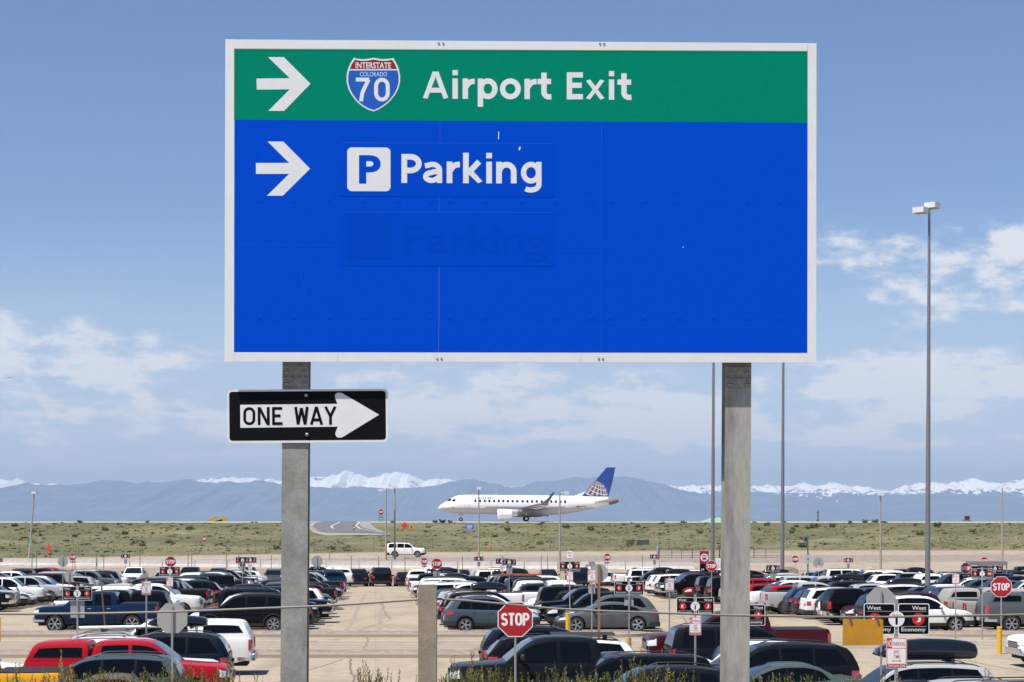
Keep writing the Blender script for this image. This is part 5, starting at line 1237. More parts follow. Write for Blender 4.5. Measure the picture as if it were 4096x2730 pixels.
b = MB(); b.add([(-18/k, -.3, Z(2166, d)-g), (-3/k, -.05, Z(2166, d)-g+.0), (-1/k, .25, Z(2149, d)-g), (-12/k, 0, Z(2149, d)-g)], [(0, 1, 2, 3)]); b.prism([(-18/k, Z(2167, d)-g), (-6/k, Z(2167, d)-g), (-2/k, Z(2150, d)-g), (-13/k, Z(2150, d)-g)], -.05, 0); place('solar_panel', b.mesh('solar_panel', mat('solar_cells', (.03, .05, .12), .2)), o)
b = MB(); b.box(-5/k, 3.5/k, -.10, -.06, Z(2262, d)-g, Z(2213, d)-g); b.box(-2.5/k, 1/k, -.104, -.10, Z(2234, d)-g, Z(2220, d)-g, 1); b.box(-2.5/k, 1/k, -.104, -.10, Z(2256, d)-g, Z(2242, d)-g, 1); place('blue_sign', b.mesh('blue_sign', [mat('pale_blue_sign', (.10, .22, .42), .5), white_sheet]), o)

# ------------------------------------------------------------------ rocks and sand heaps at the far edge of the lot
rock_m = mat('sandstone', (.42, .31, .19), .9, var=.25, vscale=1.2, bump=.8, bscale=3)
rock_d = mat('brown_rock', (.22, .16, .11), .9, var=.25, vscale=1.2, bump=.8, bscale=3)
from mathutils import noise as NZ
def heap(px, d, g, w, h, m, lab, seed):
    b = MB(); rows = []; k = d/FPX
    for i in range(11):
        t = i/10; rr = []
        for j in range(25):
            a = 2*pi*j/24; n_ = 1+.35*NZ.noise(Vector((cos(a)*1.3+seed, sin(a)*1.3, t*2))); rr.append((w*k/2*cos(a)*sqrt(1-t**1.6)*n_, w*k/3*sin(a)*sqrt(1-t**1.6)*n_, h*k*t*(1+.12*NZ.noise(Vector((a, t*3, seed))))))
        rows.append(rr)
    return tag(place('boulder' if m is rock_d or w < 70 else 'sand_heap', b.grid(rows).mesh('heap', m, smooth=50), None, (X(px, d), d, g)), lab, 'rock' if m is rock_d or w < 70 else 'heap', 'rocks and heaps at the lot edge')
heap(1962, 219, -.35, 48, 24, rock_m, 'tan sand heap by the small section sign, in front of the road', 1)
heap(3480, 217, -.4, 50, 26, rock_m, 'tan rounded boulder above the dark roof box, near the slim lamp', 2)
heap(3152, 217, -.4, 92, 28, rock_d, 'long brown rock at the foot of the small STOP sign', 3)
heap(2612, 219, -.3, 60, 12, rock_m, 'low tan heap under the tiny section sign near the gate', 4)
heap(3660, 217, -.4, 30, 16, rock_d, 'dry brown weed clump left of the tallest mast', 6) if False else None

# ------------------------------------------------------------------ signs and plant on the berm
def berm_pt(px, py): x, d, z = on_berm(px, py, 0); return x, d, z
orange = mat('orange_sheeting', (.75, .045, .005), .5); green_s = mat('small_green_sign', (.0, .22, .16), .5); blue_s = mat('small_blue_sign', (.02, .16, .62), .5)
def berm_sign(name, lab, px, pyc, d, w, h, m, shape='rect', mark=None, base=None, lean=0., parts=()):
    g = Z(base, d) if base else Z(pyc+60, d); o = root(name, lab, 'road sign', (X(px, d), d, g)); k = d/FPX; zc = Z(pyc, d)-g
    b = MB(); b.tube([(lean*k, 0, -.2), (0, .03, zc)], .04, 6); place('post', b.mesh('post', pole_m), o)
    b = MB()
    if shape == 'diamond': b.prism([(0, zc-h*k/2), (w*k/2, zc), (0, zc+h*k/2), (-w*k/2, zc)], -.03, 0)
    elif shape == 'oct': b.prism([(x*w*k/.762, zc+z*h*k/.762) for x, z in octa(.762)], -.03, 0)
    else: b.prism(rrect(-w*k/2, w*k/2, zc-h*k/2, zc+h*k/2, .03), -.03, 0)
    if mark == 'STOP': put_gothic(b, 'STOP', -w*k*.38, w*k*.38, zc-h*k*.16, zc+h*k*.16, -.034, .2, 1)
    if mark == 'lines':
        for i, (a, c) in enumerate(((-.3, .32), (-.36, .36), (-.25, .28), (-.33, .2))): z = zc+h*k*(.28-.19*i); b.box(a*w*k, c*w*k, -.034, -.03, z-h*k*.045, z+h*k*.045, 1)
    if mark == 'arrow': b.add([(w*k*.05, -.034, zc+h*k*.4), (-w*k*.3, -.034, zc), (w*k*.05, -.034, zc-h*k*.4), (w*k*.35, -.034, zc-h*k*.4), (0, -.034, zc), (w*k*.35, -.034, zc+h*k*.4)], [(0, 1, 4, 5), (1, 2, 3, 4)], 2)
    place('plate', b.mesh('plate', [m, white_sheet, black_sheet]), o)
    for (m2, py2, w2, h2) in parts:
        z2 = Z(py2, d)-g; b = MB(); b.prism(rrect(-w2*k/2, w2*k/2, z2-h2*k/2, z2+h2*k/2, .03), -.03, 0)
        for i in range(2): b.box(-w2*k*.35, w2*k*.35, -.034, -.03, z2-h2*k*(.2-.35*i)-h2*k*.05, z2-h2*k*(.2-.35*i)+h2*k*.05, 1)
        place('plate', b.mesh('plate', [m2, white_sheet]), o)
berm_sign('stop_sign', 'small STOP sign with a green plate under it beside the access road', 1524, 2049, 338, 20, 20, red_sheet, 'oct', 'STOP', base=2090, parts=((red_sheet, 2063, 12, 6), (green_s, 2077.5, 18, 18)))
berm_sign('stop_sign', 'tiny red sign on the bend of the access road', 1416, 2111, 306, 10, 20, red_sheet, 'oct', 'STOP', base=2132)
berm_sign('stop_sign', 'tiny STOP sign alone on the grassy slope', 817, 2156, 262, 15, 23, red_sheet, 'oct', 'STOP', base=2232)
berm_sign('warning_sign', 'orange diamond warning sign beside the access road', 1618, 2104, 322, 30, 31, orange, 'diamond', base=2140)
berm_sign('arrow_sign', 'small yellow arrow plate beside the orange diamond', 1646, 2109, 322, 13, 14, mat('amber_sheeting', (.72, .30, .01), .5), 'rect', 'arrow', base=2140)
berm_sign('blue_sign', 'small blue notice sign on a leaning post below the jet nose', 1878, 2108, 312, 34, 19, blue_s, 'rect', 'lines', base=2160, lean=-9)
berm_sign('warning_sign', 'narrow orange warning sign turned edge on above the pale barrier', 195, 2195, 252, 16, 44, orange, 'diamond', base=2234)
berm_sign('green_plate_sign', 'small green plate at the slim lamp pole near the picture edge', 122, 2172, 247, 9, 24, mat('sea_green_plate', (.15, .38, .33), .5), 'rect', base=2230)
berm_sign('dark_board', 'dark panel standing on the grass near the pipe gate', 2572, 2170, 289, 51, 20, mat('dark_green_board', (.05, .065, .06), .8), 'rect', base=2194)
berm_sign('grey_plate_sign', 'small grey plate on the slope beyond the barriers', 158, 2159, 262, 14, 18, back_m, 'rect', base=2230)
def cone(px, py, d, h, lab):
    g = Z(py, d); b = MB(); k = d/FPX
    b.grid([[(r_*cos(2*pi*j/12), r_*sin(2*pi*j/12), z) for j in range(13)] for r_, z in ((.28, 0), (.28, .04), (.17, .05), (.05, h*k), (.001, h*k+.01))]); b.box(-.3, .3, -.3, .3, -.02, .03, 1)
    tag(place('traffic_cone', b.mesh('traffic_cone', [orange, trim_m], smooth=40), None, (X(px, d), d, g)), lab, 'traffic cone', 'orange traffic cones')
cone(1960, 2202, 283, 17, 'orange cone on the road verge below the jet engine')
cone(195, 2236, 250, 6, 'orange cone at the foot of the narrow orange sign')
cone(65, 2236, 250, 7, 'orange cone against the barrier near the picture edge')
o = root('channelizer_post', 'faded orange marker post standing beyond the pale barrier', 'marker post', (X(1318, 246), 246, Z(2240, 246))); b = MB(); b.tube([(0, 0, 0), (.05, 0, 1.5)], .06, 8); b.box(-.2, .2, -.2, .2, 0, .1); place('post', b.mesh('post', mat('faded_orange', (.50, .20, .13), .7)), o)
# yellow excavator whose boom shows over the crest
exm = mat('excavator_yellow', (.62, .33, .015), .5, var=.1); d = 372; k = d/FPX; EX = root('excavator', 'yellow excavator with only its folded boom showing over the crest', 'excavator', (X(868, d), d, Z(2100, d)))
def exq(px, py): return ((px-868)*k, (2100-py)*k)
for nm, pts in (('boom', [(822, 2090), (838, 2077), (870, 2064), (873, 2067), (845, 2083), (886, 2077), (890, 2084), (850, 2090)]), ('bucket', [(884, 2059), (893, 2064), (903, 2074), (910, 2087), (893, 2088), (889, 2077)]), ('stick', [(845, 2090), (888, 2078), (892, 2084), (860, 2091)])):
    b = MB(); b.prism([exq(*p) for p in pts][::-1], -.35 if nm == 'bucket' else -.2, .35 if nm == 'bucket' else .2); place(nm, b.mesh(nm, exm if nm != 'stick' else mat('dark_hydraulics', (.12, .09, .04), .6)), EX)
b = MB(); b.box(-1.6, 1.6, -1.2, 1.2, -1.9, -.3); place('house', b.mesh('house', exm), EX)
b = MB(); b.box(-2, 2, -1.4, -.8, -2.9, -1.9); b.box(-2, 2, .8, 1.4, -2.9, -1.9); place('track', b.mesh('track', trim_m), EX)
# green roofed building, lattice pylon, radar beacon, all beyond the crest
d = 700; k = d/FPX; GB = root('green_roofed_building', 'low building with a pale green hipped roof beyond the crest', 'building', (X(2855, d), d, Z(2091, d)-3.5))
gr = mat('pale_green_roof', (.22, .42, .32), .6, var=.05)
b = MB(); a = [(-58*k, -6, 3.4), (58*k, -6, 3.4), (58*k, 9, 3.4), (-58*k, 9, 3.4)]; r_ = [(-6*k, 1, 3.5+21*k), (22*k, 1, 3.5+21*k)]; b.add(a+r_, [(0, 1, 5, 4), (1, 2, 5), (2, 3, 4, 5), (3, 0, 4)]); place('roof', b.mesh('roof', gr), GB)
b = MB(); b.box(-54*k, 54*k, -5, 8, -6, 3.4); place('wall', b.mesh('wall', mat('buff_wall', (.4, .36, .3), .8)), GB)
b = MB(); b.box(3*k, 7*k, .5, 1.5, 3.5+19*k, 3.5+24*k); b.box(2*k, 8*k, .3, 1.7, 3.5+24*k, 3.5+25.5*k); place('cupola', b.mesh('cupola', gr), GB)
d = 1500; k = d/FPX; PYL = root('power_pylon', 'dim lattice power pylon standing before the mountains', 'pylon', (X(3272, d), d, Z(2089, d)-6)); H_ = 50*k+6; py_m = mat('pylon_grey', (.10, .13, .14), .7); b = MB()
for sx, sy in ((1, 1), (1, -1), (-1, 1), (-1, -1)): b.tube([(sx*.6, sy*.6, 0), (sx*.35, sy*.35, H_*.85), (0, 0, H_)], .16, 5)
for i in range(9): z = H_*i/10; b.tube([(-.6, 0, z), (.6, 0, z+H_/10)], .1, 4); b.tube([(.6, 0, z), (-.6, 0, z+H_/10)], .1, 4)
place('mast', b.mesh('mast', py_m), PYL)
for z in (H_*.48, H_*.86): b = MB(); b.tube([(-10*k*.8, 0, z+.2), (0, 0, z), (10*k*.8, 0, z+.2)], .22, 5); place('crossarm', b.mesh('crossarm', py_m), PYL)
d = 620; k = d/FPX; RB = root('radar_beacon', 'dull red beacon tower on a grey base beyond the crest', 'beacon', (X(3868, d), d, Z(2092, d))); rbm = mat('dull_red', (.26, .05, .06), .6)
b = MB(); b.box(-16*k, 16*k, -1, 1, -2, 9*k); b.box(-12*k, 12*k, -.8, .8, 9*k, 12*k); place('base', b.mesh('base', mat('slate_base', (.16, .18, .22), .7)), RB)
b = MB(); b.prism([(-5*k, 10*k), (5*k, 10*k), (9*k, 16*k), (9*k, 27*k), (-9*k, 27*k), (-9*k, 16*k)], -.6, .6); place('dish', b.mesh('dish', rbm), RB)
b = MB(); [b.tube([(-10*k, -.7, z*k), (10*k, -.7, z*k)], .1, 4) for z in (17, 20, 23, 26)]; place('frame', b.mesh('frame', mat('dark_red_frame', (.15, .03, .04), .6)), RB)

# shrubs dotted over the berm
bush_m = [mat('dark_bush', (.05, .075, .02), .9), mat('mid_bush', (.085, .10, .03), .9)]
def bush_mesh(seed, n=90):
    rnd = random.Random(seed); b = MB()
    for i in range(n):
        a, e, q = rnd.uniform(0, 2*pi), rnd.uniform(.05, 1), rnd.uniform(.3, 1); x, y, z = q*cos(a)*sqrt(1-e*e*.6)*.8, q*sin(a)*.8, e*.75*q+.05; s = rnd.uniform(.10, .24); t_ = rnd.uniform(0, pi)
        b.add([(x-s*cos(t_), y-s*sin(t_), z-s*.4), (x+s*cos(t_), y+s*sin(t_), z-s*.2), (x+s*.3, y, z+s), (x-s*.5*cos(t_), y, z+s*.6)], [(0, 1, 2, 3)], rnd.choice((0, 1)))
    return b.mesh('bush', bush_m)
BM = [bush_mesh(i) for i in range(3)]
BUSH = [(677, 2174, .8), (570, 2186, .7), (590, 2087, .5), (320, 2092, .6), (2364, 2122, .9), (2262, 2112, .8), (2522, 2178, 1.0), (3068, 2104, .8), (3185, 2110, .6), (3256, 2112, 1.), (3232, 2116, .7), (3168, 2132, .7), (3172, 2120, .6), (3748, 2108, 1.0), (3460, 2090, .7), (3500, 2091, .8), (3400, 2092, .5), (1740, 2090, .6), (1770, 2089, .8), (1800, 2090, .6), (1570, 2089, .5), (1713, 2113, .6), (2550, 2110, .6), (2800, 2135, .7), (2160, 2180, .8), (1330, 2200, .7), (1110, 2200, .9), (3210, 2192, 1.), (3330, 2110, .8), (3680, 2140, .9), (3890, 2130, .8), (2730, 2090, .5), (2030, 2125, .8), (1980, 2150, .7), (420, 2125, .8), (300, 2150, .7), (130, 2130, .8), (60, 2108, .7), (500, 2140, .8), (760, 2120, .9)]
for i, (px, py, s) in enumerate(BUSH):
    x, d, z = berm_pt(px, max(py, 2092))
    nb = 'crest of the slope' if py < 2095 else ('lower grassy slope' if py > 2150 else 'upper grassy slope')
    tag(place('bush', BM[i % 3], None, (x, d, z), (0, 0, i*1.3), s*.95), 'small green bush dotted on the grassy slope below the taxiway', 'bush', 'bushes on the grassy slope')

# ------------------------------------------------------------------ twin jet on the taxiway, nose to the left
PD = 351.0; PK = FPX/PD
def pl(zx, zy): return ((1600+zx/2.353-2112)/PK, (2087-(1800+zy/2.353))/PK)      # picture of the jet -> metres from its middle, height over the taxiway
jet_white = mat('jet_white', (.80, .80, .81), .35, coat=.5); jet_grey = mat('jet_belly_grey', (.42, .42, .44), .45); jet_blue = mat('jet_tail_blue', (.012, .055, .27), .35, coat=.4)
gold = mat('globe_gold', (.50, .36, .24), .5); jet_dark = mat('jet_dark_metal', (.06, .06, .065), .5, metal=.4); jet_alu = mat('jet_bare_metal', (.55, .56, .58), .3, metal=.7)
JET = root('passenger_jet', 'white twin engine jet with a blue tail and gold globe, taxiing past the mountains', 'aeroplane', (X(2112, PD), PD, 5.13))
cl = [(355, 555), (362, 553), (380, 548), (410, 530), (440, 508), (470, 478), (500, 460), (540, 446), (600, 441)]
top = pchip([(352, 552), (365, 535), (390, 513), (430, 487), (450, 475), (490, 452), (530, 432), (570, 425), (640, 423), (1000, 426), (1600, 432), (1800, 446), (1900, 452), (2000, 462), (2055, 470)])
bot = pchip([(352, 558), (365, 568), (400, 580), (450, 590), (520, 598), (640, 603), (1000, 608), (1300, 612), (1400, 612), (1550, 602), (1700, 578), (1800, 560), (1900, 533), (1980, 510), (2055, 488)])
xs = sorted({352, 354, 358, 365, 375, 390} | set(range(410, 2056, 22)) | {2055}); rows = []
fus = MB()
for x in xs:
    (xm, zt), (_, zb) = pl(x, top(x)), pl(x, bot(x)); zc, hz = (zt+zb)/2, (zt-zb)/2; hy = min(hz*.93, 1.51); hy = hz*.95
    rows.append([(xm, -hy*sin(2*pi*k/32), zc+hz*cos(2*pi*k/32)) for k in range(33)])
fus.grid(rows)
# grey belly: faces under the stripe line
zl = pl(0, 541)[1]
for i, f in enumerate(fus.f): fus.m[i] = 1 if sum(fus.v[j][2] for j in f)/len(f) < zl else 0
fus.add(rows[-1][:32], [tuple(range(32))], 2)
place('fuselage', fus.mesh('fuselage', [jet_white, jet_grey, jet_dark], smooth=50), JET)
def fy(x, z):
    (xm, zt), (_, zb) = pl(x, top(x)), pl(x, bot(x)); zc, hz = (zt+zb)/2, (zt-zb)/2; c = max(min((z-zc)/hz, 1), -1); return -hz*.95*sqrt(1-c*c)
wins = [711, 755, 799, 842, 886, 929, 972, 1016, 1060, 1103, 1154, 1198, 1242, 1286, 1333, 1378, 1422, 1465, 1508, 1552]
for x in wins:
    b = MB(); zy = 480+(x-711)*.0105; xm, z = pl(x, zy); q = .20; rr = []
    for k in range(5): zz = z-.24+.12*k; rr.append([(xm-q*(.6 if k in (0, 4) else 1), fy(x, zz)-.012, zz), (xm+q*(.6 if k in (0, 4) else 1), fy(x, zz)-.012, zz)])
    b.grid(rr); place('window', b.mesh('window', mat('cabin_window', (.03, .035, .045), .2)), JET)
for pts in ([(443, 483), (462, 462), (490, 462), (478, 482)], [(490, 484), (502, 462), (522, 464), (528, 486)]):
    b = MB(); rr = []
    for t in (0, .5, 1):
        a = [pts[0][i]+(pts[3][i]-pts[0][i])*t for i in (0, 1)]; c = [pts[1][i]+(pts[2][i]-pts[1][i])*t for i in (0, 1)]; r2 = []
        for u in (0, .5, 1): x_, y_ = a[0]+(c[0]-a[0])*u, a[1]+(c[1]-a[1])*u; xm, z = pl(x_, y_); r2.append((xm-.02, fy(x_, z)-.03, z))
        rr.append(r2)
    b.grid(rr); place('cockpit_window', b.mesh('cockpit_window', glass_m), JET)
def door_outline(x0, x1, y0, y1):
    b = MB()
    for (a, c, e, f) in ((x0, y0, x0+2, y1), (x1-2, y0, x1, y1), (x0, y0, x1, y0+2), (x0, y1-2, x1, y1)):
        rr = []
        for i in range(5): y_ = c+(f-c)*i/4; q = [pl(x_, y_) for x_ in (a, e)]; rr.append([(q[0][0], fy(a, q[0][1])-.008, q[0][1]), (q[1][0], fy(e, q[1][1])-.008, q[1][1])])
        b.grid(rr)
    place('door', b.mesh('door', mat('door_line_grey', (.42, .43, .46), .5)), JET)
door_outline(611, 658, 436, 540); door_outline(1601, 1640, 448, 546)
b = MB(); z0, z1 = pl(0, 464)[1], pl(0, 446)[1]
vs, fs = text_geo('UNITED', .03); b.add([(pl(706+u*178, 0)[0], fy(706+u*178, z0+w_*(z1-z0))-.015, z0+w_*(z1-z0)) for u, w_ in vs], fs, 0)
vs, fs = text_geo('EXPRESS', .004); b.add([(pl(905+u*195, 0)[0], fy(905+u*195, z0+w_*(z1-z0))-.015, z0+w_*(z1-z0)) for u, w_ in vs], fs, 1)
z0, z1 = pl(0, 541)[1], pl(0, 528)[1]
vs, fs = text_geo('N152SY', .02); b.add([(pl(1690+u*66, 0)[0], fy(1690, z0+.2)-.03, z0+w_*(z1-z0)) for u, w_ in vs], fs, 2)
b.add([(pl(1658, 0)[0], fy(1658, z0)-.03, z0), (pl(1682, 0)[0], fy(1682, z0)-.03, z0), (pl(1682, 0)[0], fy(1682, z1)-.03, z1), (pl(1658, 0)[0], fy(1658, z1)-.03, z1)], [(0, 1, 2, 3)], 3)
place('lettering', b.mesh('lettering', [mat('jet_title_blue', (.02, .05, .17), .5), mat('jet_title_grey', (.66, .67, .69), .5), jet_dark, mat('small_flag', (.35, .10, .12), .5)]), JET)
# fin: blue with the cut globe
fin = [(1625, 437), (1700, 408), (1755, 385), (1790, 345), (1855, 272), (1945, 166), (2027, 165), (2000, 300), (1957, 452), (1900, 455)]
def slab(pts, y0, y1): return [pl(*p) for p in pts]
b = MB(); blue = [(1712, 436), (1757, 385), (1790, 345), (1855, 272), (1945, 166), (2027, 165), (2000, 300), (1962, 440)]
root_w = [(1618, 437), (1757, 385), (1712, 436), (1960, 441), (1957, 456), (1800, 448)]
b.prism([pl(*p) for p in ((1618, 440), (1850, 456), (1957, 458), (1962, 440), (1712, 436), (1757, 385), (1700, 408))], -.16, .16, 0)
b.prism([pl(*p) for p in blue][::-1], -.17, .17, 1); place('fin', b.mesh('fin', [jet_white, jet_blue]), JET)
g = MB(); cxg, cyg = 1830, 432
def glb(lon, lat):
    """graticule of a sphere cut by the fin: returns picture coordinates"""
    R_ = 150; cx, cy = 1803, 432; la, lo = R(lat), R(lon); x, y, z = cos(la)*sin(lo), sin(la), cos(la)*cos(lo); ti = R(24); x, y = x*cos(ti)+y*sin(ti), -x*sin(ti)+y*cos(ti); ty = R(16); y, z = y*cos(ty)-z*sin(ty), y*sin(ty)+z*cos(ty)
    return cx+x*R_, cy-y*R_, z
lead = [(1712, 436), (1757, 385), (1790, 345), (1846, 282)]
def infin(x, y):
    if y > 437 or y < 280: return False
    xl = interp(sorted([(yy, xx) for xx, yy in lead]), y); return xl+1 < x < 1962-(437-y)*.28+4
def cellok(q): return all(infin(p[0], p[1]) and p[2] > -.05 for p in q)
for lo in range(-84, 97, 18):
    for la in range(-20, 88, 6):
        q = [glb(lo, la), glb(lo+10.5, la), glb(lo+10.5, la+6), glb(lo, la+6)]
        if cellok(q): g.add([(pl(p[0], p[1])[0], -.178, pl(p[0], p[1])[1]) for p in q], [(0, 1, 2, 3)], 0)
for la in range(-4, 88, 17):
    for lo in range(-88, 100, 4):
        q = [glb(lo, la), glb(lo+4, la), glb(lo+4, la+2.2), glb(lo, la+2.2)]
        if cellok(q): g.add([(pl(p[0], p[1])[0], -.182, pl(p[0], p[1])[1]) for p in q], [(0, 1, 2, 3)], 1)
place('globe_emblem', g.mesh('globe_emblem', [gold, jet_white]), JET)
# wings
def wing(sgn):
    b = MB(); rt = [(1100, 560), (1345, 560)]; tip = [(1345, 508), (1400, 500)]; rows = []
    for t in (0, .25, .5, .75, 1):
        yy = sgn*(1.1+11.2*t); q = []
        xl = pl(1010+(1325-1010)*t, 0)[0]; xr = pl(1330+(1395-1330)*t**.8, 0)[0]; zz = pl(0, 572-66*t)[1]; th = .34-.25*t
        for u, v in ((0, 0), (.1, .55), (.35, .9), (.7, .5), (1, 0), (.7, -.25), (.35, -.35), (.1, -.25), (0, 0)): q.append((xl+(xr-xl)*u, yy, zz+th*v))
        rows.append(q)
    b.grid(rows); place('wing', b.mesh('wing', [mat('wing_underside_grey', (.27, .27, .285), .5)], smooth=40), JET)
    w = MB(); pts = [(1325, 508), (1385, 502), (1408, 470), (1442, 410), (1424, 410), (1380, 462)]
    yo = sgn*12.3
    vs = [];
    for p in pts: xm, z = pl(*p); vs.append((xm, yo+sgn*(z-pl(0, 505)[1])*.18, z))
    n_ = len(vs); w.add(vs+[(x, y+.10, z) for x, y, z in vs], [tuple(range(n_)), tuple(range(2*n_-1, n_-1, -1))]+[(i, (i+1) % n_, n_+(i+1) % n_, n_+i) for i in range(n_)]); place('winglet', w.mesh('winglet', mat('winglet_blue_grey', (.10, .13, .20), .4)), JET)
    for xx, tt in ((1270, .42), (1300, .62), (1330, .8)):
        f = MB(); xm, z = pl(xx, 572-66*tt+10); f.tube([(xm-.9, sgn*(1.1+11.2*tt), z+.15), (xm+.3, sgn*(1.1+11.2*tt), z-.02), (xm+1.4, sgn*(1.1+11.2*tt), z+.05)], [.05, .18, .03], 8); place('flap_fairing', f.mesh('flap_fairing', jet_white, smooth=50), JET)
    # engine
    e = MB(); yo = sgn*4.1; zc = pl(0, 605)[1]
    e.grid([[(pl(x, 0)[0], yo+r_*cos(2*pi*k/24), zc+r_*sin(2*pi*k/24)) for k in range(25)] for x, r_ in ((930, .70), (919, .80), (922, .87), (950, .90), (1010, .88), (1056, .80), (1058, .62))], 0)
    e.grid([[(pl(x, 0)[0], yo+r_*cos(2*pi*k/24), zc+r_*sin(2*pi*k/24)) for k in range(25)] for x, r_ in ((1050, .55), (1080, .52), (1105, .38), (1104, .2))], 1)
    e.disc((pl(932, 0)[0], yo, zc), .71, 'x', 24, 2); en = place('engine', e.mesh('engine', [jet_white, jet_alu, jet_dark], smooth=50), JET)
    p_ = MB(); p_.add([(pl(960, 0)[0], yo, pl(0, 566)[1]), (pl(1110, 0)[0], yo, pl(0, 566)[1]), (pl(1110, 0)[0], yo, pl(0, 585)[1]), (pl(1000, 0)[0], yo, pl(0, 585)[1])], [(0, 1, 2, 3)]); p_.box(pl(1000, 0)[0], pl(1150, 0)[0], yo-.12, yo+.12, pl(0, 580)[1], pl(0, 562)[1]); place('pylon', p_.mesh('pylon', jet_white), JET)
    # tailplane
    h = MB(); hp = [((1805, 492), 0), ((1985, 455), 5.0), ((2042, 450), 5.0), ((1990, 486), 0)]; vs = [(pl(*p)[0], sgn*(y+.3), pl(*p)[1]) for p, y in hp]; h.add(vs+[(x, y, z-.12) for x, y, z in vs], [(0, 1, 2, 3), (7, 6, 5, 4), (0, 4, 5, 1), (1, 5, 6, 2), (2, 6, 7, 3), (3, 7, 4, 0)]); place('tailplane', h.mesh('tailplane', jet_grey), JET)
for s_ in (-1, 1): wing(s_)
fr = MB(); fr.grid([[(pl(x, 0)[0], 1.75*a*cos(q), pl(0, 560)[1]-a*1.25*sin(q)*1.0-.1) for q in [pi*i/12 for i in range(13)]] for x, a in ((880, .1), (940, .75), (1050, 1.0), (1300, 1.02), (1400, .8), (1470, .1))]); place('belly_fairing', fr.mesh('belly_fairing', jet_grey, smooth=50), JET)
def gear(x, y, r_, w_, n_=2, strut=610):
    b = MB(); z = r_; xm = pl(x, 0)[0]
    b.tube([(xm, y, z), (xm, y, pl(0, strut)[1]+.3)], .11, 8); g_ = place('landing_gear', b.mesh('landing_gear', jet_alu), JET)
    for q in (-1, 1):
        t_ = MB(); t_.grid([[(xm+rr*cos(2*pi*k/20), y+q*w_+yy, z+rr*sin(2*pi*k/20)) for k in range(21)] for rr, yy in ((r_*.45, -.15), (r_*.9, -.16), (r_, -.08), (r_, .08), (r_*.9, .16), (r_*.45, .15))]); t_.disc((xm, y+q*w_-.14, z), r_*.46, '-y', 16, 1); t_.disc((xm, y+q*w_+.14, z), r_*.46, 'y', 16, 1)
        place('wheel', t_.mesh('wheel', [tyre_m, jet_alu], smooth=40), g_)
gear(574, 0, .34, .22); gear(1188, -2.9, .52, .34); gear(1184, 2.9, .52, .34)
b = MB(); b.prism([pl(*p) for p in ((542, 602), (598, 602), (592, 617), (548, 617))][::-1], -.35, -.30); b.tube([(pl(560, 0)[0], 0, pl(0, 640)[1]), (pl(592, 0)[0], 0, pl(0, 612)[1])], .06, 6); place('gear_door', b.mesh('gear_door', jet_grey), JET)
b = MB()
for x, y0, y1 in ((905, 424, 412), (1378, 428, 417)): b.prism([pl(x-8, y0), pl(x+4, y0), pl(x+10, y1)][::-1], -.03, .03)
b.prism([pl(*p) for p in ((1365, 608), (1390, 608), (1397, 635), (1385, 628))][::-1], -.03, .03, 1); b.tube([(*[pl(*(1440, 0))[0]], 0, pl(0, 603)[1]), (pl(1442, 0)[0], 0, pl(0, 612)[1])], .05, 6)
place('antenna', b.mesh('antenna', [jet_white, jet_dark]), JET)
b = MB(); (xa, za), (xb, zb) = pl(1968, 466), pl(2056, 500); b.grid([[(pl(x, 0)[0], -r_*sin(2*pi*k/16), pl(0, zz)[1]+r_*cos(2*pi*k/16)) for k in range(17)] for x, r_, zz in ((1968, .62, 486), (2000, .58, 483), (2040, .42, 479), (2057, .25, 479), (2056, .05, 479))]); place('tail_cone', b.mesh('tail_cone', mat('tail_cone_grey', (.14, .14, .145), .6), smooth=50), JET)
# airliner climbing away far off
d = 9000; k = d/FPX; AP = root('distant_jet', 'tiny white jet in the sky by the picture edge', 'aeroplane', (X(33, d), d, Z(1511, d))); AP.rotation_euler = (0, R(-6), 0)
b = MB(); b.tube([(-2, 20, 0), (0, -14, 1.5)], [1.5, 2.2], 8); place('fuselage', b.mesh('fuselage', jet_white), AP)
b = MB(); b.add([(-19*k, 4, -1.4*k), (0, -4, 1*k), (0, 6, .2*k), (-19*k, 7, -2.2*k)], [(0, 1, 2, 3)]); b.add([(0, -4, 1*k), (19*k, 4, 1.4*k), (19*k, 7, .8*k), (0, 6, -.6*k)], [(0, 1, 2, 3)]); place('wing', b.mesh('wing', jet_white), AP)
b = MB(); b.prism([(-2*k, 0), (3*k, 0), (1.5*k, 5.5*k), (-.5*k, 5.5*k)], 10, 12); place('fin', b.mesh('fin', jet_white), AP)

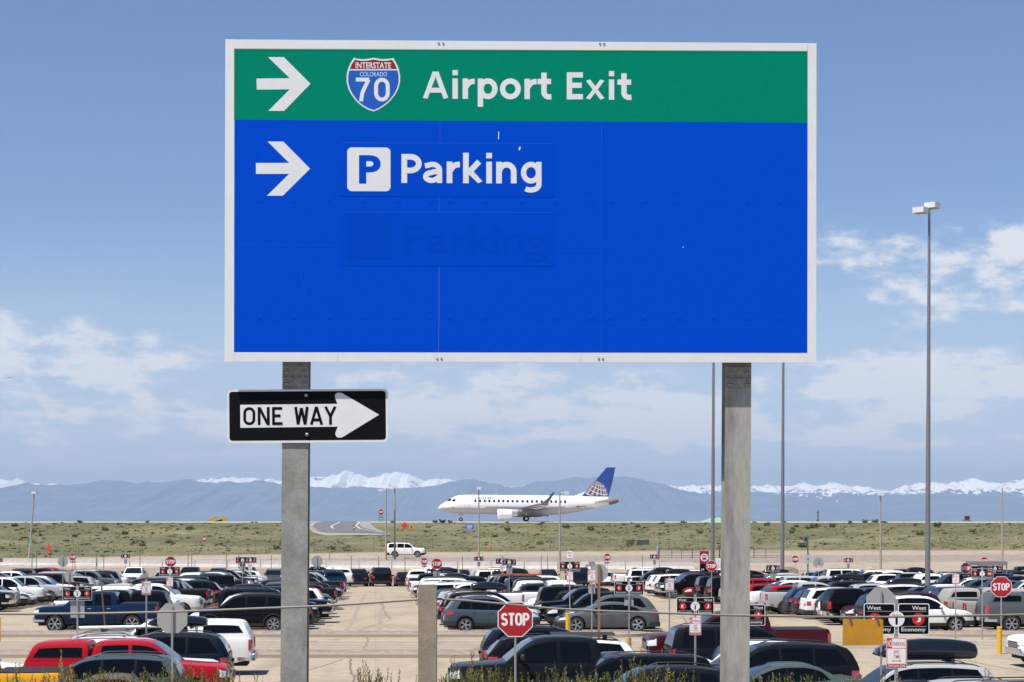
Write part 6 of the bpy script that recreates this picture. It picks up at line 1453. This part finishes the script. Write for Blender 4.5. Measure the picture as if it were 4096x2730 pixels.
# ------------------------------------------------------------------ cars, one by one where the picture shows them clearly
near_g, far_g = 'cars parked nearest the wire rope', 'cars parked in long lines across the lot'
def put(kind, colour, px0, px1, d, face, label, group=near_g, sx=None, full=True, turn=0.):
    Ln = SPEC[kind]['L']; w = (px1-px0)*d/FPX; s = min(max(w/Ln, .93), 1.10)
    return car(kind, colour, X((px0+px1)/2, d), d, face, label, group, not full, s, turn)
boxm = mat('gloss_black_plastic', (.008, .009, .012), .18, coat=.5)
def roof_box(x, y, z, L_, W_, H_, face, label, lift=.06):
    b = MB(); rows = []
    for t, hh, ww, zb in ((0, .30, .55, .18), (.03, .52, .72, .12), (.12, .74, .86, .04), (.3, .93, .98, 0), (.5, 1.0, 1, 0), (.75, .97, 1, 0), (.93, .86, .97, .0), (.985, .74, .92, .05), (1, .55, .85, .2)):
        rows.append([(L_/2-t*L_, W_/2*ww*cx_, zb*H_ + (hh-zb)*H_*cz) for cx_, cz in ((0, 0), (.75, .0), (.95, .12), (1, .42), (.98, .5), (.9, .84), (.7, .97), (0, 1), (-.7, .97), (-.9, .84), (-.98, .5), (-1, .42), (-.95, .12), (-.75, 0), (0, 0))])
    b.grid(rows); n = 15; b.add(rows[0], [tuple(range(n-1))[::-1]]); b.add(rows[-1], [tuple(range(n-1))])
    o = root('roof_box', label, 'roof box', (x, y, z), R(3.9) if face > 0 else R(183.9), 'roof boxes')
    place('shell', b.mesh('shell', boxm, smooth=45), o)
    for q in (-.24, .24): f = MB(); f.box(q*L_-.04, q*L_+.04, -W_*.55, W_*.55, -lift, .02); place('crossbar', f.mesh('crossbar', [trim_m]), o)
    return o
put('topper_pickup', 'red', 118, 918, 58.2, 1, 'red pickup truck with a red shell over its bed, behind the rabbitbrush')
put('large_utility', 'white', 232, 872, 61.0, 1, 'white utility car with black roof bars directly behind the red pickup')
put('sport_utility', 'navy', 300, 928, 64.0, -1, 'navy utility car with roof rails between the white one and the white shelled pickup')
put('wagon', 'white', 250, 800, 66.7, 1, 'white estate car under the long black roof box')
roof_box(X(712, 66.7), 66.7, Z(2506, 66.7), 1.95, .85, .36, -1, 'black roof box with red marks on the white estate car')
o = root('roof_awning', 'long rolled white awning tube above the white car roofs', 'awning', (X(478, 69), 69, Z(2512, 69))); b = MB(); b.tube([(-162*69/FPX, 0, 0), (162*69/FPX, 0, .05)], .055, 10); place('tube', b.mesh('tube', white_m, smooth=40), o)
for q in (-.6, .6): b = MB(); b.box(q-.03, q+.03, -.05, 1.1, -.14, -.02); place('bracket', b.mesh('bracket', trim_m), o)
put('wagon', 'silver', 260, 780, 69.3, 1, 'silver estate car beneath the rolled white awning')
put('topper_pickup', 'white', 346, 1012, 69.0+1.2, -1, 'white pickup truck with a white shell, its tail towards the concrete road')
put('sport_utility', 'slate blue', 58, 742, 55.3, -1, 'slate grey utility car with bright window edging in front of the red pickup')
put('sedan', 'bronze', 262, 770, 52.6, 1, 'bronze sedan behind the green brush, in front of the slate utility car')
put('pickup', 'yellow', -640, 275, 53.0, -1, 'yellow pickup truck with a black bed cover, half hidden by brush')
put('crossover', 'white', -420, 142, 61.2, 1, 'white crossover nose at the picture edge above the slate one')
put('crossover', 'navy', -480, 128, 58.3, 1, 'navy crossover nose at the picture edge')
put('sedan', 'slate blue', -450, 122, 55.5, 1, 'pale blue grey sedan bonnet beside the red pickup tail')
# around the STOP sign
put('pickup', 'charcoal', 1797, 2682, 57.2, -1, 'charcoal crew cab pickup with its chrome nose towards the square post')
put('crossover', 'black', 1935, 2475, 65.2, 1, 'black crossover with its tail behind the biggest STOP sign')
put('sport_utility', 'navy', 1918, 2500, 68.2, 1, 'navy utility car with a rear spoiler peeping out behind the black crossover')
put('sport_utility', 'white', 1960, 2545, 63.0, -1, 'white utility car with a black roof tent rack behind the charcoal pickup')
o = root('roof_rack', 'flat black roof rack on the white utility car', 'roof rack', (X(2330, 63), 63, Z(2548, 63))); b = MB(); b.tube([(-1.0, -.55, .10), (1.0, -.55, .10)], .03, 6); b.tube([(-1.0, .55, .10), (1.0, .55, .10)], .03, 6); b.box(-1.0, 1.0, -.55, .55, .07, .11); [b.box(q-.05, q+.05, -.5, .5, -.12, .07) for q in (-.7, .7)]; place('platform', b.mesh('platform', trim_m), o)
put('sedan', 'slate blue', 2090, 2720, 60.2, -1, 'blue grey sedan roof seen over the charcoal pickup bed')
put('large_utility', 'black', 2120, 2850, 53.6, -1, 'black utility car with a bright white roof in front of the charcoal pickup')
bw = C.objects[-1]
put('crossover', 'charcoal', 2225, 2985, 50.0, -1, 'charcoal crossover with roof rails lowest in the picture, below the white roof')
put('large_utility', 'charcoal', 2662, 3300, 66.2, 1, 'dark grey utility car with a rear spoiler beside the maroon pickup nose')
put('pickup', 'maroon', 2577, 3303, 71.5, -1, 'maroon pickup truck with a black bed cover')
put('sport_utility', 'white', 2672, 3262, 62.0, -1, 'white utility car with orange roof strip, its bonnet left of the stained post'.replace('left of', 'before'))
put('crossover', 'grey', 2692, 3270, 59.6, -1, 'grey crossover between the white utility car and the charcoal one')
put('sport_utility', 'charcoal', 2728, 3424, 58.4, -1, 'charcoal utility car with a sloping tail above the green grey sedan')
put('sedan', 'green grey', 2745, 3436, 55.6, -1, 'green grey sedan behind the brush beside the stained post')
put('sport_utility', 'silver', 3290, 3952, 52.4, -1, 'silver utility car carrying the big black roof box')
roof_box(X(3697, 52.4), 52.4, Z(2634, 52.4), 401*52.4/FPX, .9, 82*52.4/FPX*.98, -1, 'big glossy black roof box on the silver utility car', .1)
put('sedan', 'navy', 3330, 3900, 50.6, -1, 'dark blue sedan roof just under the silver utility car window')
put('wagon', 'silver', 3520, 4010, 48.6, -1, 'silver estate car behind the biggest no parking plate')
put('sport_utility', 'grey', 3640, 4330, 46.4, -1, 'grey car roof with a black antenna low at the picture corner')
put('pickup', 'white', 4046, 4640, 74.0, -1, 'white pickup truck nose at the picture edge beside the yellow bollard')
put('large_utility', 'white', 1545, 1702, 252.5, 1, 'white utility car driving on the road beside the grassy slope', None); tah = C.objects
tr = [o for o in C.objects if o.get('label', '').startswith('white utility car driving')][0]; tr.location.z = interp(LINES['road_near'][1], 1600)+.03; tr.rotation_euler[2] = R(-3)

# ------------------------------------------------------------------ the long double lines
TH = R(3.9)
ORD = ('first second third fourth fifth sixth seventh eighth ninth tenth eleventh twelfth thirteenth fourteenth fifteenth sixteenth seventeenth eighteenth nineteenth twentieth '
       'twenty-first twenty-second twenty-third twenty-fourth twenty-fifth twenty-sixth twenty-seventh twenty-eighth twenty-ninth thirtieth thirty-first thirty-second thirty-third thirty-fourth thirty-fifth thirty-sixth thirty-seventh thirty-eighth thirty-ninth fortieth').split()
TYPEW = {'sport_utility': 'utility car', 'large_utility': 'large utility car', 'crossover': 'crossover', 'wagon': 'estate car', 'sedan': 'sedan', 'fastback': 'fastback', 'minivan': 'minivan', 'boxy_utility': 'boxy off-road car', 'pickup': 'pickup', 'topper_pickup': 'shelled pickup'}
COLS = [(-19.8, 'behind the blue pickup', [('pickup', 'blue', -1, 1.0), ('topper_pickup', 'black', -1, 1), ('pickup', 'white', 1, 1), ('crossover', 'red', 1, 1), ('sedan', 'white', -1, 1), ('large_utility', 'white', 1, 1), ('crossover', 'navy', 1, 1), ('topper_pickup', 'white', 1, 1), ('sport_utility', 'black', 1, 1), ('crossover', 'white', 1, 1), ('wagon', 'silver', 1, 1), ('pickup', 'charcoal', -1, 1), ('boxy_utility', 'black', 1, 1)]),
        (-12.0, 'behind the green black utility car', [('sport_utility', 'black', -1, 1.02), ('sedan', 'black', -1, 1), ('crossover', 'white', 1, 1), ('large_utility', 'navy', 1, 1), ('pickup', 'navy', 1, 1), ('crossover', 'silver', 1, 1), ('sport_utility', 'white', -1, 1), ('topper_pickup', 'charcoal', 1, 1), ('crossover', 'black', -1, 1), ('pickup', 'grey', 1, 1), ('minivan', 'maroon', -1, 1), ('wagon', 'charcoal', 1, 1), ('pickup', 'charcoal', -1, 1)]),
        (-0.75, 'behind the dark grey crossover', [('crossover', 'slate blue', 1, 1.0), ('crossover', 'white', 1, 1), ('sport_utility', 'black', 1, 1), ('wagon', 'navy', 1, 1), ('crossover', 'white', 1, 1), ('crossover', 'grey', 1, 1), ('wagon', 'silver', 1, 1), ('wagon', 'teal', 1, 1), ('pickup', 'white', -1, 1), ('large_utility', 'white', 1, 1), ('topper_pickup', 'white', 1, 1), ('sedan', 'silver', 1, 1), ('crossover', 'black', 1, 1)]),
        (4.95, 'behind the grey fastback', [('fastback', 'grey', -1, 1.0), ('crossover', 'grey', -1, 1), ('sport_utility', 'charcoal', -1, 1), ('pickup', 'black', -1, 1), ('crossover', 'black', 1, 1), ('large_utility', 'black', 1, 1), ('sedan', 'navy', -1, 1), ('minivan', 'white', -1, 1), ('crossover', 'white', -1, 1), ('pickup', 'white', 1, 1), ('sport_utility', 'navy', 1, 1), ('topper_pickup', 'white', 1, 1), ('crossover', 'silver', -1, 1)]),
        (19.9, 'behind the white crossover', [('crossover', 'white', 1, 1.03), ('sport_utility', 'black', 1, 1), ('sport_utility', 'purple', -1, 1), ('topper_pickup', 'black', 1, 1), ('crossover', 'white', 1, 1), ('crossover', 'charcoal', 1, 1), ('sport_utility', 'white', 1, 1), ('crossover', 'maroon', 1, 1), ('crossover', 'blue', 1, 1), ('pickup', 'silver', 1, 1), ('crossover', 'red', 1, 1), ('pickup', 'white', -1, 1), ('sport_utility', 'white', -1, 1), ('wagon', 'red', 1, 1), ('large_utility', 'red', 1, 1)]),
        (26.0, 'behind the grey shelled pickup', [('topper_pickup', 'grey', 1, 1.0), ('sedan', 'silver', -1, 1), ('pickup', 'tan', 1, 1), ('topper_pickup', 'tan', 1, 1), ('large_utility', 'black', 1, 1), ('crossover', 'white', 1, 1), ('pickup', 'white', -1, 1), ('sedan', 'maroon', -1, 1), ('crossover', 'black', -1, 1), ('sport_utility', 'white', 1, 1)]),
        (-32.4, 'across the aisle from the blue pickup', []), (-38.1, 'two lines out from the blue pickup', []), (38.2, 'across the aisle from the grey shelled pickup', []), (43.9, 'two lines out from the grey shelled pickup', []), (-51.2, 'beyond the bollard by the dirt slope', []), (57.2, 'beyond the bus shelter', [])]
LABEL0 = {(0, 0): 'blue crew cab pickup truck facing the picture edge, by the leaning dark post', (1, 0): 'green black utility car directly beside the post under the guide sign', (2, 0): 'dark grey crossover behind the biggest STOP sign', (3, 0): 'grey fastback with five spoke wheels beside the yellow bollard',
          (4, 0): 'white crossover parked beside the biggest section sign', (5, 0): 'dark grey pickup with a black shell at the picture edge'}
rnd = random.Random(21)
WC = ['black']*26+['charcoal']*14+['navy']*8+['white']*24+['silver']*11+['grey']*8+['red']*2+['maroon']*2+['blue']*3+['tan']*1+['teal']*1+['slate blue']*2
WK = ['sport_utility']*20+['crossover']*26+['large_utility']*10+['wagon']*12+['sedan']*12+['pickup']*12+['topper_pickup']*6+['minivan']*4+['boxy_utility']*6
ncar = 0; BOXES = []; wt_ = 0
for ci, (u, phrase, lst) in enumerate(COLS):
    w = 97.4-96-u*sin(TH)
    if not lst: w += 4
    k = 0
    while True:
        x = u*cos(TH)-w*sin(TH); y = 96+u*sin(TH)+w*cos(TH)
        if y > 199: break
        if k < len(lst): kd, co, fc, sc = lst[k]; keep = True
        else:
            kd, co = rnd.choice(WK), rnd.choice(WC); fc = 1 if rnd.random() < (.62 if ci in (0, 2, 4, 6) else .55) else -1; sc = 1; keep = rnd.random() < .95
        x += rnd.uniform(-.3, .3)
        if k == 0 and ci == 0: x = X(404, 98.0)
        if k == 0 and ci == 1: x = X(972, 97.0)
        if ci == 4 and 157.5 < y < 160.4: kd, co, fc, keep = 'pickup', 'black', -1, True; x -= 1.2
        if ci == 4 and 163.0 < y < 165.9: kd, co, fc, keep = 'sport_utility', 'white', 1, True; x -= 1.5
        vis = abs(x) < .262*y+1.5
        # clear of masts
        for (mx, md) in ((3710, 139), (2850, 196), (3129, 190), (2817, 172), (3950, 168), (2880, 172)):
            if abs(y-md) < 1.6 and abs(x-X(mx, md)) < 3.2: keep = False
        if ci == 2 and 182.5 < y < 187.5: kd, co, fc, keep = ('topper_pickup', 'white', 1, True) if not wt_ else (kd, co, fc, keep); wt_ = 1
        if vis and keep:
            lab = LABEL0.get((ci, k), f'{co} {TYPEW[kd]}, {ORD[k]} {phrase}')
            o = car(kd, co, x, y, fc, lab, far_g, far=(y > 112 and True), scale=sc*(1 if k < len(lst) else rnd.uniform(.97, 1.03)), turn=rnd.uniform(-1.2, 1.2)); ncar += 1
            if (kd in ('crossover', 'sport_utility', 'wagon') and k >= len(lst) and rnd.random() < .10) or (ci, k) in ((2, 2),): BOXES.append((kd, x, y, fc, f'roof box on {co} {TYPEW[kd]}, {ORD[k]} {phrase}'))
        w += 2.72*(1 if kd not in ('pickup', 'topper_pickup', 'large_utility') else 1.03); k += 1
for kd, x, y, fc, lab in BOXES: roof_box(x-.1*fc, y, lot_z(y)+SPEC[kd]['H']+.12, rnd.uniform(1.8, 2.2), .8, rnd.uniform(.34, .42), fc, lab)
# last row, noses to the bank
px, k = -40, 0
fixed = {1430: ('sport_utility', 'navy'), 1521: ('large_utility', 'black'), 1614: ('sedan', 'navy')}
for px in list(range(-20, 1360, 112)) + [1430, 1521, 1614] + list(range(1730, 4130, 116)):
    d = 204.8; kd, co = fixed.get(px, (rnd.choice(WK), rnd.choice(WC)))
    if px not in fixed and rnd.random() < .12: continue
    o = car(kd, co, X(px, d), d, 'away' if px in fixed or rnd.random() < .6 else 'near', f'{co} {TYPEW[kd]}, {ORD[k]} in the last row along the dirt bank' if px not in fixed else f'{co} {TYPEW[kd]} tail at the far end of the open aisle', far_g, far=True, turn=rnd.uniform(-2, 2) + (4 if px in fixed else 0)); ncar += 1; k += 1
print('cars in lines', ncar)
# long ladder on a van roof in the middle of the lot
d = 128; o = root('roof_ladder', 'orange red ladder carried above the white vehicles in mid lot', 'ladder', (X(2082, d), d, Z(2299, d)), R(3.9)); b = MB(); Lh = 84*d/FPX
for yy in (-.2, .2): b.box(-Lh, Lh, yy-.03, yy+.03, -.04, .04)
for i in range(15): q = -Lh+2*Lh*(i+.5)/15; b.tube([(q, -.2, 0), (q, .2, 0)], .02, 5)
place('ladder', b.mesh('ladder', mat('fibreglass_orange', (.45, .07, .03), .5)), o); 
for q in (-.5, .8): b = MB(); b.box(q-.04, q+.04, -.5, .5, -.45, -.05); place('rack', b.mesh('rack', trim_m), o)

# ------------------------------------------------------------------ rabbitbrush along the top of the slope
stem_m = mat('brush_stem', (.16, .15, .06), .85, var=.25, vscale=30)
leafA = mat('brush_leaf', (.165, .17, .036), .8, var=.3, vscale=40); leafB = mat('brush_leaf_dry', (.27, .215, .10), .85, var=.3, vscale=40); leafC = mat('brush_leaf_dark', (.08, .095, .026), .8, var=.3, vscale=40); bloom = mat('yellow_bloom', (.55, .40, .03), .8)
def brush_mesh(seed, nst, dry=.15, spread=.30, blo=0.0):
    r = random.Random(seed); st = MB(); lf = MB()
    for s in range(nst):
        a = r.uniform(0, 2*pi); le = r.uniform(.05, 1)**.7; tilt = spread*le; H_ = (r.uniform(.74, .92) if r.random() < .85 else r.uniform(.92, 1.0))*(1-.07*le); bx, by = r.uniform(-.12, .12), r.uniform(-.10, .10); cur = r.uniform(-.2, .25); isdry = r.random() < dry
        P = []
        for i in range(9):
            t = i/8; q = tilt*(t+cur*t*t); P.append(Vector((bx+q*cos(a), by+q*sin(a), H_*t)))
        st.tube(P, [.0045*(1-.75*i/8) for i in range(9)], 4, 0, False)
        n = r.randint(46, 74)
        for j in range(n):
            t = .50+.50*(j+r.random())/n; i = min(int(t*8), 7); p = P[i].lerp(P[i+1], t*8-i); ax = (P[i+1]-P[i]).normalized(); la = r.uniform(0, 2*pi)
            d_ = (ax*r.uniform(.9, 1.6)+Vector((cos(la), sin(la), 0))*r.uniform(.5, 1)).normalized(); ln = r.uniform(.022, .050)*(1.15-.5*t); wv = d_.cross(Vector((sin(la*3), cos(la*2), .3))).normalized()*r.uniform(.0022, .0040)
            mi = 1 if isdry or r.random() < .12 else (2 if r.random() < .35 else 0)
            lf.add([p-wv*.5, p+wv*.5, p+d_*ln*.6+wv, p+d_*ln, p+d_*ln*.6-wv], [(0, 1, 2, 3, 4)], mi)
        if r.random() < blo:
            for j in range(9):
                p = P[-1]+Vector((r.gauss(0, .012), r.gauss(0, .012), r.gauss(0, .010))); q = .0032; lf.add([p+Vector((-q, 0, -q)), p+Vector((q, 0, -q)), p+Vector((q, q, q)), p+Vector((-q, 0, q))], [(0, 1, 2, 3)], 3)
    return st.mesh('stem', stem_m, weld=False), lf.mesh('foliage', [leafA, leafB, leafC, bloom], weld=False)
BR = [brush_mesh(1, 60, .10, .26), brush_mesh(2, 80, .08, .30, .05), brush_mesh(3, 34, .5, .22), brush_mesh(4, 54, .15, .26, .10), brush_mesh(5, 16, .8, .14), brush_mesh(6, 76, .05, .32)]
def slope_z(d): return interp([(-60, 3.9), (4, 3.9), (12, 3.85), (17, 3.05), (24, 1.75), (30, .9), (36, .35), (41, .02)], d)
#       photo column, row its tallest stem reaches, distance, kind
PLANTS = [(30, 2662, 13.2, 2), (95, 2650, 13.6, 4), (165, 2672, 12.8, 2), (245, 2600, 13.4, 4), (225, 2650, 13.0, 2), (300, 2672, 12.6, 0), (360, 2660, 13.2, 0), (430, 2672, 12.7, 1), (480, 2690, 12.5, 3), (545, 2668, 13.2, 0), (610, 2690, 12.8, 5), (680, 2640, 13.4, 1), (745, 2672, 12.8, 5), (800, 2662, 13.1, 3), (850, 2630, 13.5, 2), (905, 2668, 13., 0), (960, 2690, 12.7, 2), (1040, 2690, 12.9, 4), (1110, 2680, 13.3, 4), (1475, 2640, 13.3, 4), (1500, 2652, 12.8, 0), (1425, 2695, 13., 4), (1655, 2690, 12.9, 2), (1790, 2618, 13.4, 4), (1765, 2660, 13., 2), (1900, 2600, 13.6, 4), (1900, 2660, 12.9, 0), (1960, 2650, 13.2, 1), (2000, 2668, 12.7, 5), (2085, 2700, 12.8, 3), (2160, 2655, 13.2, 3), (2200, 2680, 12.7, 0), (2300, 2640, 13.4, 3), (2330, 2690, 12.6, 3), (2395, 2655, 13., 3), (2460, 2690, 12.8, 5), (2545, 2630, 13.4, 1), (2570, 2670, 12.7, 5), (2600, 2622, 13.6, 2), (2680, 2665, 13., 1), (2500, 2700, 12.6, 0), (3040, 2690, 13., 0), (3110, 2672, 13.2, 0), (3180, 2695, 12.8, 5), (3260, 2680, 13.3, 0), (3330, 2692, 12.9, 2), (3420, 2695, 13., 0), (3500, 2688, 13.1, 5), (3970, 2675, 13.3, 4), (3000, 2700, 12.8, 5), (130, 2708, 12.4, 2), (0, 2712, 12.6, 2), (570, 2705, 12.4, 1)]
PL = ['leafy green rabbitbrush clump by the yellow pickup', 'tall green rabbitbrush clump in front of parked cars', 'half dry rabbitbrush with straw coloured stems', 'rabbitbrush with small yellow blooms in front of the white roofed car', 'sparse dry brush stems standing against the pale concrete', 'low spreading dark green rabbitbrush at the picture base']
for i, (px, py, d, kd) in enumerate(PLANTS):
    g = slope_z(d)-.03; H_ = Z(py, d)-g; x = X(px, d)
    where = 'below the red pickup' if 200 < px < 900 else ('below the yellow pickup' if px <= 200 else ('beside the square post' if 1380 < px < 1860 else ('below the biggest STOP sign' if px < 2130 and px >= 1860 else ('by the ONE WAY post' if px < 1380 else ('below the white roofed car' if px < 2720 else ('below the green grey sedan' if px < 3360 else 'below the silver estate car'))))))
    kindw = ['leafy green rabbitbrush', 'tall green rabbitbrush', 'half dry rabbitbrush', 'yellow blooming rabbitbrush', 'sparse dry brush stems', 'low dark green rabbitbrush'][kd]
    o = root('rabbitbrush', f'{kindw} {where}', 'shrub', (x, d, g), i*2.4, 'rabbitbrush along the slope top'); o.scale = (H_*.92, H_*.92, H_/.98)
    place('stem', BR[kd][0], o); place('foliage', BR[kd][1], o)
